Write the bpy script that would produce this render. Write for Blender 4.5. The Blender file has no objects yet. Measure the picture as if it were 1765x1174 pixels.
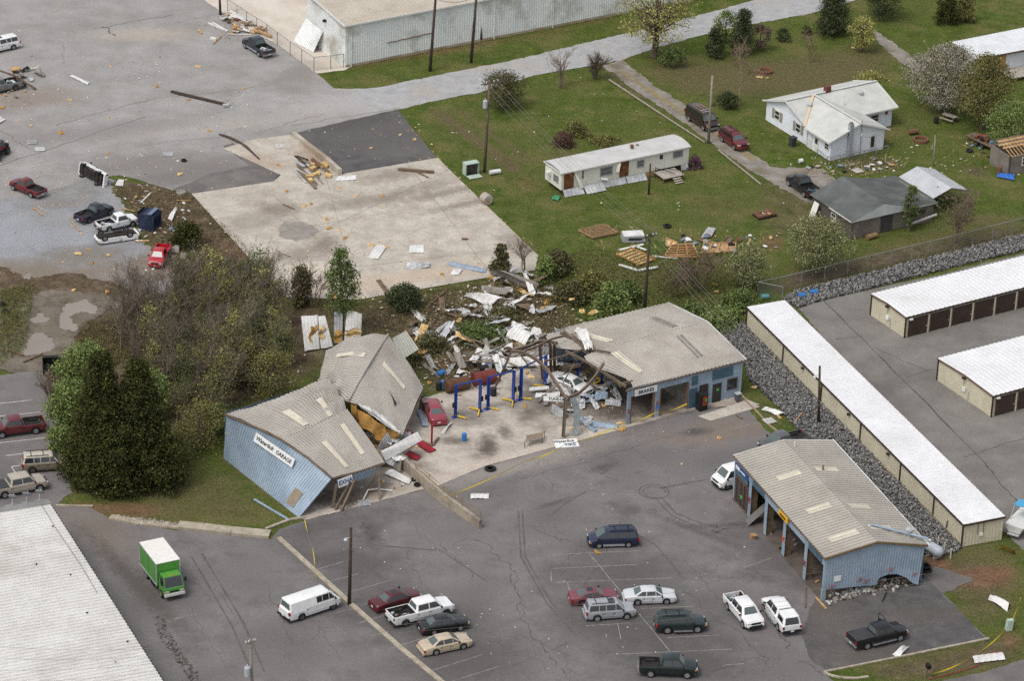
import bpy, math, random
import numpy as np
from mathutils import Vector, Matrix, Euler
R = math.radians
random.seed(7); rng = np.random.default_rng(7)
SC = bpy.context.scene
COL = SC.collection

# ------------------------------------------------------------------ camera, sky, sun, exposure
TH, RO, FPX, CH, CY = R(26.915), R(1.996), 6102.68, 174.385, -343.6
W, H = 1765.0, 1174.0
cam = bpy.data.cameras.new('camera'); cam.sensor_fit = 'HORIZONTAL'; cam.sensor_width = 36.0
cam.lens = FPX / W * 36.0; cam.clip_end = 6000; cam.clip_start = 1
co = bpy.data.objects.new('camera', cam); COL.objects.link(co); SC.camera = co
co.matrix_world = Matrix.Translation((0, CY, CH)) @ Matrix.Rotation(R(90) - TH, 4, 'X') @ Matrix.Rotation(RO, 4, 'Z')

SUN_EL, SUN_AZ = R(60), R(226)       # azimuth clockwise from +Y
w = bpy.data.worlds.new('World'); SC.world = w; w.use_nodes = True
nt = w.node_tree; nt.nodes.clear()
sky = nt.nodes.new('ShaderNodeTexSky'); sky.sky_type = 'NISHITA'; sky.sun_disc = False
sky.sun_elevation = SUN_EL; sky.sun_rotation = SUN_AZ; sky.air_density = 1.2; sky.dust_density = 4.0; sky.ozone_density = 1.0
hs = nt.nodes.new('ShaderNodeHueSaturation'); hs.inputs['Saturation'].default_value = 0.34
bg = nt.nodes.new('ShaderNodeBackground'); bg.inputs['Strength'].default_value = 0.135
wo = nt.nodes.new('ShaderNodeOutputWorld')
nt.links.new(sky.outputs[0], hs.inputs['Color']); nt.links.new(hs.outputs[0], bg.inputs['Color']); nt.links.new(bg.outputs[0], wo.inputs[0])
sl = bpy.data.lights.new('sun', 'SUN'); sl.energy = 0.8; sl.angle = R(18); sl.color = (1.0, 0.96, 0.9)
so = bpy.data.objects.new('sun', sl); COL.objects.link(so)
so.rotation_euler = Vector((math.sin(SUN_AZ) * math.cos(SUN_EL), math.cos(SUN_AZ) * math.cos(SUN_EL), math.sin(SUN_EL))).to_track_quat('Z', 'Y').to_euler()
so.location = (0, 0, 200)
SC.view_settings.view_transform = 'Standard'; SC.view_settings.look = 'None'; SC.view_settings.gamma = 1
SC.view_settings.exposure = 0.42; SC.view_settings.use_curve_mapping = False
SC.render.engine = 'CYCLES'; SC.cycles.max_bounces = 5; SC.cycles.diffuse_bounces = 3; SC.cycles.glossy_bounces = 3
SC.cycles.transparent_max_bounces = 12; SC.cycles.use_denoising = False

# ------------------------------------------------------------------ helpers
def P(x, y, z=0.0):
    """The place on the ground plan (at height z) of a point measured in the survey photograph."""
    a, b = x - W / 2, H / 2 - y
    c, s = math.cos(RO), math.sin(RO)
    a, b = c * a - s * b, s * a + c * b
    ct, st = math.cos(TH), math.sin(TH)
    d = Vector((a, FPX * ct + b * st, -FPX * st + b * ct))
    t = (z - CH) / d.z
    return Vector((0, CY, CH)) + d * t

def S(r, g, b, k=1.0):
    f = lambda c: ((c / 255.0 + 0.055) / 1.055) ** 2.4 if c > 10 else c / 255.0 / 12.92
    k *= .86; return (min(f(r) * k, .85), min(f(g) * k, .85), min(f(b) * k, .85))

MATS = {}
def mat(name, c1, c2=None, rough=0.8, scale=0.6, metal=0.0, detail=6.0, fine=0.0, bump=0.0, bscale=20.0, coord='pos', spec=0.3, island=0.0, lo=0.35, hi=0.65, c3=None, s3=0.08, coat=0.0, patches=()):
    if name in MATS: return MATS[name]
    m = bpy.data.materials.new(name); m.use_nodes = True; MATS[name] = m
    n = m.node_tree.nodes; l = m.node_tree.links
    b = n['Principled BSDF']; b.inputs['Roughness'].default_value = rough; b.inputs['Metallic'].default_value = metal
    b.inputs['Specular IOR Level'].default_value = spec
    if coat: b.inputs['Coat Weight'].default_value = coat; b.inputs['Coat Roughness'].default_value = 0.08
    if coord == 'pos': src = n.new('ShaderNodeNewGeometry').outputs['Position']
    else: src = n.new('ShaderNodeTexCoord').outputs['Object']
    col = None
    if c2 is not None:
        t = n.new('ShaderNodeTexNoise'); t.inputs['Scale'].default_value = scale; t.inputs['Detail'].default_value = detail; t.inputs['Roughness'].default_value = 0.62
        l.new(src, t.inputs['Vector'])
        r = n.new('ShaderNodeValToRGB'); r.color_ramp.elements[0].position = lo; r.color_ramp.elements[1].position = hi
        r.color_ramp.elements[0].color = (*c1, 1); r.color_ramp.elements[1].color = (*c2, 1)
        l.new(t.outputs['Fac'], r.inputs['Fac']); col = r.outputs['Color']
        if c3 is not None:
            t3 = n.new('ShaderNodeTexNoise'); t3.inputs['Scale'].default_value = s3; t3.inputs['Detail'].default_value = 7; t3.inputs['Roughness'].default_value = .65
            l.new(src, t3.inputs['Vector'])
            r3 = n.new('ShaderNodeMapRange'); r3.inputs['From Min'].default_value = 0.5; r3.inputs['From Max'].default_value = 0.68
            l.new(t3.outputs['Fac'], r3.inputs['Value'])
            mx = n.new('ShaderNodeMixRGB'); l.new(r3.outputs[0], mx.inputs[0]); l.new(col, mx.inputs[1]); mx.inputs[2].default_value = (*c3, 1); col = mx.outputs[0]
    for (x, y, rx, ry, ang, pc, k) in patches:      # worn or stained areas with soft ragged edges
        mp = n.new('ShaderNodeMapping'); mp.vector_type = 'TEXTURE'; c = P(x, y); mp.inputs['Location'].default_value = (c.x, c.y, 0); mp.inputs['Rotation'].default_value = (0, 0, R(ang)); mp.inputs['Scale'].default_value = (rx, ry, 1000)
        l.new(src, mp.inputs['Vector']); ln = n.new('ShaderNodeVectorMath'); ln.operation = 'LENGTH'; l.new(mp.outputs[0], ln.inputs[0])
        tn = n.new('ShaderNodeTexNoise'); tn.inputs['Scale'].default_value = 1.6 / max(.6, min(rx, ry)); tn.inputs['Detail'].default_value = 8; tn.inputs['Roughness'].default_value = .7; l.new(src, tn.inputs['Vector'])
        ma = n.new('ShaderNodeMath'); ma.operation = 'MULTIPLY_ADD'; l.new(tn.outputs['Fac'], ma.inputs[0]); ma.inputs[1].default_value = 1.9; l.new(ln.outputs['Value'], ma.inputs[2])
        rr = n.new('ShaderNodeMapRange'); rr.inputs['From Min'].default_value = 1.25; rr.inputs['From Max'].default_value = 2.1; rr.inputs['To Min'].default_value = k; rr.inputs['To Max'].default_value = 0; l.new(ma.outputs[0], rr.inputs[0])
        mx = n.new('ShaderNodeMixRGB'); l.new(rr.outputs[0], mx.inputs[0]); l.new(col, mx.inputs[1]); mx.inputs[2].default_value = (*pc, 1); col = mx.outputs[0]
    def mul(colr, fac_out, lo_, hi_):
        mr = n.new('ShaderNodeMapRange'); mr.inputs['To Min'].default_value = lo_; mr.inputs['To Max'].default_value = hi_
        l.new(fac_out, mr.inputs['Value'])
        vm = n.new('ShaderNodeVectorMath'); vm.operation = 'SCALE'
        if colr is None: vm.inputs[0].default_value = c1
        else: l.new(colr, vm.inputs[0])
        l.new(mr.outputs[0], vm.inputs['Scale']); return vm.outputs[0]
    if fine:
        t2 = n.new('ShaderNodeTexNoise'); t2.inputs['Scale'].default_value = bscale; t2.inputs['Detail'].default_value = 3
        l.new(src, t2.inputs['Vector']); col = mul(col, t2.outputs['Fac'], 1 - fine * 1.6, 1 + fine * 1.6)
    if island:
        g = n.new('ShaderNodeNewGeometry'); col = mul(col, g.outputs['Random Per Island'], 1 - island, 1 + island)
    if col is None: b.inputs['Base Color'].default_value = (*c1, 1)
    else: l.new(col, b.inputs['Base Color'])
    if bump:
        t4 = n.new('ShaderNodeTexNoise'); t4.inputs['Scale'].default_value = bscale; t4.inputs['Detail'].default_value = 4; l.new(src, t4.inputs['Vector'])
        bp = n.new('ShaderNodeBump'); bp.inputs['Strength'].default_value = bump; bp.inputs['Distance'].default_value = 0.1
        l.new(t4.outputs['Fac'], bp.inputs['Height']); l.new(bp.outputs['Normal'], b.inputs['Normal'])
    return m

ROOT = {}
def tag(o, label=None, cat=None, group=None, kind=None):
    for k, v in (('label', label), ('category', cat), ('group', group), ('kind', kind)):
        if v: o[k] = v
    return o
def thing(name, label, cat, loc=(0, 0, 0), rz=0.0, group=None):
    o = bpy.data.objects.new(name, None); COL.objects.link(o); o.location = loc; o.rotation_euler = (0, 0, rz)
    o.empty_display_size = .2
    ROOT[o.name] = Vector(loc)
    return tag(o, label, cat, group)
def kids(o, table={}):
    return [c for c in bpy.data.objects if c.parent == o]
def copy_tree(o, loc=None, rz=None, label=None, group=None):
    r = o.copy(); COL.objects.link(r)
    for ch in o.children:
        c = ch.copy(); COL.objects.link(c); c.parent = r
        for g in ch.children:
            d = g.copy(); COL.objects.link(d); d.parent = c
    if loc is not None: r.location = loc
    if rz is not None: r.rotation_euler = (0, 0, rz)
    if label: r['label'] = label
    if group: r['group'] = group
    return r

class MB:
    def __init__(s): s.v = []; s.f = []; s.m = []
    def add(s, vs, fs, mi=0):
        k = len(s.v); s.v += [tuple(q) for q in vs]; s.f += [tuple(i + k for i in q) for q in fs]; s.m += [mi] * len(fs); return s
    def quad(s, a, b, c, d, mi=0): return s.add([a, b, c, d], [(0, 1, 2, 3)], mi)
    def hexa(s, lo, hi, mi=0):
        n = len(lo)
        fs = [tuple(range(n - 1, -1, -1)), tuple(range(n, 2 * n))] + [(i, (i + 1) % n, n + (i + 1) % n, n + i) for i in range(n)]
        return s.add(list(lo) + list(hi), fs, mi)
    def box(s, c, d, rz=0.0, M=None, mi=0):
        x, y, z = d[0] / 2, d[1] / 2, d[2] / 2
        q = [Vector(p) for p in ((-x, -y, -z), (x, -y, -z), (x, y, -z), (-x, y, -z), (-x, -y, z), (x, -y, z), (x, y, z), (-x, y, z))]
        if M is None: M = Matrix.Rotation(rz, 3, 'Z')
        q = [M @ p + Vector(c) for p in q]
        return s.hexa(q[:4], q[4:], mi)
    def beam(s, a, b, wd, ht, up=(0, 0, 1), mi=0):
        a, b = Vector(a), Vector(b); d = (b - a).normalized(); u = Vector(up)
        if abs(d.dot(u)) > .97: u = Vector((1, 0, 0))
        x = d.cross(u).normalized() * wd / 2; y = x.cross(d).normalized() * ht / 2
        return s.hexa([a - x - y, a + x - y, a + x + y, a - x + y], [b - x - y, b + x - y, b + x + y, b - x + y], mi)
    def tube(s, pts, r, n=6, mi=0, cap=True):
        pts = [Vector(p) for p in pts]; rs = r if isinstance(r, (list, tuple)) else [r] * len(pts)
        k = len(s.v); prev = None
        for i, p in enumerate(pts):
            d = (pts[min(i + 1, len(pts) - 1)] - pts[max(i - 1, 0)]).normalized()
            u = prev if prev is not None else (Vector((0, 0, 1)) if abs(d.z) < .9 else Vector((1, 0, 0)))
            x = d.cross(u)
            if x.length < 1e-4: x = d.cross(Vector((.3, .9, .1)))
            x.normalize(); y = x.cross(d).normalized(); prev = y
            for j in range(n):
                a = 2 * math.pi * j / n; s.v.append(tuple(p + (x * math.cos(a) + y * math.sin(a)) * rs[i]))
        for i in range(len(pts) - 1):
            for j in range(n):
                s.f.append((k + i * n + j, k + i * n + (j + 1) % n, k + (i + 1) * n + (j + 1) % n, k + (i + 1) * n + j)); s.m.append(mi)
        if cap:
            s.f.append(tuple(k + j for j in range(n - 1, -1, -1))); s.m.append(mi)
            e = k + (len(pts) - 1) * n; s.f.append(tuple(e + j for j in range(n))); s.m.append(mi)
        return s
    def lathe(s, o, prof, n=12, M=None, mi=0):
        M = M or Matrix.Identity(3); o = Vector(o); k = len(s.v)
        for (r, z) in prof:
            for j in range(n):
                a = 2 * math.pi * j / n; s.v.append(tuple(o + M @ Vector((r * math.cos(a), r * math.sin(a), z))))
        for i in range(len(prof) - 1):
            for j in range(n):
                s.f.append((k + i * n + j, k + i * n + (j + 1) % n, k + (i + 1) * n + (j + 1) % n, k + (i + 1) * n + j)); s.m.append(mi)
        s.f.append(tuple(k + j for j in range(n - 1, -1, -1))); s.m.append(mi)
        e = k + (len(prof) - 1) * n; s.f.append(tuple(e + j for j in range(n))); s.m.append(mi)
        return s
    def grid(s, fn, nu, nv, mi=0, us=None):
        k = len(s.v); us = us or [i / nu for i in range(nu + 1)]; nu = len(us) - 1
        for u in us:
            for j in range(nv + 1): s.v.append(tuple(fn(u, j / nv)))
        for i in range(nu):
            for j in range(nv):
                a = k + i * (nv + 1) + j; s.f.append((a, a + nv + 1, a + nv + 2, a + 1)); s.m.append(mi)
        return s
    def build(s, name, mats, parent=None, smooth=False, world=True):
        me = bpy.data.meshes.new(name)
        off = ROOT.get(parent.name) if (parent is not None and world) else None
        v = s.v if off is None else [(a - off.x, b - off.y, c - off.z) for a, b, c in s.v]
        me.from_pydata(v, [], s.f)
        if not isinstance(mats, (list, tuple)): mats = [mats]
        for m in mats: me.materials.append(m)
        if len(mats) > 1: me.polygons.foreach_set('material_index', s.m)
        if smooth: me.polygons.foreach_set('use_smooth', [True] * len(me.polygons))
        me.update()
        if smooth == 'auto': me.set_sharp_from_angle(angle=R(38))
        o = bpy.data.objects.new(name, me); COL.objects.link(o)
        if parent is not None:
            o.parent = parent; ROOT[o.name] = ROOT.get(parent.name, Vector((0, 0, 0)))
        return o

def np_mesh(name, v, q, m, parent=None, smooth=False):
    me = bpy.data.meshes.new(name); v = np.asarray(v, np.float32); q = np.asarray(q, np.int32)
    if parent is not None: v = v - np.array(ROOT[parent.name], np.float32)
    k = q.shape[1]
    me.vertices.add(len(v)); me.vertices.foreach_set('co', v.ravel())
    me.loops.add(q.size); me.loops.foreach_set('vertex_index', q.ravel())
    me.polygons.add(len(q)); me.polygons.foreach_set('loop_start', np.arange(0, q.size, k, dtype=np.int32)); me.polygons.foreach_set('loop_total', np.full(len(q), k, np.int32))
    if smooth: me.polygons.foreach_set('use_smooth', np.ones(len(q), bool))
    me.update(calc_edges=True); me.validate(); me.materials.append(m)
    o = bpy.data.objects.new(name, me); COL.objects.link(o)
    if parent is not None: o.parent = parent; ROOT[o.name] = ROOT[parent.name]
    return o

def RIB(n, prof=(0, .5, .56, .76, .82), hts=(0, 0, 1, 1, 0)):
    us, hs_ = [], []
    for i in range(n):
        for p_, h_ in zip(prof, hts): us.append((i + p_) / n); hs_.append(h_)
    us.append(1.0); hs_.append(0); return us, hs_
def ribbed(mb, fn, n, nv=1, depth=.04, mi=0, sharp=False):
    """ribbed metal sheet: n ribs across u, running along v, over the surface fn(u, v)"""
    us, hs_ = RIB(n) if not sharp else RIB(n, (0, .07, .12), (1, 1, 0))
    k = len(mb.v)
    for u, h_ in zip(us, hs_):
        for j in range(nv + 1):
            v = j / nv; p = Vector(fn(u, v))
            if h_:
                e = 1e-3; du = Vector(fn(min(u + e, 1), v)) - Vector(fn(max(u - e, 0), v)); dv = Vector(fn(u, min(v + e, 1))) - Vector(fn(u, max(v - e, 0)))
                nn = du.cross(dv)
                if nn.length > 1e-12: p = p + nn.normalized() * depth * h_
            mb.v.append(tuple(p))
    for i in range(len(us) - 1):
        for j in range(nv):
            a = k + i * (nv + 1) + j; mb.f.append((a, a + nv + 1, a + nv + 2, a + 1)); mb.m.append(mi)
    return mb
def bil(a, b, c, d):
    """bilinear patch, a->b along u at v=0, d->c along u at v=1"""
    a, b, c, d = map(Vector, (a, b, c, d))
    return lambda u, v: (a * (1 - u) + b * u) * (1 - v) + (d * (1 - u) + c * u) * v
# ------------------------------------------------------------------ the ground
def fnoise(x, y, s=1.0, seed=0):
    return (math.sin(x * 1.7 * s + seed) * math.sin(y * 1.3 * s + 2.1 * seed) + .6 * math.sin(x * 3.9 * s + y * 2.3 * s + seed * 3) + .4 * math.sin(y * 6.1 * s - x * 4.7 * s + seed)) / 2.0
def inside(poly, X, Y):
    r = np.zeros(X.shape, bool); n = len(poly)
    for i in range(n):
        x1, y1 = poly[i]; x2, y2 = poly[(i + 1) % n]
        if y1 == y2: continue
        c = ((y1 > Y) != (y2 > Y)) & (X < (x2 - x1) * (Y - y1) / (y2 - y1) + x1); r ^= c
    return r
def blur(a, k):
    for _ in range(3):
        for ax in (0, 1):
            c = np.cumsum(np.concatenate([np.repeat(np.take(a, [0], ax), k + 1, ax), a, np.repeat(np.take(a, [-1], ax), k, ax)], ax), ax)
            n = a.shape[ax]; a = (np.take(c, range(2 * k + 1, 2 * k + 1 + n), ax) - np.take(c, range(0, n), ax)) / (2 * k + 1)
    return a
DIRT = [([(185, 308), (325, 325), (420, 400), (500, 512), (470, 560), (300, 560), (330, 490), (270, 440), (225, 360)], 2, 1),
        ([(-60, 470), (120, 500), (300, 500), (290, 560), (220, 600), (110, 640), (-60, 640)], 2, .8),
        ([(220, 530), (620, 515), (570, 640), (390, 710), (335, 800), (150, 660)], 4, .75),
        ([(225, 535), (470, 505), (520, 620), (395, 705), (320, 760), (215, 610)], 3, 1.), ([(600, 522), (850, 480), (930, 470), (1010, 560), (900, 640), (740, 690), (690, 590), (560, 570)], 3, .72),
        ([(110, 850), (300, 860), (330, 800), (250, 790), (120, 830)], 2, .85),
        ([(1060, 105), (1300, 270), (1400, 320), (1330, 330), (1200, 230), (1030, 130)], 2, .55),
        ([(1370, 465), (1765, 385), (1765, 420), (1390, 500), (1300, 520)], 2, .75),
        ([(1230, 680), (1330, 690), (1400, 770), (1320, 740)], 2, .5),
        ([(1590, 950), (1660, 945), (1765, 1000), (1700, 1110), (1600, 1010)], 2, .45),
        ([(1420, 1165), (1690, 1105), (1765, 1080), (1765, 1140), (1560, 1180)], 2, .6),
        ([(1250, 440), (1330, 420), (1340, 500), (1210, 520), (1160, 480)], 4, .4),
        ([(1280, 300), (1500, 330), (1500, 380), (1350, 430), (1290, 400)], 3, .45),
        ([(1440, 260), (1570, 270), (1560, 300), (1440, 300)], 2, .5),
        ([(1655, 280), (1720, 285), (1700, 310), (1650, 300)], 2, .7), ([(1490, 60), (1560, 105), (1520, 110)], 2, .3), ([(-60, 440), (120, 460), (330, 470), (330, 520), (120, 520), (-60, 520)], 2, .9), ([(1100, 200), (1300, 200), (1300, 420), (1000, 420), (960, 300)], 5, .22), ([(690, 200), (760, 190), (960, 420), (930, 440)], 2, .3)]
CLAY = [([(330, 430), (420, 410), (475, 470), (440, 500), (370, 480)], 2, .75), ([(120, 865), (280, 870), (270, 895), (150, 885)], 1, .85),
        ([(200, 770), (390, 790), (330, 830), (200, 860)], 3, .35), ([(1580, 945), (1630, 958), (1645, 992), (1598, 1008)], 1, 1.05), ([(1625, 982), (1750, 974), (1740, 1010), (1650, 1014)], 1, .95),
        ([(885, 300), (925, 312), (925, 335), (885, 318)], 1, .5), ([(1310, 405), (1355, 410), (1345, 432), (1315, 428)], 1, .75), ([(1265, 255), (1310, 285), (1300, 290), (1260, 262)], 1, .75),
        ([(1715, 1090), (1765, 1085), (1765, 1120), (1720, 1115)], 1, .6), ([(385, 770), (520, 885), (500, 890), (380, 795)], 1, .5), ([(1290, 560), (1660, 940), (1648, 946), (1280, 572)], 1, .85), ([(580, 100), (900, 62), (1060, 22), (1060, 34), (900, 70), (590, 122)], 1, .45)]
DRY = [([(1080, 110), (1420, 90), (1500, 60), (1560, 120), (1420, 170), (1180, 170)], 4, .75), ([(690, 190), (880, 150), (1000, 300), (930, 420), (860, 380), (780, 290)], 4, .3),
       ([(1590, 945), (1765, 930), (1765, 1080), (1700, 1100)], 4, .7), ([(1420, 1160), (1700, 1105), (1765, 1060), (1765, 1150), (1600, 1180)], 3, .8),
       ([(180, 870), (390, 790), (480, 880), (460, 905), (300, 905)], 3, .6), ([(735, 188), (755, 184), (905, 290), (885, 300)], 1, 1.1), ([(775, 184), (790, 182), (930, 280), (915, 286)], 1, .9), ([(1150, 330), (1330, 310), (1300, 400), (1180, 400)], 5, .5), ([(930, 440), (1300, 430), (1300, 540), (1000, 520)], 5, .6),
       ([(1280, 290), (1500, 300), (1400, 420), (1290, 400)], 4, .4), ([(1290, 480), (1700, 360), (1765, 360), (1765, 400), (1380, 500)], 3, .6), ([(950, 240), (1010, 240), (1010, 300), (930, 290)], 3, .6)]
gx0, gx1, gy0, gy1, gs = -64.0, 66.0, -78.0, 118.0, 0.5
GX = np.arange(gx0, gx1 + .01, gs); GY = np.arange(gy0, gy1 + .01, gs); XX, YY = np.meshgrid(GX, GY, indexing='ij')
def maskof(lst):
    a = np.zeros(XX.shape)
    for poly, k, wt in lst:
        a = np.maximum(a, blur(inside([tuple(P(*q).xy) for q in poly], XX, YY).astype(float), k) * wt)
    return a
mk = np.stack([maskof(DIRT), maskof(CLAY), maskof(DRY), np.ones(XX.shape)], -1)

gm = bpy.data.materials.new('grass_and_earth'); gm.use_nodes = True
n_, l_ = gm.node_tree.nodes, gm.node_tree.links; b_ = n_['Principled BSDF']; b_.inputs['Roughness'].default_value = .95; b_.inputs['Specular IOR Level'].default_value = .1
geo = n_.new('ShaderNodeNewGeometry'); at_ = n_.new('ShaderNodeAttribute'); at_.attribute_name = 'soil'
sp = n_.new('ShaderNodeSeparateColor'); l_.new(at_.outputs['Color'], sp.inputs[0])
def noise_(sc, det=6, rough=.65, mapx=None):
    t = n_.new('ShaderNodeTexNoise'); t.inputs['Scale'].default_value = sc; t.inputs['Detail'].default_value = det; t.inputs['Roughness'].default_value = rough
    l_.new(geo.outputs['Position'], t.inputs['Vector']); return t.outputs['Fac']
def ramp_(fac, stops):
    r = n_.new('ShaderNodeValToRGB'); e = r.color_ramp.elements
    while len(e) < len(stops): e.new(.5)
    for k, (p_, c_) in enumerate(stops): e[k].position = p_; e[k].color = (*c_, 1)
    l_.new(fac, r.inputs[0]); return r.outputs[0]
def mix_(f, a, b):
    m = n_.new('ShaderNodeMixRGB'); l_.new(f, m.inputs[0]); l_.new(a, m.inputs[1]); l_.new(b, m.inputs[2]); return m.outputs[0]
def math_(op, a, b=None, v=None):
    m = n_.new('ShaderNodeMath'); m.operation = op; l_.new(a, m.inputs[0])
    if b is not None: l_.new(b, m.inputs[1])
    if v is not None: m.inputs[1].default_value = v
    return m.outputs[0]
def thr_(mask, nz, soft=.18):
    s_ = math_('SUBTRACT', math_('ADD', mask, nz), v=1.0 - .5)      # mask + noise - 0.5
    m = n_.new('ShaderNodeMapRange'); m.inputs['From Min'].default_value = .5 - soft; m.inputs['From Max'].default_value = .5 + soft; l_.new(s_, m.inputs[0]); return m.outputs[0]
big, med, fin = noise_(.07, 5), noise_(.55, 8, .75), noise_(5.5, 6, .8)
grass = ramp_(med, [(.3, S(54, 69, 25)), (.5, S(80, 97, 38)), (.7, S(106, 118, 56))])
gr2 = ramp_(fin, [(.3, S(64, 72, 34)), (.52, S(96, 103, 52)), (.75, S(134, 133, 84))])
grass0 = mix_(ramp_(big, [(.36, (.0,) * 3), (.64, (.9,) * 3)]), grass, gr2)
tanp = ramp_(noise_(.16, 9, .72), [(.49, (0,) * 3), (.61, (.85,) * 3)])
dry = ramp_(fin, [(.3, S(78, 72, 48)), (.5, S(104, 96, 66)), (.72, S(138, 128, 94))])
dirt = ramp_(med, [(.3, S(72, 60, 48)), (.5, S(104, 90, 73)), (.7, S(138, 122, 102))])
clay = ramp_(med, [(.3, S(104, 78, 60)), (.7, S(148, 116, 92))])
grass = mix_(tanp, grass0, ramp_(fin, [(.3, S(92, 90, 50)), (.55, S(118, 114, 70)), (.75, S(146, 138, 96))]))
c_ = mix_(thr_(sp.outputs[2], med, .25), grass, dry); c_ = mix_(thr_(sp.outputs[0], noise_(.8, 9, .8), .2), c_, dirt); c_ = mix_(thr_(sp.outputs[1], noise_(.6, 9, .8), .34), c_, clay)
vm = n_.new('ShaderNodeVectorMath'); vm.operation = 'SCALE'; l_.new(c_, vm.inputs[0])
mr = n_.new('ShaderNodeMapRange'); mr.inputs['From Min'].default_value = .25; mr.inputs['From Max'].default_value = .75; mr.inputs['To Min'].default_value = .5; mr.inputs['To Max'].default_value = 1.45; l_.new(noise_(3.2, 6, .8), mr.inputs[0]); l_.new(mr.outputs[0], vm.inputs['Scale'])
l_.new(vm.outputs[0], b_.inputs['Base Color'])
bp_ = n_.new('ShaderNodeBump'); bp_.inputs['Strength'].default_value = .8; bp_.inputs['Distance'].default_value = .25; l_.new(noise_(4, 8, .8), bp_.inputs['Height']); l_.new(bp_.outputs[0], b_.inputs['Normal'])

ni, nj = XX.shape
ZZ = 0.02 * np.sin(XX * .9) * np.sin(YY * .7) - .03
idx = np.arange(ni * nj).reshape(ni, nj)
q = np.stack([idx[:-1, :-1], idx[1:, :-1], idx[1:, 1:], idx[:-1, 1:]], -1).reshape(-1, 4)
g = np_mesh('ground', np.stack([XX, YY, ZZ], -1).reshape(-1, 3), q, gm, smooth=True); tag(g, kind='structure')
ca = g.data.attributes.new('soil', 'FLOAT_COLOR', 'POINT'); ca.data.foreach_set('color', mk.reshape(-1).astype(np.float32))
m = MB(); B = 2500
for a, b, c, d in ((-B, gx0, -B, B), (gx1, B, -B, B), (gx0, gx1, -B, gy0), (gx0, gx1, gy1, B)):
    m.quad((a, c, -.05), (b, c, -.05), (b, d, -.05), (a, d, -.05))
tag(m.build('field', gm), kind='structure')

def sheet(name, pts, z, mt, jit=0.0, step=.5, parent=None, seed=0, world=False, kind='structure'):
    wp = pts if world else [P(*p) for p in pts]; out = []
    for i in range(len(wp)):
        a, b = wp[i], wp[(i + 1) % len(wp)]; d = b - a; k = max(1, int(d.length / step)) if jit else 1
        nrm = Vector((-d.y, d.x, 0)).normalized() if d.length else Vector((0, 0, 0))
        for t in range(k):
            p = a + d * t / k
            if jit: p = p + nrm * jit * (fnoise(p.x, p.y, .55, seed) + .5 * random.uniform(-1, 1)) 
            out.append((p.x, p.y, z))
    mb = MB(); mb.add(out, [tuple(range(len(out)))])
    o = mb.build(name, mt, parent)
    return tag(o, kind=kind) if parent is None else o
def ribbon(mb, pts, wd, z, world=False, taper=False):
    wp = [Vector(p) if world else P(*p) for p in pts]; k = len(mb.v); n = len(wp)
    for i, p in enumerate(wp):
        d = wp[min(i + 1, n - 1)] - wp[max(i - 1, 0)]; nn = Vector((-d.y, d.x, 0)).normalized() * wd / 2
        if taper: nn = nn * random.uniform(.35, 1.3)
        mb.v += [(p.x + nn.x, p.y + nn.y, z), (p.x - nn.x, p.y - nn.y, z)]
    for i in range(n - 1): mb.f.append((k + 2 * i, k + 2 * i + 1, k + 2 * i + 3, k + 2 * i + 2)); mb.m.append(0)

DKW = S(84, 80, 79)
M_lot = mat('aged_asphalt', S(106, 102, 101), S(130, 125, 123), .9, .4, fine=.16, bump=.3, bscale=4, c3=S(102, 98, 97), s3=.1, lo=.3, hi=.7, patches=[(600, 970, 8, 5, -35, DKW, .75), (720, 1080, 11, 6, -25, DKW, .8), (800, 1150, 8, 5, 20, DKW, .6), (1060, 990, 9, 6, 10, DKW, .65), (1120, 1080, 11, 7, -10, DKW, .8), (1180, 1150, 9, 5, 0, DKW, .7), (1330, 960, 9, 4, -65, DKW, .6), (1240, 745, 9, 3, 20, S(130, 114, 100), .6), (1200, 745, 2, 1, 20, DKW, .9), (900, 800, 14, 2, 32, S(164, 155, 146), .5), (580, 905, 8, 2.5, 25, DKW, .6), (1040, 806, 2, .8, 30, S(84, 79, 76), .8), (955, 868, 2.4, .5, 35, S(88, 83, 80), .8), (1087, 880, 1.5, 1.2, 60, S(88, 83, 80), .8), (180, 920, 7, 3, -50, S(126, 114, 102), .6), (240, 1010, 13, 1.3, -58, S(90, 83, 79), .85), (1062, 871, 1.2, 1.0, 0, S(92, 86, 83), .7), (1260, 905, 7, .6, 10, S(88, 83, 80), .75), (1200, 915, 6, .7, -35, S(88, 83, 80), .7), (640, 920, 1.2, 3.2, 10, S(84, 79, 76), .8)])
M_lotd = mat('dark_asphalt', S(92, 88, 86), S(118, 113, 110), .85, .3, fine=.18, bump=.2, bscale=9, c3=S(126, 120, 116), s3=.16, lo=.3, hi=.7)
M_sealed = mat('sealed_asphalt', S(76, 74, 74), S(98, 95, 94), .8, .6, fine=.25, bump=.2, bscale=4, c3=S(106, 101, 98), s3=.2, patches=[(690, 260, 6, 3, 20, S(104, 100, 98), .8), (640, 235, 14, 6, 20, S(96, 92, 91), .8), (600, 210, 6, 3, 20, S(84, 80, 78), .7), (1600, 1060, 6, 2, 10, S(92, 86, 80), .7), (1480, 1130, 6, 2, 10, S(92, 86, 80), .7), (1420, 1060, 4, 6, 0, S(98, 92, 87), .8)])
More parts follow.
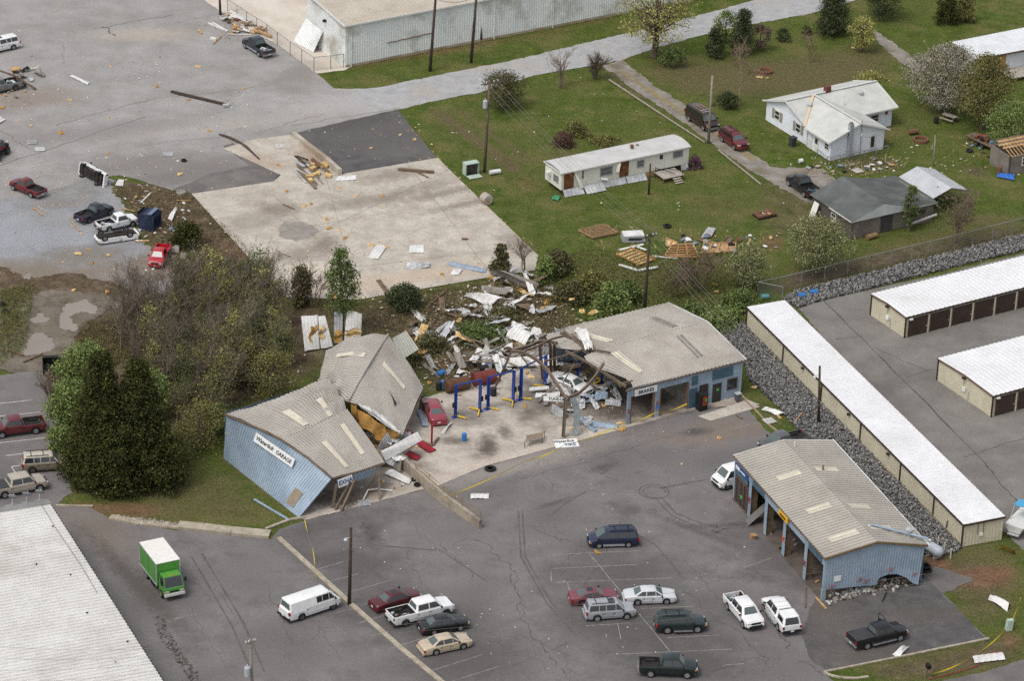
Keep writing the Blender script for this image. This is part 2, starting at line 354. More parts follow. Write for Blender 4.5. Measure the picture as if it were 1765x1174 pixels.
M_up = mat('bleached_asphalt', S(140, 137, 134), S(164, 160, 157), .92, .25, fine=.18, bump=.25, bscale=4, c3=S(134, 129, 124), s3=.06, lo=.3, hi=.7, patches=[(640, 170, 10, 4, 15, S(168, 166, 165), .95), (560, 185, 10, 4, 10, S(170, 166, 163), .8), (330, 300, 14, 5, 25, S(120, 115, 111), .9), (260, 280, 12, 4, 10, S(126, 121, 117), .8), (380, 215, 16, 3, 20, S(172, 166, 160), .6), (250, 60, 8, 3, 10, S(172, 162, 150), .8), (60, 170, 7, 4, 15, S(140, 128, 118), .8), (520, 130, 4, 6, -30, S(134, 128, 124), .7), (130, 230, 22, 3, 20, S(132, 127, 124), .6)])
M_stor = mat('storage_asphalt', S(114, 110, 106), S(136, 132, 126), .9, .3, fine=.2, bump=.2, bscale=4, c3=S(108, 104, 100), s3=.07, lo=.3, hi=.7)
M_road = mat('pale_road_gravel', S(152, 152, 153), S(178, 177, 177), .95, .7, fine=.18, bump=.3, bscale=4, c3=S(168, 161, 152), s3=.12, lo=.3, hi=.7)
M_blueg = mat('blue_grey_gravel', S(126, 126, 128), S(156, 157, 160), .95, .35, fine=.3, bump=.5, bscale=4.5, c3=S(128, 120, 110), s3=.12, patches=[(120, 480, 12, 5, 10, S(128, 117, 104), .9), (80, 380, 4, 2, -40, S(128, 120, 112), .7), (30, 400, 12, 8, 0, S(154, 157, 163), .6), (150, 440, 6, 3, 10, S(124, 116, 106), .8), (110, 350, 5, 2, 20, S(130, 124, 118), .7), (290, 450, 4, 5, 0, S(132, 112, 96), .9), (20, 470, 8, 4, 0, S(128, 117, 104), .9)], lo=.3, hi=.7)
DC = S(132, 122, 111)
M_conc = mat('old_concrete', S(168, 160, 148), S(200, 191, 178), .9, .5, fine=.2, bump=.2, bscale=3.5, c3=S(160, 150, 137), s3=.18, lo=.3, hi=.7, patches=[(640, 345, 9, 2, 25, DC, .7), (780, 330, 8, 1.2, 32, DC, .75), (810, 350, 7, 1.0, 32, DC, .75), (680, 300, 5, 2, 25, DC, .7), (740, 320, 5, 1.5, 30, DC, .6), (900, 420, 4, 3, -50, DC, .7), (560, 420, 2.2, 3, 0, S(126, 115, 104), .8), (480, 360, 3, 2.5, 20, DC, .8), (440, 380, 3, 6, -60, DC, .5), (520, 470, 6, 3, 10, S(216, 206, 191), .7), (630, 490, 9, 2.5, 20, S(190, 172, 152), .7), (430, 280, 5, 3, 0, S(164, 146, 128), .7), (510, 440, 6, 2, 30, DC, .5), (760, 470, 8, 2, 20, S(188, 170, 150), .7), (545, 270, 3, 5, 30, S(152, 132, 112), .7)])
OL = S(88, 79, 72)
M_concg = mat('garage_concrete', S(166, 157, 146), S(198, 189, 177), .85, .5, fine=.2, bump=.15, bscale=3.5, c3=S(132, 121, 110), s3=.22, lo=.3, hi=.7, patches=[(840, 770, 1.2, 3.2, 0, OL, .9), (785, 760, 1.6, 1, 0, OL, .7), (870, 745, 1, 2, 10, OL, .7), (1000, 695, 5, 4, 20, OL, .95), (1060, 700, 5, 4, 20, OL, .95), (920, 700, 3, 4, 0, OL, .6), (800, 720, 4, 2.5, 20, OL, .6), (1110, 690, 5, 4, 20, OL, .95), (960, 660, 6, 3, 20, OL, .8), (590, 860, 4, 2, 20, OL, .8), (850, 800, 10, 2, 32, S(194, 180, 166), .7), (1180, 718, 8, 1.2, 32, S(142, 122, 104), .7), (640, 850, 5, 1.5, 20, S(140, 126, 113), .7)])
M_yard = mat('pale_yard', S(196, 185, 171), S(216, 206, 193), .95, .25, fine=.08, bump=.1, bscale=6, c3=S(182, 170, 157), s3=.1)
M_kerb = mat('kerb_concrete', S(150, 140, 122), S(184, 174, 156), .9, 1.2, fine=.15, bscale=10)
M_line = mat('worn_white_paint', S(128, 123, 120), S(174, 170, 164), .8, 1.6, lo=.38, hi=.6)
M_line2 = mat('fresh_white_paint', S(160, 156, 150), S(205, 202, 196), .8, 1.6, lo=.3, hi=.55)
M_crack = mat('crack_black', S(70, 66, 64), S(104, 98, 95), .95, 1.5)
M_oil = mat('oil_stain', S(58, 52, 49), S(88, 80, 74), .6, .8)
M_pud = mat('muddy_puddle', S(134, 124, 112), S(148, 138, 126), .05, .1, spec=.8)
M_mud = mat('wet_mud', S(92, 82, 70), S(130, 121, 108), .7, .6, bump=.4, bscale=3, fine=.2, c3=S(84, 80, 56), s3=.3)

up_lot = sheet('upper_lot', [(-700, -90), (350, -90), (352, 0), (420, 45), (480, 78), (545, 125), (575, 152), (640, 153), (700, 186), (500, 231), (445, 262), (480, 300), (470, 312), (330, 332), (290, 326), (240, 310), (205, 302), (160, 308), (85, 328), (0, 345), (-700, 430)], .012, M_up, .15, seed=1)
yard = sheet('warehouse_yard', [(352, -90), (640, -90), (640, 90), (596, 120), (545, 126), (480, 78), (420, 45), (352, 0)], .008, M_yard, .1)
road = sheet('gravel_road', [(612, 155), (655, 150), (700, 140), (880, 104), (1060, 62), (1240, 17), (1400, -30), (1560, -80), (1700, -80), (1500, -8), (1400, 22), (1240, 52), (1130, 82), (1075, 102), (1000, 116), (920, 130), (830, 158), (760, 172), (690, 187), (640, 192)], .016, M_road, .2, seed=3)
drv = sheet('gravel_driveway', [(1040, 112), (1075, 102), (1130, 148), (1190, 186), (1260, 240), (1330, 288), (1420, 290), (1440, 310), (1410, 350), (1390, 348), (1330, 312), (1290, 290), (1235, 252), (1170, 205), (1100, 158)], .012, mat('driveway_gravel', S(122, 115, 106), S(152, 146, 138), .95, .5, fine=.2, bump=.3, bscale=6, c3=S(112, 100, 78), s3=.35), .4, seed=4)
drv2 = sheet('gravel_track', [(1478, 40), (1500, 45), (1570, 95), (1600, 120), (1580, 125), (1545, 100)], .01, mat('driveway_gravel', (0, 0, 0)), .3, seed=5)
dark = sheet('asphalt_pad', [(500, 231), (684, 188), (753, 272), (585, 301)], .018, M_sealed, .12, seed=6)
ramp_dark = sheet('asphalt_apron', [(385, 252), (402, 246), (482, 300), (472, 313), (330, 333), (300, 326), (360, 300), (430, 285)], .02, M_lotd, .1, seed=7)
slab = sheet('concrete_slab', [(330, 334), (472, 313), (484, 302), (384, 256), (440, 240), (503, 232), (585, 301), (755, 272), (772, 290), (928, 441), (922, 466), (840, 479), (619, 517), (493, 513), (440, 457)], .05, M_conc, 0)
glot = sheet('gravel_lot', [(-120, 350), (0, 330), (85, 312), (160, 298), (196, 312), (204, 345), (235, 400), (262, 430), (300, 440), (322, 470), (318, 495), (270, 510), (210, 490), (120, 470), (60, 478), (0, 462), (-120, 470)], .009, M_blueg, .6, seed=8)
mudp = sheet('mud_patch', [(-20, 610), (40, 560), (30, 520), (90, 500), (170, 505), (200, 530), (150, 560), (130, 590), (95, 625), (60, 640), (-20, 640)], .006, M_mud, .8, seed=9)
for pts in ([(52, 552), (70, 540), (84, 550), (86, 556), (60, 558)], [(98, 550), (118, 522), (150, 516), (170, 528), (165, 540), (130, 540), (118, 548), (135, 568), (126, 572), (105, 566)], [(38, 600), (52, 576), (70, 574), (92, 590), (88, 606), (68, 612), (42, 614)], [(36, 474), (52, 470), (52, 482), (40, 482)]):
    sheet('puddle', pts, .018, M_pud, .4, .25, seed=11)
sheet('asphalt_patch', [(478, 392), (492, 382), (520, 383), (548, 395), (545, 408), (510, 417), (485, 410)], .056, mat('patch_asphalt', S(134, 128, 121), S(156, 149, 141), .9, .8, fine=.15), .25, .3, seed=12)
llot = sheet('left_parking', [(-90, 655), (70, 640), (85, 645), (100, 690), (118, 760), (118, 810), (125, 850), (100, 868), (-90, 885)], .012, M_lot, .25, seed=13)
lot = sheet('parking_lot', [(60, 860), (158, 876), (190, 895), (300, 914), (440, 925), (468, 930), (482, 912), (527, 897), (640, 868), (760, 836), (830, 806), (1080, 736), (1205, 704), (1305, 700), (1345, 748), (1345, 768), (1270, 780), (1262, 860), (1420, 1030), (1592, 985), (1612, 1010), (1702, 1102), (1420, 1160), (1440, 1176), (1500, 1200), (1560, 1420), (-400, 1420), (-400, 900)], .014, M_lot, .12, seed=14)
sheet('sealed_parking', [(1404, 1034), (1420, 1026), (1590, 982), (1612, 1012), (1700, 1102), (1432, 1158), (1400, 1140), (1380, 1100)], .02, M_sealed, .2, seed=15)
broad = sheet('road', [(1765, 1138), (1690, 1160), (1600, 1180), (1380, 1330), (1500, 1420), (2200, 1150), (2200, 960), (1900, 1090)], .01, M_lotd, .1)
gfl = sheet('garage_floor', [(527, 897), (640, 868), (760, 836), (830, 806), (960, 770), (1080, 738), (1205, 704), (1310, 698), (1290, 690), (1150, 570), (990, 585), (880, 640), (720, 690), (640, 740), (560, 800), (500, 860), (515, 894)], .03, M_concg, .06, seed=18)
slot = sheet('storage_lot', [(1372, 528), (1400, 521), (1600, 478), (1765, 437), (2400, 290), (2400, 1200), (1765, 950), (1735, 920), (1700, 905)], .012, M_stor, .15, seed=19)
sheet('asphalt_pad', [(1612, 975), (1640, 985), (1680, 1000), (1625, 1025), (1600, 1005)], .01, M_lotd, .3, seed=20)
sheet('grass_verge', [(1340, 745), (1300, 690), (1285, 660), (1275, 690), (1318, 740), (1390, 790), (1400, 770)], .02, gm, .2, seed=21)

# cracks, stains and painted bays
def walk(a, b, k=14, amp=.5):
    a, b = P(*a), P(*b); d = b - a; nrm = Vector((-d.y, d.x, 0)).normalized(); o = []; off = 0
    for i in range(k + 1):
        off = off * .7 + random.uniform(-1, 1) * amp; o.append(a + d * i / k + nrm * off)
    return o
mb = MB()
for a, b, wd in [((905, 905), (1025, 955), .1), ((880, 990), (905, 1075), .12), ((905, 1075), (975, 1165), .14), ((1180, 965), (1240, 1035), .08), ((1180, 1020), (1290, 1105), .1), ((1290, 1105), (1320, 1145), .1), ((1320, 1130), (1210, 1165), .08),
                 ((1220, 1005), (1290, 990), .06), ((760, 935), (820, 1000), .1), ((820, 930), (890, 985), .12), ((890, 985), (900, 1060), .1), ((700, 950), (740, 1020), .08), ((625, 900), (640, 930), .15), ((600, 925), (630, 935), .12), ((560, 890), (610, 880), .1),
                 ((885, 830), (1110, 765), .07), ((1110, 765), (1200, 740), .06), ((1090, 770), (1120, 795), .06), ((1150, 810), (1150, 850), .06), ((1180, 830), (1260, 870), .05), ((900, 1100), (985, 1130), .06), ((985, 1110), (880, 1150), .05), ((470, 1020), (500, 1110), .07), ((550, 1080), (590, 1140), .07), ((300, 960), (370, 1040), .06),
                 ((370, 1010), (430, 1090), .05), ((330, 1050), (400, 1174), .05), ((120, 900), (190, 940), .06), ((1000, 930), (960, 1000), .06), ((1040, 800), (1060, 830), .06), ((1280, 910), (1350, 930), .06), ((920, 790), (960, 850), .04), ((700, 900), (760, 950), .05), ((1345, 1090), (1360, 1120), .15), ((1380, 1140), (1420, 1165), .15)]:
    ribbon(mb, walk(a, b, 22, .3), wd * .6, .026, True, True)
for _ in range(60):
    x, y = random.uniform(480, 1350), random.uniform(800, 1170)
    ribbon(mb, walk((x, y), (x + random.uniform(-70, 70), y + random.uniform(-40, 40)), 10, .45), random.uniform(.015, .035), .0255, True, True)
tag(mb.build('crack', M_crack, lot), kind='stuff')
mb = MB()
for a, b, wd in [((0, 285), (250, 200), .12), ((160, 48), (300, 25), .12), ((180, 45), (198, 62), .25), ((95, 215), (260, 170), .1), ((260, 170), (440, 150), .06), ((0, 225), (60, 260), .08), ((105, 70), (110, 110), .06), ((500, 215), (690, 185), .07), ((440, 230), (560, 195), .06), ((230, 250), (400, 235), .05), ((300, 40), (420, 15), .06)]:
    ribbon(mb, walk(a, b, 16, .3), wd, .022, True, True)
tag(mb.build('crack', mat('pale_crack', S(104, 98, 94)), up_lot), kind='stuff')
mb = MB()
for a, b in [((530, 410), (780, 290)), ((620, 515), (560, 300)), ((470, 335), (640, 510)), ((700, 280), (850, 478)), ((480, 400), (850, 335)), ((540, 470), (910, 425))]:
    ribbon(mb, [P(a[0] + (b[0] - a[0]) * t / 12, a[1] + (b[1] - a[1]) * t / 12) for t in range(13)], .05, .057, True, True)
tag(mb.build('joint', mat('slab_joint', S(128, 118, 104)), slab), kind='stuff')
mb = MB()
for a, b, wd in [((1420, 520), (1700, 800), .16), ((1700, 800), (1765, 880), .16), ((1505, 600), (1600, 640), .08), ((1660, 790), (1765, 755), .1), ((1560, 650), (1640, 630), .07), ((1440, 585), (1480, 580), .1)]:
    ribbon(mb, walk(a, b, 18, .12), wd, .022, True, True)
tag(mb.build('crack', M_crack, slot), kind='stuff')
mb = MB()
for c, r_, n_k in (((1127, 848), 1.5, 26), ((1128, 849), 1.15, 22)): q_ = P(*c); ribbon(mb, [q_ + Vector((r_ * math.cos(k * .25), r_ * math.sin(k * .25), 0)) for k in range(n_k)], .16, .0262, True, True)
for pts in ([(1140, 858), (1165, 885), (1215, 905), (1262, 915)], [(1132, 862), (1158, 890), (1208, 911), (1250, 922)], [(1225, 918), (1240, 905), (1300, 902), (1330, 896)], [(1228, 921), (1250, 912), (1310, 908)], [(1140, 842), (1180, 834), (1230, 825)], [(945, 892), (975, 868), (1015, 845)], [(1030, 815), (1055, 800)], [(1034, 818), (1058, 806)], [(1000, 1020), (1040, 960), (1075, 890)], [(900, 880), (905, 960), (950, 1040), (1010, 1100)], [(893, 880), (898, 960), (942, 1040), (1000, 1105)], [(1180, 1000), (1130, 940), (1060, 900)], [(560, 960), (640, 940), (760, 950), (850, 1010)], [(330, 960), (400, 1080), (440, 1174)], [(348, 955), (420, 1075), (462, 1174)]):
    q_ = [P(*p) for p in pts]; o = []
    for a, b in zip(q_, q_[1:]): o += [a.lerp(b, k / 7) for k in range(7)]
    ribbon(mb, o, .2, .0262, True, True)
tag(mb.build('tyre_mark', mat('tyre_mark', S(86, 82, 80), S(108, 103, 100), .8, 1.2), lot), kind='stuff')
mb = MB(); q_ = [(1072, 122), (1110, 150), (1160, 182), (1215, 218), (1262, 250), (1310, 282)]; o = []
for a, b in zip(q_, q_[1:]): o += [P(*a).lerp(P(*b), k / 6) for k in range(6)]
ribbon(mb, o, 1.0, .0165, True, True); mb.build('grassy_strip', mat('strip_tan', S(124, 112, 84), S(148, 136, 108), .95, 1.5, fine=.2), drv)
def lines(parent, lst, wd, z, mt):
    for a, b in lst:
        mb = MB(); A, B_ = P(*a), P(*b); ribbon(mb, [A + (B_ - A) * t / 6 for t in range(7)], wd, z, True); mb.build('parking_line', mt, parent)
lines(lot, [((953, 957), (1106, 950)), ((953, 981), (1100, 974)), ((957, 1005), (1159, 997)), ((1105, 1050), (1196, 1046)), ((1010, 1080), (1085, 1075)), ((1150, 1100), (1240, 1096)), ((1065, 1129), (1262, 1120)), ((1245, 1148), (1282, 1145)),
            ((1013, 952), (1160, 1130)), ((950, 984), (950, 1005)), ((978, 1005), (985, 1030)), ((1065, 1077), (1070, 1102)), ((1350, 1040), (1310, 1048)), ((1280, 980), (1330, 963)), ((530, 987), (593, 969)), ((560, 1005), (618, 990)), ((597, 1023), (674, 1001)), ((622, 1045), (650, 1036)), ((616, 1076), (690, 1053)), ((640, 1097), (670, 1090)), ((670, 1120), (748, 1095)), ((690, 1140), (760, 1125)), ((735, 1160), (830, 1130)), ((780, 1175), (860, 1150)), ((300, 1068), (340, 1060)), ((580, 1057), (610, 1050)),
            ((1250, 742), (1305, 730)), ((1295, 757), (1345, 747))], .065, .0272, M_line)
lines(llot, [((-10, 697), (56, 690)), ((-10, 719), (68, 711)), ((-10, 765), (80, 755)), ((10, 786), (103, 775)), ((20, 805), (26, 815)), ((20, 805), (34, 803))], .12, .024, M_line2)
lines(up_lot, [((40, 108), (75, 97)), ((65, 150), (128, 138)), ((210, 100), (240, 110)), ((240, 120), (250, 105))], .12, .024, M_line)
mb = MB(); ribbon(mb, [(104, -5), (107, 8), (103, 16), (90, 22), (75, 26)], .15, .024); mb.build('parking_line', mat('worn_yellow_paint', S(170, 155, 110), S(150, 142, 125), .8, 2.), up_lot)
# ------------------------------------------------------------------ building materials
M_roofb = mat('weathered_roof_metal', S(170, 164, 155), S(184, 178, 168), .55, .35, metal=0.0, coord='pos', fine=.03, bscale=3, c3=S(160, 153, 143), s3=.12, spec=.4)
M_sky = mat('translucent_panel', S(224, 217, 198), S(206, 198, 178), .5, .8)
M_blue = mat('blue_cladding', S(142, 160, 176), S(164, 180, 195), .5, .4, fine=.07, bscale=2.5, c3=S(136, 152, 167), s3=.3, spec=.4)
M_bluedk = mat('faded_teal_panel', S(66, 92, 108), S(82, 108, 124), .6, 1.2)
M_whiter = mat('white_roof_metal', S(220, 220, 221), S(234, 234, 235), .45, .4, fine=.04, bscale=2, spec=.4, c3=S(210, 209, 207), s3=.2)
M_cream = mat('cream_roof_metal', S(214, 211, 206), S(230, 228, 224), .5, .3, fine=.06, bscale=2, spec=.4, c3=S(200, 195, 188), s3=.12)
M_beige = mat('beige_cladding', S(202, 194, 170), S(216, 208, 184), .6, .5, fine=.05, bscale=3)
M_brown = mat('bronze_trim', S(58, 46, 40), S(72, 58, 50), .6, 1.)
M_door = mat('brown_rollup', S(66, 52, 46), S(78, 62, 56), .5, 1.)
M_pgrey = mat('pale_grey_cladding', S(226, 230, 229), S(242, 244, 241), .55, .25, fine=.05, bscale=3, c3=S(180, 178, 166), s3=.2)
M_trimw = mat('white_trim', S(214, 212, 206), S(226, 224, 220), .5, 2.)
M_glass = mat('window_glass', (.03, .035, .04), rough=.08, spec=.6)
M_dark = mat('dark_interior', S(42, 38, 36), S(56, 50, 46), .95, .8)
M_steel = mat('bronze_steel', S(104, 90, 76), S(124, 109, 94), .6, .9)
M_wood = mat('raw_timber', S(168, 132, 90), S(206, 170, 124), .85, 1.4, fine=.2, bscale=9)
M_woodd = mat('grey_timber', S(100, 84, 68), S(132, 114, 94), .9, 1.4, fine=.2, bscale=9)
M_ins = mat('yellow_insulation', S(196, 160, 96), S(224, 198, 146), .95, 1.2, fine=.18, bscale=7)
M_insd = mat('orange_insulation', S(166, 122, 62), S(200, 158, 92), .95, 1.2, fine=.2, bscale=6)
M_pmet = mat('bare_metal_sheet', S(166, 168, 170), S(202, 203, 204), .4, .8, metal=.15, fine=.08, bscale=5)
M_wmet = mat('white_metal_sheet', S(206, 204, 200), S(230, 229, 226), .5, .8, fine=.06, bscale=5)
M_gmet = mat('brown_backed_sheet', S(128, 122, 114), S(154, 148, 139), .55, .8, fine=.08, bscale=4)
M_bmet = mat('blue_metal_sheet', S(136, 152, 168), S(158, 174, 190), .5, .8, fine=.06, bscale=4)
M_black = mat('black_rubber', S(26, 25, 25), S(38, 37, 36), .85, 3.)
M_red = mat('spray_red', S(150, 58, 62))
M_yel = mat('tape_yellow', S(226, 200, 40))
M_signw = mat('sign_white', S(226, 228, 226), S(236, 236, 234), .5, 2.)
M_ink = mat('sign_ink', S(28, 34, 48))
M_inkb = mat('sign_blue', S(52, 92, 128))
M_hw = mat('white_siding', S(222, 226, 233), S(234, 238, 244), .7, .6, fine=.04, bscale=4)
M_hroof = mat('pale_shingle', S(184, 185, 179), S(204, 204, 198), .9, .5, fine=.12, bscale=7)
M_rust = mat('rust', S(98, 68, 52), S(126, 92, 72), .9, 1.5)

E1 = Vector((math.cos(R(31.5)), math.sin(R(31.5)), 0)); E2 = Vector((-E1.y, E1.x, 0)); UZ = Vector((0, 0, 1))
def px(*a): return [P(*p) for p in a]
def polyface(T, name, pts, mt, world=True, th=0.0):
    mb = MB(); pts = [Vector(p) for p in pts]
    if th:
        n = (pts[1] - pts[0]).cross(pts[2] - pts[0]).normalized() * th; mb.hexa(pts, [p + n for p in pts])
    else: mb.add(pts, [tuple(range(len(pts)))])
    return mb.build(name, mt, T, world=world)
def bars(T, name, segs, wd, ht, mt, world=True):
    for a, b in segs: MB().beam(a, b, wd, ht).build(name, mt, T, world=world)
def window(T, c, u, wd, ht, frame=None, pane=None, name='window', world=False, n=None, mull=True, parent=None):
    """window on a wall: centre c, horizontal direction u, outward normal n"""
    c = Vector(c); u = Vector(u).normalized(); n = Vector(n) if n is not None else u.cross(UZ)
    n.normalize(); fr = frame or M_trimw; mb = MB(); t = .08
    for s_ in (-1, 1):
        mb.beam(c + u * s_ * (wd / 2) - UZ * (ht / 2 + t) + n * .03, c + u * s_ * (wd / 2) + UZ * (ht / 2 + t) + n * .03, .1, t, up=n)
        mb.beam(c - u * wd / 2 + UZ * s_ * ht / 2 + n * .032, c + u * wd / 2 + UZ * s_ * ht / 2 + n * .032, .1, t, up=n)
    if mull: mb.beam(c - u * wd / 2 + n * .034, c + u * wd / 2 + n * .034, .06, .06, up=n)
    f = mb.build(name, fr, T, world=world)
    p = MB().quad(c - u * wd / 2 - UZ * ht / 2 + n * .02, c + u * wd / 2 - UZ * ht / 2 + n * .02, c + u * wd / 2 + UZ * ht / 2 + n * .02, c - u * wd / 2 + UZ * ht / 2 + n * .02).build('pane', pane or M_glass, T, world=world)
    p.parent = f
    return f
FONT = None
def lettering(T, text, c, u, v, size, mt, name='lettering', world=True, shear=0.0, depth=.01):
    cu = bpy.data.curves.new(name, 'FONT'); cu.body = text; cu.size = size; cu.align_x = 'CENTER'; cu.align_y = 'CENTER'; cu.extrude = depth; cu.shear = shear; cu.offset = size * .018
    tmp = bpy.data.objects.new(name, cu); COL.objects.link(tmp); dg = bpy.context.evaluated_depsgraph_get()
    me = bpy.data.meshes.new_from_object(tmp.evaluated_get(dg)); bpy.data.objects.remove(tmp)
    me.materials.clear(); me.materials.append(mt)
    u = Vector(u).normalized(); v = Vector(v); v = (v - u * v.dot(u)).normalized(); n = u.cross(v)
    M = Matrix((u, v, n)).transposed().to_4x4(); c = Vector(c)
    off = ROOT.get(T.name) if world else Vector((0, 0, 0))
    M.translation = c - off; me.transform(M)
    o = bpy.data.objects.new(name, me); COL.objects.link(o); o.parent = T; ROOT[o.name] = ROOT.get(T.name, Vector((0, 0, 0))); return o
def sign(name, label, c, u, v, wd, ht, texts, back=None, thick=.05):
    c = Vector(c); u = Vector(u).normalized(); v = Vector(v); v = (v - u * v.dot(u)).normalized(); n = u.cross(v)
    T = thing(name, label, 'sign', c)
    MB().hexa([c - u * wd / 2 - v * ht / 2, c + u * wd / 2 - v * ht / 2, c + u * wd / 2 + v * ht / 2, c - u * wd / 2 + v * ht / 2], [c - u * wd / 2 - v * ht / 2 + n * thick, c + u * wd / 2 - v * ht / 2 + n * thick, c + u * wd / 2 + v * ht / 2 + n * thick, c - u * wd / 2 + v * ht / 2 + n * thick]).build('board', back or M_signw, T)
    for (t, du, dv, sz, mt, sh) in texts: lettering(T, t, c + u * du + v * dv + n * (thick + .012), u, v, sz, mt, shear=sh)
    return T
def skylight(T, fn, u0, u1, v0, v1, mt, n=3, lift=.06, world=True):
    return ribbed(MB(), lambda u, v: Vector(fn(u0 + (u1 - u0) * u, v0 + (v1 - v0) * v)) + UZ * lift, n, 2, .04).build('skylight', mt, T, world=world)

# ------------------------------------------------------------------ brake workshop (still standing)
o = P(1078, 733); LB, DB, HB, RB = 14.45, 14.8, 4.3, 1.05
T = thing('workshop', 'blue metal garage still standing, with a BRAKES sign over open bays', 'building', o, R(31.5)); BW = T
mb = MB()
f1 = bil((-.3, -.15, HB - .05), (LB + .3, -.15, HB - .05), (LB + .3, DB / 2, HB + RB), (-.3, DB / 2, HB + RB)); f2 = bil((.0, DB / 2, HB + RB), (LB + .3, DB / 2, HB + RB), (LB + .3, DB + .3, HB - .05), (-2.0, DB + .3, HB - .05))
jag = lambda f, s: (lambda u, v: Vector(f(u, v)) + Vector(((1 - u) ** 6 * (1.2 * math.sin(v * 5 + s) + .5), 0, -(1 - u) ** 8 * .5)))
g1, g2 = jag(f1, .4), jag(f2, 2)
ribbed(mb, g1, 32, 6, .1); ribbed(mb, g2, 34, 6, .07)
mb.build('roof', M_roofb, T, world=False)
MB().beam((-.3, -.15, HB - .14), (LB + .32, -.15, HB - .14), .1, .16).build('eave_trim', M_steel, T, world=False)
MB().beam((LB + .33, -.15, HB - .08), (LB + .33, DB / 2, HB + RB - .03), .08, .22).beam((LB + .33, DB / 2, HB + RB - .03), (LB + .33, DB + .3, HB - .08), .08, .22).build('gable_trim', M_pgrey, T, world=False)
for f, a in ((g1, (.16, .22, .3, .85)), (g1, (.68, .74, .3, .85)), (g2, (.2, .26, .15, .7)), (g2, (.72, .78, .1, .6))):
    skylight(T, f, *a, M_sky if a[0] < .5 else mat('grimy_panel', S(150, 143, 134), S(120, 114, 108), .6, 3.), world=False)
def wallrib(T, a, b, z0, z1, mt, name='wall', pitch=.3, world=False, depth=.035):
    a, b = Vector(a), Vector(b); n = max(2, int((b - a).length / pitch))
    return ribbed(MB(), bil(a + UZ * z0, b + UZ * z0, b + UZ * z1, a + UZ * z1), n, 1, depth, sharp=False).build(name, mt, T, world=world)
# front: piers at 0-.7, 3.3-4.1, 7.6 on; two open bays, then office wall with door and window
for a, b in ((0, .55), (3.45, 4.15), (7.7, 8.9)): wallrib(T, (a, 0, 0), (b, 0, 0), 0, HB, M_blue, 'pier')
wallrib(T, (.55, 0, 0), (3.45, 0, 0), 3.2, HB, M_blue, 'header'); wallrib(T, (4.15, 0, 0), (7.7, 0, 0), 3.3, HB, M_blue, 'header')
wallrib(T, (8.9, 0, 0), (LB, 0, 0), 0, HB, M_blue, 'wall')
for x in (.57, 3.43, 4.17, 7.68): MB().box((x, .12, 1.62), (.14, .3, 3.2)).build('jamb', M_rust if x < 1 else mat('jamb_brown', S(120, 92, 70), S(140, 112, 88), .8, 2.), T, world=False)
MB().box((8.4, -.06, 3.25), (.75, .05, 1.0)).build('panel', M_bluedk, T, world=False); MB().box((11.9, -.06, 3.3), (2.6, .05, 1.1)).build('panel', M_bluedk, T, world=False)
MB().box((8.3, -.06, 1.2), (.95, .05, 2.3)).build('panel', M_bluedk, T, world=False)
MB().box((9.6, -.05, 1.55), (1.1, .06, 1.9)).build('panel', mat('dark_panel', S(62, 54, 52)), T, world=False)
d = MB().box((11.3, -.07, 1.1), (1.05, .06, 2.2)).build('door', mat('door_dark', S(40, 40, 42), rough=.25, spec=.5), T, world=False); MB().box((11.35, -.12, 1.5), (.28, .02, .26)).build('notice', mat('green_notice', S(86, 190, 60)), T, world=False).parent = d
window(T, (13.2, -.06, 1.75), (1, 0, 0), 1.15, 1.2, frame=mat('bronze_frame', S(86, 74, 68)), n=(0, -1, 0), mull=False)
wallrib(T, (LB, 0, 0), (LB, DB, 0), 0, HB, M_blue); wallrib(T, (LB, DB, 0), (0, DB, 0), 0, HB, M_blue)
polyface(T, 'gable', [(LB + .01, 0, HB), (LB + .01, DB, HB), (LB + .01, DB / 2, HB + RB - .06)], M_blue, False)
MB().box((8.0, 7, 1.9), (.15, 13.5, 3.8)).build('partition', mat('inner_white', S(150, 146, 138), S(120, 116, 110), .9, 1.), T, world=False)
for y in (1.5, 7.4, 13): MB().beam((.1, y, HB - .25), (8, y, HB - .25), .15, .3).build('rafter', M_steel, T, world=False)
for s_ in ((.25, 1.6), (3.8, 1.75)):   # painted search marks and a wheelchair sign on the piers
    for a, b in (((-.15, .25), (.15, -.25)), ((-.15, -.2), (.17, .2))): MB().beam((s_[0] + a[0], -.07, s_[1] + a[1]), (s_[0] + b[0], -.07, s_[1] + b[1]), .03, .09, up=(0, 1, 0)).build('painted_mark', M_red, T, world=False)
MB().box((3.8, -.07, 1.25), (.38, .03, .5)).build('notice', mat('access_blue', S(40, 96, 190), S(120, 160, 220), .5, 6.), T, world=False)
w_ = lambda x, y, z: T.matrix_basis @ Vector((x, y, z))
TM = Matrix.Translation(o) @ Matrix.Rotation(R(31.5), 4, 'Z')
sign('wall_sign', 'white BRAKES sign over the bay of the blue workshop', TM @ Vector((2.2, -.2, 3.62)), E1, UZ, 2.75, .72, [('BRAKES', 0, -.0, .56, M_ink, 0)], thick=.05)
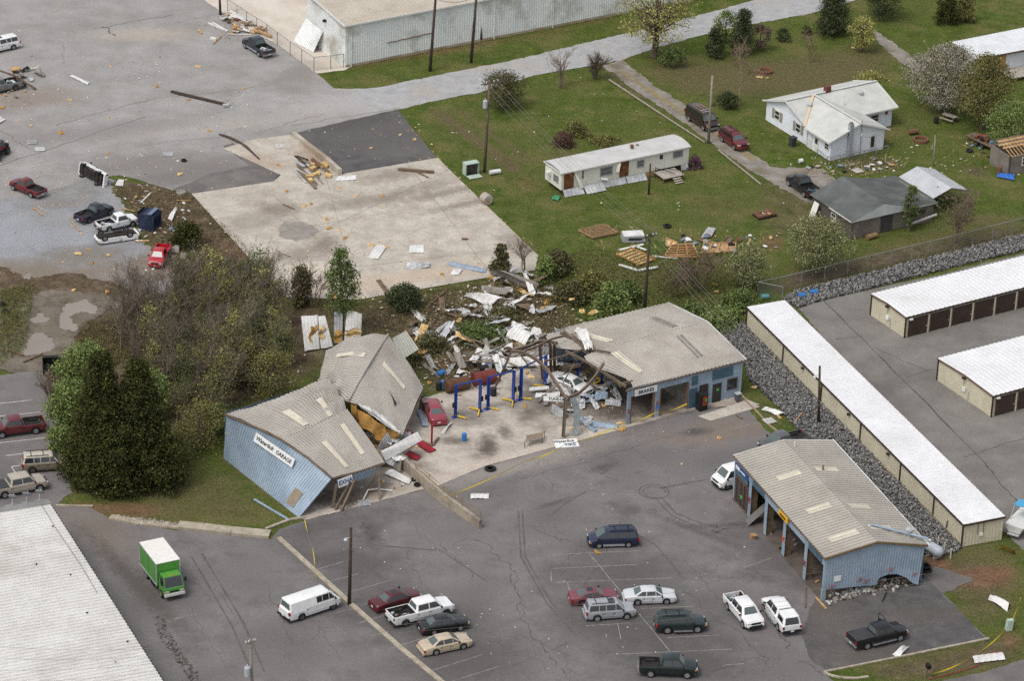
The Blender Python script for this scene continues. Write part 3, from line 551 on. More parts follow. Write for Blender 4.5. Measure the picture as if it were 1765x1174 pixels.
# drink machine and small cart outside
T = thing('vending_machine', 'black drinks vending machine against the blue workshop wall', 'vending machine', TM @ Vector((8.95, -.75, .03)), R(31.5))
MB().box((0, 0, .95), (.95, .85, 1.85)).build('cabinet', M_black, T, world=False); MB().box((.1, -.44, 1.2), (.5, .03, 1.1)).build('front_panel', mat('machine_front', S(60, 50, 48), S(190, 60, 40), .3, 4.), T, world=False); MB().box((.25, -.46, 1.3), (.22, .02, .3)).build('display', mat('green_display', S(90, 170, 60)), T, world=False)
MB().box((0, -.05, 1.9), (1., .95, .06)).build('top', M_black, T, world=False)
T = thing('service_cart', 'grey wheeled cart standing outside the office window', 'cart', TM @ Vector((13.4, -1.0, .03)), R(31.5))
MB().box((0, 0, .55), (.6, .5, .7)).build('cabinet', mat('cart_grey', S(90, 92, 94)), T, world=False); MB().box((0, 0, .95), (.66, .56, .07)).build('tray', M_pmet, T, world=False)
for a in (-1, 1):
    MB().beam((a * .27, -.24, .05), (a * .27, -.24, .2), .05, .05).build('leg', M_black, T, world=False); MB().beam((a * .3, .2, .9), (a * .3, .2, 1.2), .04, .04).build('handle', M_pmet, T, world=False)
polyface(gfl, 'threshold', px((1202, 718), (1225, 726), (1310, 702), (1290, 690)), M_conc).location.z = .036

# ------------------------------------------------------------------ collapsed garage with the word GARAGE on it
o = P(450, 840); T = thing('collapsed_garage', 'blue metal garage with bent brown roof, front side fallen in', 'building', o); GL = T
wb0, wb1 = P(385, 790), P(515, 893)
wt = px((391, 714, 5.15), (440, 735, 5.5), (487, 757, 5.55), (533, 789, 4.6), (573, 823, 3.45))
def wl(u, v):
    s_ = u * 4; i = min(int(s_), 3); top = wt[i].lerp(wt[i + 1], s_ - i); b = wb0.lerp(wb1, u); p = b.lerp(top, v)
    return p + Vector((-.25, .1, 0)) * math.sin(v * 3.14) * math.sin(u * 3.14) + Vector((.05 * math.sin(u * 40), 0, 0)) * v
ribbed(MB(), wl, 44, 8, .05).build('wall', M_blue, T)
MB().tube([wt[i] + Vector((-.12, -.12, .02)) for i in range(5)], .11, 5).build('gable_trim', mat('trim_brown', S(92, 76, 60), S(116, 98, 80), .7, 1.), T)
e_ = .012
def onwall(u0, u1, v0, v1, off=.1):
    n = lambda u, v: (wl(u + .01, v) - wl(u - .01, v)).cross(wl(u, v + .01) - wl(u, v - .01)).normalized() * off
    return lambda u, v: wl(u0 + (u1 - u0) * u, v0 + (v1 - v0) * v) + n(u0 + (u1 - u0) * u, v0 + (v1 - v0) * v)
dn = (wl(.51, .5) - wl(.49, .5)).cross(wl(.5, .51) - wl(.5, .49)); SG = 1 if dn.dot(Vector((-.5, -.8, .2))) > 0 else -1
MB().grid(onwall(.81, .90, .09, .42, .09 * SG), 2, 2).build('door', mat('plywood_door', S(132, 120, 102), S(150, 138, 118), .9, 2.), T)
# rear slope + front slope
ea = px((391, 713, 5.2), (440, 700, 5.2), (500, 678, 5.0), (545, 659, 4.9), (568, 653, 4.8)); ri = px((487, 757, 5.6), (520, 742, 5.6), (555, 725, 5.5), (580, 714, 5.4), (598, 705, 5.2))
fe = px((574, 823, 3.45), (598, 817, 3.3), (620, 811, 3.2), (642, 804, 3.1), (663, 797, 2.9))
def pl(L, u):
    s_ = min(max(u, 0), 1) * (len(L) - 1); i = min(int(s_), len(L) - 2); return L[i].lerp(L[i + 1], s_ - i)
TRI = lambda x: 2 * abs(2 * (x - math.floor(x + .5))) - 1
def rear(u, v):
    p = pl(ea, u).lerp(pl(ri, u), v); return p + UZ * (.3 * math.sin(v * 3.14) * (.3 + u * .9) - .35 * u * u * TRI(v * 2.3 + .2 * u) + .05 * TRI(u * 5 + v * 2))
def front(u, v):
    p = pl(ri, u).lerp(pl(fe, u), v); return p + UZ * (.12 * math.sin(v * 3.14) + .03 * math.sin(u * 9))
mb = MB(); ribbed(mb, rear, 30, 16, .1); ribbed(mb, front, 26, 6, .1); mb.build('roof', M_roofb, T)
for a in ((.3, .37, .45, .95), (.62, .69, .5, .98)): skylight(T, rear, *a, M_sky, lift=.07)
for a in ((.3, .37, .35, .9), (.68, .76, .2, .78)): skylight(T, front, *a, M_sky, lift=.07)
MB().tube([p + Vector((0, 0, -.12)) for p in fe], .12, 4).build('eave_trim', mat('trim_brown', 0), T)
MB().tube([p - UZ * .1 for p in ri], .09, 4).build('ridge_beam', M_steel, T)
for a, b in (((580, 835, 2.7), (573, 876)), ((604, 830, 2.6), (578, 880)), ((612, 828, 2.6), (588, 882)), ((650, 818, 2.2), (632, 850)), ((652, 815, 2.2), (655, 862))):
    MB().beam(P(*a), P(*b), .2, .28).build('column', M_steel, T)
fas = px((586, 826, 2.95), (600, 823, 2.9), (606, 822, 2.9)); 
ribbed(MB(), bil(P(580, 828, 3.2), P(648, 806, 3.0), P(640, 821, 2.0), P(582, 842, 2.1)), 10, 3, .05).build('header', M_blue, T)
ribbed(MB(), bil(P(388, 712, 4.9), P(568, 653, 4.6), P(566, 690, .1), P(388, 790, .1) + E2 * .4), 30, 1, .04).build('wall', M_blue, T)
# twisted second roof
o = P(650, 700); T = thing('twisted_roof', 'torn brown metal roof section twisted over beside the collapsed garage', 'roof', o)
A_, B_, C_, D_ = P(669, 577, 5.9), P(730, 668, 2.2), P(694, 751, 2.3), P(601, 690, 5.0); E_, F_ = P(562, 604, 3.9), P(549, 657, 3.6)
fr = bil(D_, A_, B_, C_); fl = bil(A_, D_, F_, E_)
frn = lambda u, v: fr(u, v) + UZ * (.2 * math.sin(v * 3.1) + .15 * math.sin(u * 3.1) + .09 * TRI(1.7 * u + 1.3 * v) + .2 * max(0, .35 - u) * TRI(3 * v + 2 * u))
fln = lambda u, v: fl(u, v) + UZ * (.7 * math.sin(v * 3.1) * (1 - u) + .55 * TRI(u * 2.6 + v * .9) * max(0, u - .4) * min(1, v * 2.2) - 1.1 * max(0, u - .62) * TRI(v * 1.4 + .3) + .12 * TRI(v * 2.2 - u))
mb = MB(); ribbed(mb, frn, 32, 14, .11); ribbed(mb, fln, 30, 20, .11); mb.build('roof', M_roofb, T)
MB().tube([D_.lerp(A_, i / 6) + UZ * (.24 * math.sin(i / 6 * 3.1) + .06) for i in range(7)], .1, 5).build('ridge_cap', M_roofb, T)
skylight(T, frn, .62, .68, .2, .72, M_sky, lift=.08); skylight(T, fln, .3, .37, .2, .75, M_sky, lift=.08)
MB().tube([B_ - UZ * .12, B_.lerp(C_, .5) - UZ * .12, C_ - UZ * .1], .13, 4).build('eave_trim', mat('trim_brown', 0), T)
mb = MB()    # a rip in the sheet
mb.add([frn(.42, .5) + UZ * .12, frn(.36, .62) + UZ * .12, frn(.28, .72) + UZ * .1, frn(.34, .72) + UZ * .1], [(0, 1, 2, 3)]); mb.build('tear', M_dark, T)
MB().add([frn(.43, .5) + UZ * .13, frn(.34, .74) + UZ * .5, frn(.355, .74) + UZ * .13], [(0, 1, 2)]).build('flap', M_wmet, T)
lo_ = px((604, 694, 4.7), (624, 708, 4.2), (648, 725, 3.4), (670, 740, 2.7), (692, 752, 2.3)); bt = px((606, 716, 3.3), (630, 742, 2.3), (652, 757, 1.5), (674, 764, 1.1), (690, 760, 1.))
MB().grid(lambda u, v: pl(lo_, u).lerp(pl(bt, u), v) + Vector((.25 * math.sin(u * 23), .15 * math.sin(u * 31 + v * 6), .12 * math.sin(u * 17 + 9 * v))), 26, 6).build('insulation', M_insd, T, smooth=True)
cu_ = px((612, 695, 4.8), (640, 702, 4.2), (664, 718, 3.4), (690, 745, 2.5)); cd_ = px((622, 704, 4.3), (646, 720, 3.6), (668, 736, 2.9), (690, 749, 2.4))
ribbed(MB(), lambda u, v: pl(cu_, u).lerp(pl(cd_, u), v) + Vector((0, -.15, .25)) * math.sin(v * 3), 5, 10, .05).build('curled_sheet', M_wmet, T)
for a, b in (((610, 700, 3), (620, 760)), ((700, 735, 2.0), (700, 752)), ((726, 680, 2.0), (724, 705)), ((556, 640, 3.3), (554, 690)), ((572, 612, 3.9), (570, 660)), ((640, 640, 4.6), (642, 715))):
    MB().beam(P(*a), P(*b), .18, .26).build('column', M_steel, T)
ribbed(MB(), bil(P(676, 583, 5.5), P(700, 570, 4.6), P(722, 602, 3.0), P(690, 622, 3.6)), 7, 3, .05).build('loose_sheet', mat('greenish_sheet', S(190, 190, 174), S(206, 206, 192), .5, 1.), T)
def torn(u, v): return F_.lerp(D_, u) + UZ * .1 + (P(575, 668, 4.6) - F_) * v * .3
# lettering boards
u_ = wl(.52, .8) - wl(.3, .87); c0 = onwall(.3, .3, .84, .84, .1 * SG)(0, 0); c1 = onwall(.69, .69, .775, .775, .1 * SG)(0, 0)
vv = wl(.5, .9) - wl(.5, .6)
sc_ = (c0 + c1) / 2 + Vector((-.1, -.15, .03)); ln_ = (c1 - c0).length
sign('wall_sign', 'long white sign reading GARAGE on the blue collapsed wall', sc_, c1 - c0, vv, ln_, .95, [('Waterlick', -ln_ * .245, .02, .62, M_ink, .3), ('GARAGE', ln_ * .255, -.02, .56, M_ink, 0)], thick=.08)
sign('wall_sign', 'small tilted sign with the letters EXHA under the bent eave', P(595, 830, 2.75), P(607, 826, 2.7) - P(583, 835, 2.7), UZ + E2 * .2, 1.75, .85, [('EXHA', 0, 0, .66, M_inkb, 0)], thick=.06)

# ------------------------------------------------------------------ bare steel frame between
o = P(975, 740); T = thing('bent_steel_frame', 'bent brown steel frame left standing between the two garages', 'frame', o)
def steel(pts, wd=.3, name='rafter', mt=None):
    pts = [P(*p) for p in pts]; mb = MB()
    # smooth the bend
    out = []
    for i in range(len(pts) - 1):
        for k in range(5):
            t = k / 5; p0 = pts[max(i - 1, 0)]; p1 = pts[i]; p2 = pts[i + 1]; p3 = pts[min(i + 2, len(pts) - 1)]
            out.append(.5 * ((2 * p1) + (p2 - p0) * t + (2 * p0 - 5 * p1 + 4 * p2 - p3) * t * t + (3 * p1 - p0 - 3 * p2 + p3) * t ** 3))
    out.append(pts[-1])
    for i in range(len(out) - 1):
        mb.beam(out[i] - (out[i + 1] - out[i]) * .04, out[i + 1], wd * .75, .05); mb.beam(out[i] - UZ * wd * .8, out[i + 1] - UZ * wd * .8, wd * .75, .05); mb.beam(out[i] - UZ * wd * .4, out[i + 1] - UZ * wd * .4, .06, wd * .8)
    mb.build(name, mt or M_steel, T)
steel([(976, 686, 4.7), (960, 660, 5.0), (935, 627, 5.3), (905, 607, 5.5), (881, 604, 5.4)], .32)
steel([(881, 604, 5.4), (872, 626, 3.8), (861, 650, 1.6), (852, 670, .1)], .28, 'column')
steel([(979, 684, 4.6), (999, 675, 4.9), (1022, 652, 5.3), (1041, 624, 5.6)], .28)
steel([(975, 604, 5.2), (1010, 622, 5.0), (1045, 644, 4.8), (1079, 665, 4.3)], .24)
steel([(883, 602, 5.4), (908, 596, 5.4), (932, 587, 5.3), (962, 590, 5.1)], .32); steel([(880, 600, 5.4), (876, 598, 5.4), (868, 600, 5.2)], .3)
steel([(938, 622, 4.9), (975, 612, 5.0), (1005, 602, 5.2), (1028, 603, 5.4), (1053, 607, 5.5)], .17, 'purlin'); steel([(894, 608, 5.3), (925, 596, 5.4), (950, 584, 5.4), (973, 578, 5.3)], .18, 'purlin')
steel([(971, 569, 5.0), (995, 590, 4.8), (1018, 612, 4.8), (1036, 630, 4.6)], .34); steel([(966, 571, 4.6), (985, 588, 4.4), (1002, 602, 4.2)], .3)
for a, b in (((976, 688, 4.6), (972, 755)), ((957, 593, 5.0), (957, 640, 0)), ((931, 588, 5.2), (937, 655, 0)), ((950, 592, 5.0), (951, 645, 0)), ((1000, 630, 3.2), (955, 640, 0))):
    mb = MB(); mb.beam(P(*a), P(*b), .3, .06, up=E1); mb.beam(P(*a) + E2 * .3, P(*b) + E2 * .3, .3, .06, up=E1); mb.beam(P(*a) + E2 * .15, P(*b) + E2 * .15, .05, .3, up=E1); mb.build('column', M_steel, T)
for a, b in (((899, 615, 5.0), (918, 640, 3)), ((990, 628, 4.8), (970, 660, 3.0)), ((1040, 655, 4), (1065, 685, 1.8)), ((1052, 640, 4.2), (1070, 668, 3.)), ((1020, 598, 4.6), (1036, 612, 4.6)), ((985, 575, 4.8), (1010, 600, 4.8))):
    MB().beam(P(*a), P(*b), .1, .1).build('brace', M_steel, T)
ribbed(MB(), lambda u, v: P(980, 684, 4.2).lerp(P(992, 682, 4.2), u).lerp(P(990, 750, .15).lerp(P(1000, 750, .15), u), v) + Vector((.3 * math.sin(v * 4), -.1, 0)), 4, 6, .05).build('hanging_sheet', mat('grey_blue_sheet', S(150, 158, 160), S(170, 178, 178), .5, 1.), T)
# white tarpaulin on the edge of the workshop roof
tp = px((994, 573, 4.9), (1008, 571, 4.9), (1018, 590, 5.2), (1022, 604, 5.3)); tq = px((988, 577, 4.7), (996, 585, 4.8), (1008, 606, 5.0), (1014, 607, 5.1))
T = thing('white_tarpaulin', 'crumpled white sheet caught on the torn edge of the workshop roof', 'sheet', tp[0]); 
MB().grid(lambda u, v: pl(tp, u).lerp(pl(tq, u), v) + UZ * (.35 + .18 * math.sin(u * 17 + v * 5) + .12 * math.sin(v * 13 + u * 4)), 22, 12).build('cloth', M_wmet, T, smooth=True)
sign('fallen_sign', 'white TUNE-UP sign hanging below the bent steel frame', P(957, 688, 2.2), P(975, 689, 2.2) - P(940, 687, 2.2), UZ + E2 * .3, 2.45, .5, [('TUNE-UP', .15, 0, .42, M_ink, 0)], thick=.05)
sign('fallen_sign', 'white TIRE sign lying at the edge of the garage floor', P(976, 765, .08), P(996, 764) - P(956, 767), P(974, 757) - P(978, 770) + UZ * .25, 2.5, 1.35, [('Waterlick', -.25, .33, .55, M_ink, .25), ('TIRE', .35, -.3, .62, M_inkb, 0)], thick=.06)
# ------------------------------------------------------------------ tyre shop with the row of open bays
o = P(1417, 1037); AC = R(111.8); T = thing('bay_garage', 'blue metal garage with brown roof and open bays, rubble under its end wall', 'building', o, AC - R(90)); TC = T
CM = Matrix.Translation(o) @ Matrix.Rotation(AC - R(90), 4, 'Z')
LC, WC, HC, RC = 21.0, 10.6, 4.85, .85    # along y, along x
s1 = bil((-.12, -.15, HC), (-.12, LC + .15, HC), (WC * .5, LC + .15, HC + RC), (WC * .5, -.15, HC + RC)); s2 = bil((WC * .5, -.15, HC + RC), (WC * .5, LC + .15, HC + RC), (WC + .2, LC + .15, HC - .1), (WC + .2, -.15, HC - .5))
mb = MB()
rib_flip = lambda f: (lambda u, v: f(1 - u, v))
ribbed(mb, rib_flip(s1), 46, 3, .1); ribbed(mb, rib_flip(s2), 46, 3, .1); mb.build('roof', M_roofb, T, world=False)
for f, u0, v0, v1 in ((s1, .68, .35, .8), (s1, .36, .35, .8), (s1, .1, .3, .85), (s2, .68, .1, .55), (s2, .32, .1, .5), (s2, .12, .1, .55)):
    skylight(T, rib_flip(f), 1 - u0 - .045, 1 - u0, v0, v1, M_sky, world=False)
mb = MB(); mb.beam((-.14, -.15, HC - .1), (-.14, LC + .15, HC - .1), .08, .16); mb.build('eave_trim', M_steel, T, world=False)
mb = MB(); mb.beam((-.15, -.18, HC - .06), (WC * .5, -.18, HC + RC - .06), .08, .2); mb.beam((WC * .5, -.18, HC + RC - .06), (WC + .2, -.18, HC - .56), .08, .2); mb.build('gable_trim', mat('trim_ochre', S(110, 92, 60), S(128, 110, 74), .7, 2.), T, world=False)
MB().beam((-.15, LC + .18, HC - .06), (WC * .5, LC + .18, HC + RC - .06), .08, .2).beam((WC * .5, LC + .18, HC + RC - .06), (WC + .2, LC + .18, HC - .16), .08, .2).build('gable_trim', M_pgrey, T, world=False)
MB().beam((WC + .32, -.3, HC - .55), (WC + .32, LC + .3, HC - .15), .08, .2).build('eave_trim', M_pgrey, T, world=False)
wallrib(T, (0, 0, 0), (0, LC, 0), HC - 1.05, HC - .05, M_blue, 'header')
py = [0, 4.15, 9.0, 13.3, 17.1, LC]
for i, y in enumerate(py):
    wallrib(T, (0, max(y - .32, 0), 0), (0, min(y + .32, LC), 0), 0, HC - 1.05, M_blue, 'pier'); MB().box((.45, y + (.3 if i == 0 else -.3 if i == 5 else 0), (HC - 1) / 2), (.75, .22, HC - 1)).build('jamb', M_woodd, T, world=False)
    if i in (1, 2, 4):
        for a, b in (((-.2, .3), (.2, -.3)), ((-.2, -.3), (.2, .3))): MB().beam((-.07, y + a[0], 1.9 + a[1]), (-.07, y + b[0], 1.9 + b[1]), .03, .1, up=(1, 0, 0)).build('painted_mark', M_red if i != 2 else mat('spray_orange', S(228, 92, 60)), T, world=False)
MB().box((-.06, 15.2, HC - .55), (.05, 2.7, .75)).build('panel', M_bluedk, T, world=False); MB().box((-.06, 2.1, HC - .55), (.05, 2.9, .7)).build('panel', M_bluedk, T, world=False)
MB().box((-.06, 19.1, HC - 1.25), (.06, 3.0, .9)).build('panel', M_bluedk, T, world=False)
for y in (17.7, 18.6, 19.4, 20.4): MB().box((.05, y, 1.45), (.12, .12, 2.9)).build('door_frame', mat('brown_timber', S(104, 72, 54), S(124, 88, 66), .8, 2.), T, world=False)
MB().box((.05, 19.05, 2.85), (.13, 2.8, .14)).build('door_frame', mat('brown_timber', 0), T, world=False)
MB().box((.1, 19.0, 1.4), (.05, 2.6, 2.7)).build('shop_window', M_glass, T, world=False)
MB().box((-.1, 18.8, 1.3), (.03, .3, .4)).build('notice', mat('green_notice', 0), T, world=False)
wallrib(T, (WC, 0, 0), (WC, LC, 0), 0, HC - .4, M_blue); wallrib(T, (0, LC, 0), (WC, LC, 0), 0, HC - .1, M_blue)
polyface(T, 'gable', [(0, LC + .02, HC - .1), (WC * .5, LC + .02, HC + RC - .1), (WC, LC + .02, HC - .2)], M_blue, False)
# end wall, pushed in and torn open at the bottom
bot = [(0, 1.25), (.1, 1.15), (.3, 1.0), (.54, .8), (.565, 1.55), (.66, 1.85), (.76, 1.75), (.86, 1.2), (.93, .5), (1, .15)]
def zb(u):
    for (a, p_), (b, q_) in zip(bot, bot[1:]):
        if u <= b: return p_ + (q_ - p_) * (u - a) / (b - a)
    return bot[-1][1]
def cw(u, v):
    zt = HC - .1 + RC * (1 - abs(2 * u - 1)) - (.45 * max(0, 2 * u - 1)); z = zb(u) + (zt - zb(u)) * v
    k = max(0, u - .4); return Vector((u * WC - k * .9 * (1 - v), .0 + (1 - v) * k * -.5 + .25 * math.sin(u * 6) * (1 - v) * k, z))
ribbed(MB(), cw, 36, 6, .04).build('wall', M_blue, T, world=False)
MB().box((.12, .12, .62), (.4, .3, 1.25)).build('pier', M_blue, T, world=False)
MB().box((1.4, -.07, 2.3), (.75, .03, .6)).build('notice', M_signw, T, world=False)
for u, z in ((.08, 1.5), (.36, 1.75), (.65, 2.4), (.9, 1.35), (.42, 1.4)):
    x = u * WC
    for a, b in (((-.3, -.12), (.3, .22)), ((-.1, .25), (.12, -.2))): MB().beam((x + a[0], -.3 if u > .6 else -.1, z + a[1]), (x + b[0], -.3 if u > .6 else -.1, z + b[1]), .03, .09, up=(0, 1, 0)).build('painted_mark', mat('spray_dull', S(150, 86, 88)), T, world=False)
MB().box((5, 10.5, .035), (WC - .4, LC - .4, .03)).build('floor', mat('shop_floor', S(84, 76, 70), S(112, 102, 94), .8, .6), T, world=False)
for y, x in ((4, 6), (9, 7), (13, 6), (6.5, 8), (11, 8.5)): MB().box((x, y, .9), (1.6, 1.1, 1.7)).build('shelving', mat('stock_dark', S(60, 54, 52), S(120, 100, 84), .9, 1.5), T, world=False)
MB().lathe((WC * .9, 1.4, HC - .3), [(.28, 0), (.28, .75), (.4, .78), (.4, .98), (.1, 1.05)], 12).build('roof_vent', M_pmet, T, world=False)
MB().tube([(WC * .55, LC - 1.4, HC + RC - .2), (WC * .55, LC - 1.4, HC + RC + .5)], .09, 8).build('vent_pipe', M_trimw, T, world=False); MB().tube([(WC * .62, 14.6, HC + RC - .4), (WC * .62, 14.6, HC + RC + .35)], .1, 8).build('vent_pipe', M_steel, T, world=False)
ribbed(MB(), bil((-.9, 15.2, .1), (-.6, 16.5, .1), (1.6, 16.3, 2.0), (1.4, 15.1, 2.1)), 4, 3, .04).build('fallen_sheet', mat('grey_sheet', S(112, 112, 110)), T, world=False)
MB().tube([(WC * .58, 3.0, HC + RC + .05), (WC + .4, .3, HC - .05)], .13, 4).build('loose_gutter', M_bmet, T, world=False)
sign('wall_sign', 'blue sign with white lettering over the shop door', CM @ Vector((-.1, 19.1, HC - .75)), CM.to_3x3() @ Vector((0, -1, 0)), UZ, 3.0, .6, [], mat('shop_blue', S(44, 80, 140)))
Ty = bpy.data.objects['wall_sign.003']
for a_, b_, hh_, m_ in ((19.9, .95, .36, M_signw), (18.7, 1.1, .14, M_signw)): MB().box(CM @ Vector((-.17, a_, HC - .78)), (.03, b_, hh_), AC - R(90)).build('mark', m_, Ty)
sign('wall_sign', 'yellow sign with black lettering on the open bay header', CM @ Vector((-.1, 9.1, HC - .45)), CM.to_3x3() @ Vector((0, -1, 0)), UZ, 2.0, .6, [], mat('sign_yellow', S(232, 178, 40)), .14)
Ty = bpy.data.objects['wall_sign.004']
for k_ in range(7): MB().box(CM @ Vector((-.26, 8.55 + k_ * .19, HC - .47)), (.03, .13, .22), AC - R(90)).build('mark', mat('sign_dark', S(90, 70, 30)), Ty)

# ------------------------------------------------------------------ storage units
def storage(label, o, rz, ln, wd, h, doors, posts):
    T = thing('storage_building', label, 'building', o, rz, 'storage unit buildings')
    rise = .22
    ribbed(MB(), bil((-.15, -.12, h), (ln, -.12, h), (ln, wd / 2, h + rise), (-.15, wd / 2, h + rise)), int(ln / .6), 1, .05).build('roof', M_whiter, T, world=False)
    ribbed(MB(), bil((-.15, wd / 2, h + rise), (ln, wd / 2, h + rise), (ln, wd + .12, h), (-.15, wd + .12, h)), int(ln / .6), 1, .05).build('roof', M_whiter, T, world=False)
    MB().beam((-.16, -.13, h - .1), (ln, -.13, h - .1), .08, .2).build('eave_trim', M_brown, T, world=False); MB().beam((-.16, wd + .13, h - .1), (ln, wd + .13, h - .1), .08, .2).build('eave_trim', M_brown, T, world=False)
    mb = MB(); mb.beam((-.17, -.12, h - .08), (-.17, wd / 2, h + rise - .08), .06, .18); mb.beam((-.17, wd / 2, h + rise - .08), (-.17, wd + .12, h - .08), .06, .18); mb.build('gable_trim', mat('tan_trim', S(120, 92, 72), S(90, 70, 58), .7, 1.), T, world=False)
    wallrib(T, (0, wd, 0), (0, 0, 0), 0, h, M_beige, 'wall', .35)
    for y in (0, wd): MB().box((-.03, y, h / 2), (.14, .14, h)).build('corner_trim', M_brown, T, world=False)
    if doors:
        MB().box((ln / 2, .12, h / 2), (ln, .1, h)).build('wall', M_beige, T, world=False)
        x = .35; i = 0
        while x < min(ln - 3, 24):
            d = MB(); n = 12
            for k in range(n): d.box((x + 1.35, -.01, .06 + (k + .5) * 2.2 / n), (2.55, .06 + (k % 2) * .03, 2.2 / n - .012))
            d = d.build('door', M_door, T, world=False); MB().box((x + 2.5, -.07, .9), (.12, .05, .1)).build('latch', M_pmet, T, world=False).parent = d
            MB().box((x + 1.35, .02, 2.36), (2.7, .14, .16)).build('door_frame', M_beige, T, world=False); MB().box((x + 2.78, 0, 1.15), (.2, .18, 2.3)).build('door_frame', M_beige, T, world=False)
            MB().tube([(x + 2.9, -.1, .05), (x + 2.9, -.1, h - .15)], .04, 5).build('downpipe', M_brown, T, world=False)
            x += 3.05; i += 1
        MB().box((-.12, wd * .5, 1.15), (.12, .5, .5)).build('meter_box', M_pgrey, T, world=False); MB().tube([(-.1, wd * .52, 1.3), (-.1, wd * .52, h)], .03, 5).build('conduit', M_pmet, T, world=False); MB().tube([(-.08, wd * .42, .2), (-.08, wd * .42, 1.2)], .06, 6).build('conduit', M_pmet, T, world=False)
        MB().box((.5, -.25, h - .35), (.4, .3, .14)).build('lamp', M_trimw, T, world=False); MB().box((-.3, wd * .5, h - .1), (.3, .35, .2)).build('lamp', M_brown, T, world=False)
        MB().box((ln / 2, wd - .05, h / 2), (ln, .1, h)).build('wall', M_beige, T, world=False)
    return T
storage('storage block with brown roll-up doors beside the rock bank and wire fence', P(1559, 582.6), R(31.7), 34, 6.35, 2.62, 1, 0) if 0 else None
for lab, a, b, ln in (('white-roofed storage block with a row of brown doors, nearest the wire fence', (1500, 543), (1559, 582.6), 32), ('white-roofed storage block cut off by the picture edge, beige end wall', (1614.5, 655.4), (1708.6, 719.3), 26)):
    A, B_ = P(*a), P(*b); storage(lab, B_, R(31.7), ln, (A - B_).length, 2.62, 1, 0)
A, B_ = P(1657.5, 943), P(1286, 565); dr = (B_ - A); L1 = dr.length
T = thing('storage_building', 'long narrow white-roofed storage block between the rock banks', 'building', A, math.atan2(dr.y, dr.x) - R(90), 'storage unit buildings'); W1, h = 4.45, 2.55
ribbed(MB(), bil((-.1, L1 + .1, h), (-.1, -.1, h), (W1 + .1, -.1, h + .12), (W1 + .1, L1 + .1, h + .12)), 84, 1, .05).build('roof', M_whiter, T, world=False)
wallrib(T, (0, 0, 0), (0, L1, 0), .0, h - .05, M_beige, 'wall', .35); wallrib(T, (0, 0, 0), (W1, 0, 0), 0, h, M_beige, 'wall', .35); wallrib(T, (W1, 0, 0), (W1, L1, 0), 0, h, M_beige, 'wall', .5); wallrib(T, (0, L1, 0), (W1, L1, 0), 0, h, M_beige, 'wall', .35)
MB().beam((-.12, -.12, h - .06), (-.12, L1 + .1, h - .06), .08, .2).build('eave_trim', M_brown, T, world=False); MB().beam((-.1, -.14, h - .06), (W1 + .1, -.14, h + .04), .08, .2).build('eave_trim', M_brown, T, world=False); MB().beam((W1 + .14, -.1, h + .02), (W1 + .14, L1 + .1, h + .02), .12, .16).build('gutter', mat('gutter_pink', S(150, 134, 132), S(120, 104, 100), .7, 1.), T, world=False)
for y in (0, 6.1, 13.4, 22.4, 31.6, 41, L1): MB().box((-.05, y, h / 2), (.1, .18, h)).build('post', M_brown, T, world=False)
mb = MB()
for k in range(int(L1 / .5)): mb.box((-.055, k * .5 + .25, .1 + .06 * math.sin(k * 1.3)), (.01, .5, .22 + .12 * math.sin(k * 1.3)))
mb.build('rust_band', mat('rust_stain', S(150, 110, 74), S(176, 156, 122), .9, 1.2), T, world=False)
MB().add([(-.06, 3.4, .2), (-.06, 3.2, 1.1), (-.06, 3.0, 1.5), (-.06, 3.1, .6)], [(0, 1, 2, 3)]).build('tear', M_dark, T, world=False)
MB().box((W1 * .45, -.1, 1.1), (.35, .14, .3)).build('meter_box', M_pgrey, T, world=False)
for x in (.36, .5): MB().tube([(W1 * x, -.08, 1.2), (W1 * x, -.08, h - .1)], .025, 5).build('conduit', M_dark, T, world=False)
for y in (16, 25, 36): MB().box((-.2, y, h - .45), (.25, .3, .2)).build('lamp', M_brown, T, world=False)

# ------------------------------------------------------------------ white L-shaped house
o = Vector((35.19, 55.45, 0)); HM = Matrix.Translation(o) @ Matrix.Rotation(R(32), 4, 'Z')
T = thing('house', 'white L-shaped bungalow with pale grey roof and two chimneys', 'house', o, R(32)); ez, rzz = 2.6, 4.25
def slab_(name, pts, mt, th=-.12): return polyface(T, name, pts, mt, False, th)
def wall_(name, a, b, z0, z1, mt=M_hw):
    a, b = Vector(a), Vector(b); n = 9; mb = MB(); nn = (b - a).cross(UZ).normalized()
    for k in range(n):
        za, zb_ = z0 + (z1 - z0) * k / n, z0 + (z1 - z0) * (k + 1) / n
        mb.quad(a + UZ * za + nn * .03, b + UZ * za + nn * .03, b + UZ * zb_, a + UZ * zb_)
    return mb.build(name, mt, T, world=False)
wall_('wall', (.3, 9.0, 0), (.3, .0, 0), 0, ez); wall_('wall', (.1, 0, 0), (.1, -5.0, 0), 0, ez); wall_('wall', (.1, -5.0, 0), (8.1, -5.0, 0), 0, ez); wall_('wall', (8.1, -5.0, 0), (8.1, .4, 0), 0, ez); wall_('wall', (8.1, .4, 0), (13.3, .4, 0), 0, ez); wall_('wall', (13.3, .4, 0), (13.3, 9.0, 0), 0, ez); wall_('wall', (13.3, 9, 0), (.3, 9, 0), 0, ez)
polyface(T, 'gable', [(.31, 9, ez), (.31, 0, ez), (.31, 4.6, rzz - .1)], M_hw, False); polyface(T, 'gable', [(.1, -4.99, ez), (8.1, -4.99, ez), (4.1, -4.99, rzz - .1)], M_hw, False); polyface(T, 'gable', [(13.29, 0, ez), (13.29, 9, ez), (13.29, 4.6, rzz - .1)], M_hw, False)
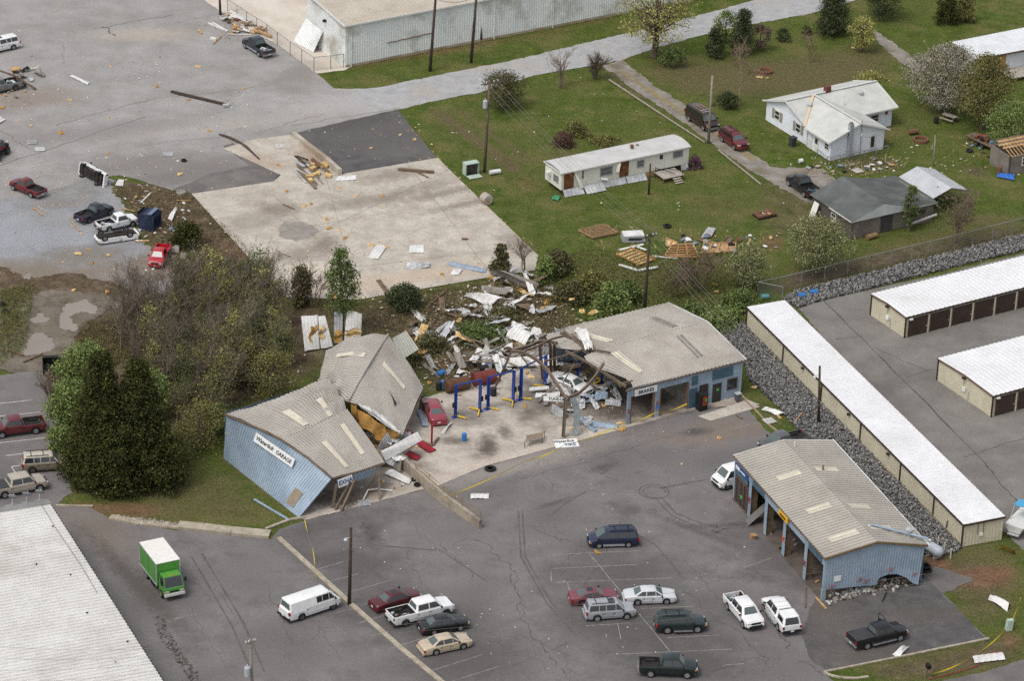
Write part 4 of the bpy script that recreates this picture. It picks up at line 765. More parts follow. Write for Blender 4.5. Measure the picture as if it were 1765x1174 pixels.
slab_('roof', [(-.1, -.15, ez - .05), (13.75, -.15, ez - .05), (13.75, 4.6, rzz), (-.1, 4.6, rzz)], M_hroof); slab_('roof', [(-.1, 4.6, rzz), (13.75, 4.6, rzz), (13.75, 9.4, ez - .05), (-.1, 9.4, ez - .05)], M_hroof)
slab_('roof', [(-.45, -5.35, ez - .03), (4.1, -5.35, rzz + .01), (4.1, 4.58, rzz + .01), (-.45, -.2, ez - .03)][::-1], M_hroof, .12); slab_('roof', [(8.65, -5.35, ez - .03), (4.1, -5.35, rzz + .01), (4.1, 4.58, rzz + .01), (8.65, -.2, ez - .03)], M_hroof, .12)
MB().beam((4.05, 4.55, rzz + .16), (-.3, .1, ez + .12), .3, .05).build('valley_flashing', mat('tan_flashing', S(214, 190, 156)), T, world=False)
MB().beam((-.1, 4.6, rzz + .14), (13.75, 4.6, rzz + .14), .28, .05).beam((4.1, -5.35, rzz + .15), (4.1, 4.5, rzz + .15), .28, .05).build('ridge_cap', mat('ridge_pale', S(206, 206, 200)), T, world=False)
for a, b in (((-.47, -5.4, ez - .05), (-.47, -.2, ez - .05)), ((-.47, -5.4, ez - .02), (4.1, -5.4, rzz)), ((4.1, -5.4, rzz), (8.68, -5.4, ez - .02)), ((8.6, -.17, ez - .07), (13.8, -.17, ez - .07)), ((-.13, -.15, ez - .04), (-.13, 4.6, rzz)), ((-.13, 4.6, rzz), (-.13, 9.4, ez - .04)), ((13.78, -.15, ez - .04), (13.78, 4.6, rzz)), ((13.78, 4.6, rzz), (13.78, 9.4, ez - .04))):
    MB().beam(a, b, .06, .2).build('fascia', M_trimw, T, world=False)
MB().box((2.75, -5.22, 2.3), (.55, .45, 4.4)).build('chimney', mat('grey_block', S(150, 152, 156), S(172, 174, 178), .9, 2.), T, world=False); MB().box((2.75, -5.22, 4.56), (.34, .28, .16)).build('chimney_cap', M_rust, T, world=False)
MB().box((6.3, 4.75, rzz + .3), (.75, .6, .9)).build('chimney', mat('red_brick', S(120, 76, 62), S(98, 60, 50), .9, 3.), T, world=False)
for x, y in ((10.3, 3.1), (2.4, 3.0)): MB().lathe((x, y, ez + (rzz - ez) * y / 4.6 + .05), [(.22, 0), (.22, .2), (.36, .24), (.3, .42), (.05, .5)], 10).build('roof_vent', M_pmet, T, world=False)
MB().tube([(6.9, 2.0, 3.2), (6.9, 2.0, 4.6)], .05, 6).build('vent_pipe', M_trimw, T, world=False)
for y in (6.6, 2.1):
    window(T, (.27, y, 1.55), (0, -1, 0), 1.0, 1.15, n=(-1, 0, 0))
    for s_ in (-.85, .85): MB().box((.24, y + s_, 1.55), (.05, .42, 1.25)).build('shutter', mat('olive_shutter', S(140, 138, 118), S(156, 154, 132), .8, 2.), T, world=False)
window(T, (.07, -4.2, 1.6), (0, -1, 0), .8, .8, n=(-1, 0, 0))
for y in (-.75, -2.1):
    d = MB().box((.05, y, 1.05), (.07, .9, 2.05)).build('door', M_trimw, T, world=False); MB().box((.0, y, 1.5), (.04, .5, .7)).build('pane', M_glass if y < -1 else M_hw, T, world=False).parent = d
d = MB().box((6.3, -5.06, 1.2), (1.0, .07, 2.0)).build('door', M_trimw, T, world=False); MB().box((6.3, -5.12, 1.35), (.5, .04, 1.4)).build('pane', M_glass, T, world=False).parent = d
window(T, (10.6, .36, 1.5), (1, 0, 0), 1.2, .95, n=(0, -1, 0))
MB().box((12.4, .33, 1.9), (.32, .12, .4)).build('utility_box', M_red, T, world=False); MB().tube([(4.5, -5.1, .1), (4.5, -5.1, 4.5)], .03, 5).build('conduit', M_steel, T, world=False); MB().tube([(.0, -.15, .1), (.0, -.15, ez)], .05, 6).build('downpipe', M_trimw, T, world=False); MB().box((4.5, -5.13, 2.6), (.25, .12, .4)).build('meter_box', M_pgrey, T, world=False)
sheet('patio', px((1334, 264), (1360, 280), (1395, 262), (1384, 257)), .02, M_conc)

# ------------------------------------------------------------------ mobile home
o = P(967, 327.6, .75); o.z = 0; T = thing('mobile_home', 'white mobile home with torn siding and slipped skirting', 'mobile home', o, R(31)); LM, WM, b0, b1 = 17.9, 3.75, .72, 2.95
M_mh = mat('ivory_siding', S(222, 219, 206), S(234, 231, 220), .6, .5, fine=.04, bscale=3); M_torn = mat('exposed_wall', S(86, 54, 36), S(138, 92, 62), .9, 2.)
mb = MB(); mb.hexa([(0, 0, b0), (LM, 0, b0), (LM, WM, b0), (0, WM, b0)], [(0, 0, b1), (LM, 0, b1), (LM, WM, b1), (0, WM, b1)]); mb.build('body', M_mh, T, world=False)
MB().grid(lambda u, v: Vector((-.15 + u * (LM + .3), -.18 + v * (WM + .36), b1 + .02 + .32 * math.sin(v * math.pi) ** .8 + .01 * math.sin(u * 60))), 24, 8).build('roof', mat('silver_roof', S(186, 184, 182), S(204, 202, 200), .7, .6, fine=.06, bscale=4), T, world=False, smooth=True)
MB().beam((-.16, -.2, b1), (LM + .16, -.2, b1), .06, .16).build('eave_trim', M_trimw, T, world=False); MB().beam((-.18, -.15, b1), (-.18, WM + .15, b1), .06, .16).build('eave_trim', M_trimw, T, world=False)
for x, w_, z0, z1 in ((.35, 1.35, b0, 2.75), (8.1, 1.25, b0 + .1, 2.8), (2.85, .2, 1.7, 2.7)): MB().box((x + w_ / 2, -.02, (z0 + z1) / 2), (w_, .05, z1 - z0)).build('torn_panel', M_torn, T, world=False)
MB().add([(1.7, -.06, 2.7), (2.1, -.06, 2.5), (2.9, -.5, b0), (2.4, -.45, b0)], [(0, 1, 2, 3)]).build('loose_siding', M_mh, T, world=False); MB().add([(7.6, -.06, 2.8), (8.05, -.3, 2.75), (7.8, -.4, 1.7), (7.5, -.06, 1.6)], [(0, 1, 2, 3)]).build('loose_siding', M_mh, T, world=False)
MB().hexa([(5.4, -.35, 1.15), (6.3, -.5, .95), (6.3, -.1, 1.1), (5.4, -.05, 1.25)], [(5.4, -.35, 1.2), (6.3, -.5, 1.0), (6.3, -.1, 1.15), (5.4, -.05, 1.3)]).build('loose_siding', M_trimw, T, world=False)
al = mat('aluminium_frame', S(150, 152, 152)); gb = mat('pale_blind', S(128, 130, 130), S(96, 98, 100), .3, 5.)
for x, w_, z_, h_ in ((6.2, 1.6, 2.0, 1.0), (11.0, .9, 2.05, .8), (16.3, 1.25, 2.25, .75)): window(T, (x, -.01, z_), (1, 0, 0), w_, h_, al, gb, n=(0, -1, 0))
window(T, (-.01, 1.2, 1.8), (0, -1, 0), 1.0, .8, al, gb, n=(-1, 0, 0)); MB().box((-.3, 2.6, 2.0), (.5, .55, .45)).build('air_conditioner', M_pgrey, T, world=False)
d = MB().box((13.9, -.03, 1.85), (.95, .07, 2.1)).build('door', M_trimw, T, world=False); MB().box((13.9, -.08, 2.35), (.45, .03, .55)).build('pane', M_glass, T, world=False).parent = d
MB().lathe((10.9, 1.9, b1 + .3), [(.16, 0), (.16, .25), (.28, .3), (.2, .5), (.05, .55)], 9).build('roof_vent', M_rust, T, world=False); MB().lathe((12.0, 2.4, b1 + .3), [(.2, 0), (.2, .12), (.05, .16)], 9).build('roof_vent', M_steel, T, world=False)
for x0, x1, k in ((.2, 2.9, .5), (3.0, 5.6, 1.0), (5.6, 8.9, .25), (9.0, 11.7, .45), (16.8, 17.8, .05)):
    ribbed(MB(), bil((x0, -k - .1, .03 + (k > .9) * .05), (x1, -k - .25, .03 + (k > .9) * .1), (x1, -.05, b0), (x0, -.05, b0)), int((x1 - x0) / .5), 1, .03).build('skirting', M_pmet, T, world=False)
MB().box((12.5, .06, .38), (1.4, .05, .68)).build('skirting', M_wood, T, world=False)
for x in (1, 5, 9, 13, 17): MB().box((x, 1.9, .36), (.4, 2.6, .72)).build('pier', M_woodd, T, world=False)
T2 = thing('porch_deck', 'small weathered wooden porch deck with steps beside the mobile home', 'deck', (Matrix.Translation(o) @ Matrix.Rotation(R(31), 4, 'Z')) @ Vector((14.3, -1.35, 0)), R(31))
for k in range(9): MB().box((-1.3 + k * .33, 0, .62), (.3, 2.3, .05)).build('plank', mat('bleached_board', S(158, 148, 138), S(184, 176, 166), .9, 2.), T2, world=False)
for x in (-1.4, 1.3):
    for y in (-1.0, 1.0): MB().box((x, y, .3), (.1, .1, .6)).build('post', M_woodd, T2, world=False)
for k in range(3): MB().box((.3, -1.3 - k * .28, .45 - k * .17), (1.1, .28, .05)).build('step', mat('bleached_board', 0), T2, world=False)
for a, b in (((-1.3, 1, .65), (-1.3, 1, 1.3)), ((-1.3, 1, 1.2), (.2, -.9, .95)), ((1.2, -1.0, .65), (1.35, -1.1, 1.2)), ((.2, .8, .9), (1.5, -.4, .9))): MB().beam(a, b, .06, .06).build('rail', M_dark, T2, world=False)

# ------------------------------------------------------------------ grey block garage and carport
o = P(1466, 413); T = thing('block_garage', 'grey cinder block garage with sagging charcoal shingle roof and white gable', 'garage', o, R(31)); Lg, Dg, eg, rg = 11.7, 8.0, 2.45, 3.9
M_blk = mat('grey_cinder', S(116, 108, 100), S(140, 132, 122), .95, 1.1, fine=.12, bscale=6); M_shg = mat('charcoal_shingle', S(84, 88, 86), S(106, 110, 107), .95, .5, fine=.14, bscale=7, c3=S(72, 74, 72), s3=.2)
# block courses: raised blocks one by one on the two walls in view
base_blk = MB().box((0, 0, 0), (.385, .03, .185)); proto = None
MB().box((Lg / 2, .12, eg / 2), (Lg - .02, .2, eg)).build('wall', mat('mortar', S(96, 90, 84)), T, world=False); MB().box((.1, Dg / 2, eg / 2), (.2, Dg, eg)).build('wall', mat('mortar', 0), T, world=False)
MB().box((Lg - .1, Dg / 2, eg / 2), (.2, Dg - .02, eg)).build('wall', M_blk, T, world=False); MB().box((Lg / 2, Dg - .1, eg / 2), (Lg - .4, .2, eg)).build('wall', M_blk, T, world=False)
cnt = 0
for r_ in range(12):
    for k in range(29):
        x = .2 + k * .4 + (r_ % 2) * .2
        if x > Lg - .2 or (4.1 < x < 5.9 and r_ < 10.5) or (9.0 < x < 10.6 and 6 < r_ < 9): continue
        if cnt >= 290: continue
        if proto is None: proto = base_blk.build('block', M_blk, T, world=False); b = proto
        else: b = proto.copy(); COL.objects.link(b)
        b.location = (x, .012 + random.uniform(-.006, .006), .11 + r_ * .2); cnt += 1
sag = lambda u, v: Vector((-.35 + (Lg / 2 + .35) * v if False else 0, 0, 0))
def rfL(u, v): return Vector((-.35 + (Lg * .36 + .35) * v, -.35 + (Dg + .6) * u, eg + (rg - eg) * v - .12 * math.sin(u * 3.1) * math.sin(v * 3.1)))
def rfR(u, v): return Vector((Lg * .36 + (Lg * .64 + .35) * v, -.35 + (Dg + .6) * u, rg - (rg - eg) * v - .55 * math.sin(v * 3.14) * (.6 + .4 * math.sin(u * 3.1))))
mb = MB(); mb.grid(rfL, 8, 8); mb.grid(rfR, 10, 12); mb.build('roof', M_shg, T, world=False, smooth=True)
n = 12; mb = MB(); top = [rfL(0, k / n) for k in range(n + 1)] + [rfR(0, k / n) for k in range(1, n + 1)]
mb.add([p - UZ * .03 for p in top] + [Vector((p.x, p.y, eg - .1)) for p in top[::-1]], [tuple(range(2 * len(top)))]); mb.build('gable', mat('white_gable', S(190, 194, 196), S(204, 208, 208), .7, 1.), T, world=False)
MB().box((5.0, .0, 1.05), (1.55, .1, 2.1)).build('door', mat('door_charcoal', S(62, 60, 60), S(84, 80, 78), .8, 2.), T, world=False); window(T, (9.8, -.0, 1.5), (1, 0, 0), 1.6, .6, M_woodd, M_glass, n=(0, -1, 0))  # door colour is a mottled dark grey
window(T, (-.0, 3.6, 1.35), (0, -1, 0), .85, 1.0, n=(-1, 0, 0)); MB().beam((-.36, -.3, eg - .02), (-.36, 4.2, eg - .02), .05, .14).build('fascia', M_trimw, T, world=False)
MB().beam((7.6, -.6, .55), (11.9, -.5, 1.0), .12, .22).build('fallen_board', M_trimw, T, world=False)
GG = Matrix.Translation(o) @ Matrix.Rotation(R(31), 4, 'Z')
T = thing('leaning_door', 'pale door leaning on the side wall of the block garage', 'door', GG @ Vector((-.35, 6.6, 0)), R(31)); MB().hexa([(-.75, -.5, 0), (-.75, .5, 0), (-.7, .5, 0), (-.7, -.5, 0)], [(-.05, -.5, 2.1), (-.05, .5, 2.1), (0, .5, 2.1), (0, -.5, 2.1)]).build('panel', M_mh, T, world=False)
T = thing('log_piece', 'short sawn tree log lying by the block garage door', 'log', P(1502, 411), R(35)); MB().tube([(-.7, 0, .32), (.7, 0, .32)], .32, 12).build('log', mat('bark_tan', S(128, 104, 76), S(150, 124, 92), .9, 3.), T, world=False)
o = Vector((48.96, 36.02, 0)); T = thing('carport', 'pale grey ribbed metal carport beside the block garage', 'carport', o, R(31))
for f in (bil((0, 0, 2.3), (0, 7, 2.3), (2.6, 7, 3.15), (2.6, 0, 3.15)), bil((2.6, 0, 3.15), (2.6, 7, 3.15), (5.2, 7, 2.3), (5.2, 0, 2.3))):
    ribbed(MB(), lambda u, v, f=f: f(1 - u, v), 18, 1, .04).build('roof', mat('carport_metal', S(182, 184, 186), S(196, 198, 200), .5, .8), T, world=False)
for x in (.05, 5.15):
    for y in (.2, 2.4, 4.6, 6.8): MB().beam((x, y, 0), (x, y, 2.3), .07, .07).build('post', M_pmet, T, world=False)
mb = MB().beam((0, .03, 2.25), (2.6, .03, 3.1), .06, .1).beam((2.6, .03, 3.1), (5.2, .03, 2.25), .06, .1).build('edge_trim', M_dark, T, world=False)

# ------------------------------------------------------------------ white-roofed shed far right, broken shed, warehouse, big roof
o = Vector((58.18, 78.96, 0)); T = thing('white_shed', 'white-roofed long shed with a plywood patch, behind the blossom tree', 'building', o, R(29))
ribbed(MB(), bil((-.3, -.3, 2.9), (18, -.3, 2.9), (18, 5.5, 3.3), (-.3, 5.0, 3.3)), 30, 1, .02).build('roof', mat('dull_white_roof', S(206, 208, 210), S(226, 228, 230), .5, .5), T, world=False)
MB().box((9, 2.5, 1.4), (18, 4.8, 2.8)).build('wall', M_hw, T, world=False); MB().box((4.1, .06, 1.35), (1.7, .08, 2.6)).build('panel', mat('plywood', S(178, 138, 84), S(192, 152, 98), .9, 1.), T, world=False); MB().beam((-.3, -.34, 2.8), (18, -.34, 2.8), .08, .22).build('eave_trim', mat('trim_brown', 0), T, world=False)
T = thing('wooden_deck', 'raised timber deck in front of the white-roofed shed', 'deck', P(1748, 128), R(29))
for k in range(12): MB().box((0, -1.9 + k * .32, .5), (3.6, .29, .05)).build('plank', mat('bleached_board', 0), T, world=False)
for x in (-1.6, 1.6): MB().box((x, -1.8, .25), (.12, .12, .5)).build('post', M_woodd, T, world=False); MB().beam((x, 1.6, .5), (x, 1.6, 1.4), .08, .08).build('post', M_woodd, T, world=False)
MB().beam((-1.6, 1.6, 1.35), (1.6, 1.6, 1.35), .08, .08).build('rail', M_woodd, T, world=False)
o = P(1738, 302); T = thing('broken_shed', 'block shed with its roof boards torn open at the picture edge', 'shed', o, R(29))
MB().box((3, .1, 1.2), (6, .2, 2.4)).build('wall', M_blk, T, world=False); MB().box((.1, 2, 1.2), (.2, 4, 2.4)).build('wall', M_blk, T, world=False); MB().box((3, 3.9, 1.2), (5.6, .2, 2.4)).build('wall', M_blk, T, world=False); window(T, (2.2, -.02, 1.5), (1, 0, 0), .7, 1.0, n=(0, -1, 0))
for k in range(9): MB().beam((.2 + k * .5, -.2, 2.45), (.2 + k * .5, 2.2, 3.3), .05, .14).build('rafter', M_wood, T, world=False)
for k in range(6): MB().box((2.2 + random.uniform(-.8, .8), 1.4 + k * .28, 3.05 + k * .1), (4.2, .26, .03), M=Matrix.Rotation(R(19), 3, 'X')).build('plank', M_woodd if k % 2 else M_wood, T, world=False)
o = Vector((-22.5, 75.3, 0)); T = thing('warehouse', 'large pale grey metal warehouse with a beige roof and rust along its foot', 'building', o, R(31.6)); hw, lw, dw = 5.9, 60, 10.5
ribbed(MB(), bil((-.25, -.25, hw), (lw, -.25, hw), (lw, dw + .2, hw + .9), (-.25, dw + .2, hw + .9)), 110, 1, .06).build('roof', mat('warehouse_roof', S(178, 168, 152), S(196, 187, 172), .6, .3), T, world=False)
wallrib(T, (0, 0, 0), (lw, 0, 0), .35, hw, M_pgrey, 'wall', .35); wallrib(T, (0, dw, 0), (0, 0, 0), 0, hw, M_pgrey, 'wall', .35); polyface(T, 'gable', [(.01, 0, hw), (.01, dw, hw), (.01, dw, hw + .9)], M_pgrey, False); wallrib(T, (lw, 0, 0), (lw, dw, 0), 0, hw, M_pgrey, 'wall', .6); wallrib(T, (lw, dw, 0), (0, dw, 0), 0, hw + .8, M_pgrey, 'wall', .6)
wallrib(T, (0, -.01, 0), (lw, -.01, 0), 0, .36, mat('rusty_foot', S(160, 140, 112), S(184, 176, 160), .8, .5), 'wall_foot', .35)
MB().beam((-.3, -.28, hw - .08), (lw, -.28, hw - .08), .1, .22).build('eave_trim', M_trimw, T, world=False); MB().beam((-.3, -.28, hw - .08), (-.3, dw, hw + .82), .1, .24).build('gable_trim', M_trimw, T, world=False)
ribbed(MB(), bil((-1.9, dw + .2, .05), (-1.3, dw - 4.2, .05), (-.1, dw - 4.6, 2.9), (-.1, dw + .1, 3.1)), 12, 2, .04).build('buckled_sheet', M_pgrey, T, world=False)
MB().box((-.25, dw - 5.2, 4.6), (.4, .35, .3)).build('lamp', M_dark, T, world=False); MB().add([(19.9, -.06, .3), (20.05, -.06, 2.2), (20.25, -.06, .3)], [(0, 1, 2)]).build('tear', M_dark, T, world=False)
for x in (.8, 22.0, 31): MB().tube([(x, -.08, 0), (x, -.08, hw - .2)], .06, 6).build('downpipe', M_pgrey, T, world=False)
mb = MB(); mb.tube([(6 + k * .6, -.08, 2.35 + .05 * math.sin(k * 2.2) + k * .02) for k in range(12)], .06, 4).build('torn_seam', M_rust, T, world=False)
o = P(90, 875, 4.5); o.z = 0; T = thing('warehouse', 'flat cream ribbed metal roof of a long building at the lower left corner', 'building', o, R(24.5)); hh = 4.5
ribbed(MB(), bil((-24, .4, hh + .35), (-24, -40, hh + .35), (0, -40, hh), (0, .4, hh)), 74, 1, .15, sharp=True).build('roof', M_cream, T, world=False)
for y, x in ((-3.8, -1.1), (-13, -2.2), (-10, -4.6), (-20.0, -2.8), (-26, -.9), (-29, -3)): MB().box((x, y, hh + .16), (.14, .14, .12)).build('roof_fixing', M_dark, T, world=False)
MB().box((-12, -20, hh / 2 - .1), (23.6, 39.6, hh - .25)).build('wall', M_pgrey, T, world=False); MB().beam((.05, .5, hh - .08), (.05, -40, hh - .08), .1, .24).build('eave_trim', M_dark, T, world=False)
MB().box((-12, 1.0, hh + .1), (24, 1.2, .3)).build('parapet', mat('grey_parapet', S(128, 128, 126), S(146, 146, 144), .8, 1.), T, world=False)
MB().tube([(-.9, .4, hh + .2), (-.95, -4, hh + .2), (-.8, -12, hh + .2), (-.9, -17, hh + .2)], .02, 4).build('cable', M_dark, T, world=False)
for k, x in enumerate((-5.3, -3.6, -2.2, -.9)):
    D = thing('satellite_dish', ('leftmost', 'second', 'third', 'rightmost')[k] + ' grey satellite dish of the row on the parapet of the cream roof', 'satellite dish', (Matrix.Translation(o) @ Matrix.Rotation(R(24.5), 4, 'Z')) @ Vector((x, 1.2, hh + .25)), R(24.5 + 150), 'satellite dishes on the parapet')
    Mx = Matrix.Rotation(R(50), 3, 'X'); MB().lathe((0, -.2, .75), [(.02, 0), (.25, .03), (.42, .1), (.5, .17), (.48, .19), (.2, .06)], 14, Mx).build('dish', mat('dish_grey', S(128, 130, 134), S(146, 148, 150), .5, 2.), D, smooth=True, world=False); MB().tube([(0, 0, 0), (0, -.05, .7)], .04, 6).build('mast', M_pmet, D, world=False); MB().tube([(0, -.1, .5), (0, -.75, .95)], .025, 5).build('arm', M_pmet, D, world=False)
# ------------------------------------------------------------------ kerbs, walls, fences, poles, wires
def kerb(name, label, cat, pts, wd, ht, mt, group=None):
    wp = [P(*p) for p in pts]; T = thing(name, label, cat, wp[0], 0, group)
    for a, b in zip(wp, wp[1:]):
        n = max(1, int((b - a).length / 3.0))
        for k in range(n):
            p, q_ = a.lerp(b, k / n), a.lerp(b, (k + 1) / n); d = (q_ - p).normalized() * .012
            MB().beam(p + d + UZ * (ht / 2 + random.uniform(-.008, .008)), q_ - d + UZ * (ht / 2 + random.uniform(-.008, .008)), wd, ht).build('kerb_stone', mt, T)
    return T
kerb('parking_kerb', 'long pale concrete kerb splitting the lower parking lot', 'kerb', [(480, 928), (540, 983), (603, 1041), (690, 1118), (760, 1176), (800, 1210)], .5, .15, M_kerb)
kerb('parking_kerb', 'low pale kerb along the sealed lot by the mailbox', 'kerb', [(1420, 1160), (1560, 1132), (1705, 1102)], .22, .14, M_kerb)
kerb('parking_kerb', 'short curved kerb at the lot entrance near the mailbox', 'kerb', [(1420, 1160), (1432, 1166), (1450, 1170), (1475, 1171), (1497, 1168)], .25, .14, M_kerb)
kerb('parking_kerb', 'kerb edging the grass strip beside the workshop office', 'kerb', [(1277, 683), (1300, 706), (1330, 738), (1352, 752)], .22, .13, mat('kerb_tan', S(140, 122, 100), S(160, 142, 118), .9, 1.5))
kerb('parking_kerb', 'low concrete edging by the foot of the collapsed blue wall', 'kerb', [(458, 913), (500, 897), (527, 893)], .3, .16, M_kerb)
kerb('parking_kerb', 'rough broken concrete bank below the grass slope', 'kerb', [(190, 893), (240, 903), (310, 910)], .8, .22, M_kerb); kerb('parking_kerb', 'thick pale concrete edge at the top of the lower lot', 'kerb', [(308, 908), (350, 912), (400, 918), (465, 924)], 1.3, .3, M_kerb)
kerb('parking_kerb', 'thin kerb by the clay bank next to the cream roof', 'kerb', [(96, 873), (160, 874)], .25, .15, M_kerb)
def wall(label, pts, hts, wd, mt, name='retaining_wall'):
    wp = [P(*p) for p in pts]; T = thing(name, label, 'wall', wp[0])
    for i in range(len(wp) - 1):
        a, b = wp[i], wp[i + 1]; nn = (b - a).cross(UZ).normalized() * wd / 2
        MB().hexa([a - nn, a + nn, b + nn, b - nn], [a - nn + UZ * hts[i], a + nn + UZ * hts[i], b + nn + UZ * hts[i + 1], b - nn + UZ * hts[i + 1]]).build('wall_section', mt, T)
    return T, wp
T, wp = wall('concrete ramp wall with yellow rails in front of the collapsed garage', [(694, 808), (716, 828), (740, 848), (764, 868), (796, 890), (828, 912)], [1.35, 1.35, 1.3, 1.2, 1.1, .95], .35, mat('wall_concrete', S(148, 138, 122), S(176, 165, 148), .9, .8, fine=.12, bscale=6, c3=S(118, 108, 96), s3=.5))
for i, p in enumerate(wp[1:]): MB().beam(p + UZ * 1.0, p + UZ * 2.0, .05, .05).build('rail_post', mat('rail_rust', S(150, 118, 60), S(120, 88, 54), .7, 2.), T)
for z in (1.5, 1.9): MB().tube([p + UZ * (z + .04 * math.sin(i * 3)) for i, p in enumerate(wp[1:])], .025, 5).build('rail', mat('rail_rust', 0), T)
wall('low concrete wall beside the ramp on the bare slab', [(506, 233), (530, 255), (560, 280), (586, 303)], [.5, .7, .9, .9], .5, M_conc)
kerb('slab_edging', 'curved metal strip lying along the ramp edge of the slab', 'edging', [(384, 232), (405, 240), (425, 252), (440, 268)], .14, .12, M_woodd)
# pole helper
M_pole = mat('pole_wood', S(92, 78, 64), S(120, 104, 88), .9, 2., fine=.15, bscale=8); M_poled = mat('dark_pole_wood', S(62, 52, 44), S(84, 72, 62), .9, 2.); M_wire = mat('wire_grey', S(120, 118, 114)); M_cer = mat('insulator', S(200, 202, 204), rough=.3)
TIPS = {}
def pole(key, label, base, tip, ht, r=.15, arm=0, trafo=False, mt=None, lamp=False):
    b = P(*base); t = P(*tip, ht); T = thing('utility_pole', label, 'utility pole', b)
    MB().tube([b - UZ * .1, b.lerp(t, .5), t], [r * 1.15, r, r * .8], 8).build('post', mt or M_pole, T, smooth=True); TIPS[key] = t
    if arm:
        c = t - UZ * .35; MB().beam(c - E1 * arm, c + E1 * arm, .11, .13).build('crossarm', mt or M_pole, T)
        for s_ in (-.9, -.35, .5, .95): MB().lathe(c + E1 * arm * s_ + UZ * .06, [(.05, 0), (.09, .05), (.05, .1), (.08, .16), (.03, .2)], 7).build('insulator', M_cer, T)
    if trafo:
        c = t.lerp(b, .25 if trafo is True else trafo) - E1 * .42; MB().lathe(c - UZ * .5, [(.26, 0), (.29, .04), (.29, .9), (.24, .98), (.08, 1.02)], 12).build('transformer', mat('transformer_grey', S(176, 180, 184)), T, smooth=False)
        MB().tube([c + UZ * .5, c + UZ * .75], .05, 6).build('bushing', M_cer, T)
    if lamp: MB().tube([t - UZ * 1.1, t - UZ * 1.0 - E1 * .5], .04, 5).lathe(t - UZ * 1.2 - E1 * .55, [(.08, .2), (.2, .05), (.2, 0), (.05, -.05)], 8).build('lamp', M_cer, T)
    return T
pole('p603', 'dark wooden pole with a lamp between white van and parked cars', (602, 1043), (605, 910), 8.4, .16, mt=M_poled, lamp=True)
pole('p741', 'tall dark pole with meter box beside the grey warehouse', (741, 122), (753, -30), 11.5, .18, mt=M_poled); pole('p812', 'tall dark pole with equipment brackets nearest the warehouse road', (812, 107), (823, -30), 11, .18, mt=M_poled)
pole('p835', 'brown utility pole with crossarm and transformer on the lawn edge', (835, 296), (844, 138), 11.9, .17, arm=1.2, trafo=True)
pole('p1221', 'bare grey pole standing beside the brown van', (1221, 246.6), (1228, 130), 9.0, .15, mt=mat('grey_pole', S(140, 130, 118), S(160, 150, 138), .9, 2.)); pole('p1110', 'dark utility pole with white insulators behind the brake workshop', (1110, 548), (1120, 402), 10.2, .16, arm=.9, mt=M_poled)
pole('p1118', 'short thick post in front of the mobile home', (1118, 335), (1121, 282), 3.9, .12, mt=M_poled); pole('p1412', 'brown lamp pole among the rocks beside the long storage block', (1411, 731), (1413, 631), 6.8, .14, mt=M_poled, lamp=True)
pole('p436', 'pole with a grey transformer at the bottom of the parking lot', (436, 1230), (432, 1102), 8.8, .14, arm=.5, trafo=.42, mt=mat('grey_pole', 0)); pole('p1611', 'thin bare post in the yard behind the carport', (1609, 286), (1612, 232), 3.9, .08, mt=mat('grey_pole', 0))
pole('psign', 'pair of wooden posts with a box at the end of the debris fence', (380, 25), (378, -15), 3.2, .16, mt=M_poled)
def wire(name, label, pts, sag, r=.015, group=None, mt=None):
    pts = [Vector(p) for p in pts]; o = []
    for a, b in zip(pts, pts[1:]):
        for k in range(14): t = k / 14; o.append(a.lerp(b, t) - UZ * sag * 4 * t * (1 - t))
    o.append(pts[-1]); T = MB().tube(o, r, 4).build(name, mt or M_wire); return tag(T, label, 'wire', group)
a, b = TIPS['p835'], TIPS['p1110']
far = P(835, 296) + (P(835, 296) - P(1110, 548)); 
for k, s_ in enumerate((-1.1, -.4, .6, 1.1)):
    wire('power_line', ('outer', 'inner', 'second inner', 'far outer')[k] + ' power line strung from the lawn pole to the workshop pole', [a + E1 * s_ - UZ * .2, b + E1 * s_ * .8 - UZ * .2, b + (b - a) * .9 + E1 * s_ - UZ * .2 - UZ * 1.5], .8, .017, 'lines over the lawn')
q_ = TIPS['p436']
for k, (x, y, z, dz) in enumerate(((1765, 930, 8.0, 0), (1765, 965, 7.2, -.5), (1700, 990, 6.8, -1.0), (1600, 1010, 6.2, -1.6))):
    wire('power_line', ('top', 'upper', 'lower', 'bottom')[k] + ' wire crossing over the parked cars from the transformer pole', [P(-60, 1110 + k * 22, 8.6 + dz), q_ + UZ * dz, P(x, y, z)], .9, .012, 'lines over the parking lot')
wire('power_line', 'slack cables between the two poles by the warehouse', [TIPS['p741'] - UZ * 2.2, TIPS['p812'] - UZ * 1.8], .6, .03, None, M_poled)
for k, (x, y) in enumerate(((780, 88), (797, 84), (832, 110))): wire('guy_wire', ('leftmost', 'middle', 'rightmost')[k] + ' guy wire running down from the warehouse road pole', [TIPS['p812'] - UZ * 3, P(x + 18, y + 32)], 0, .015, 'guy wires by the warehouse')
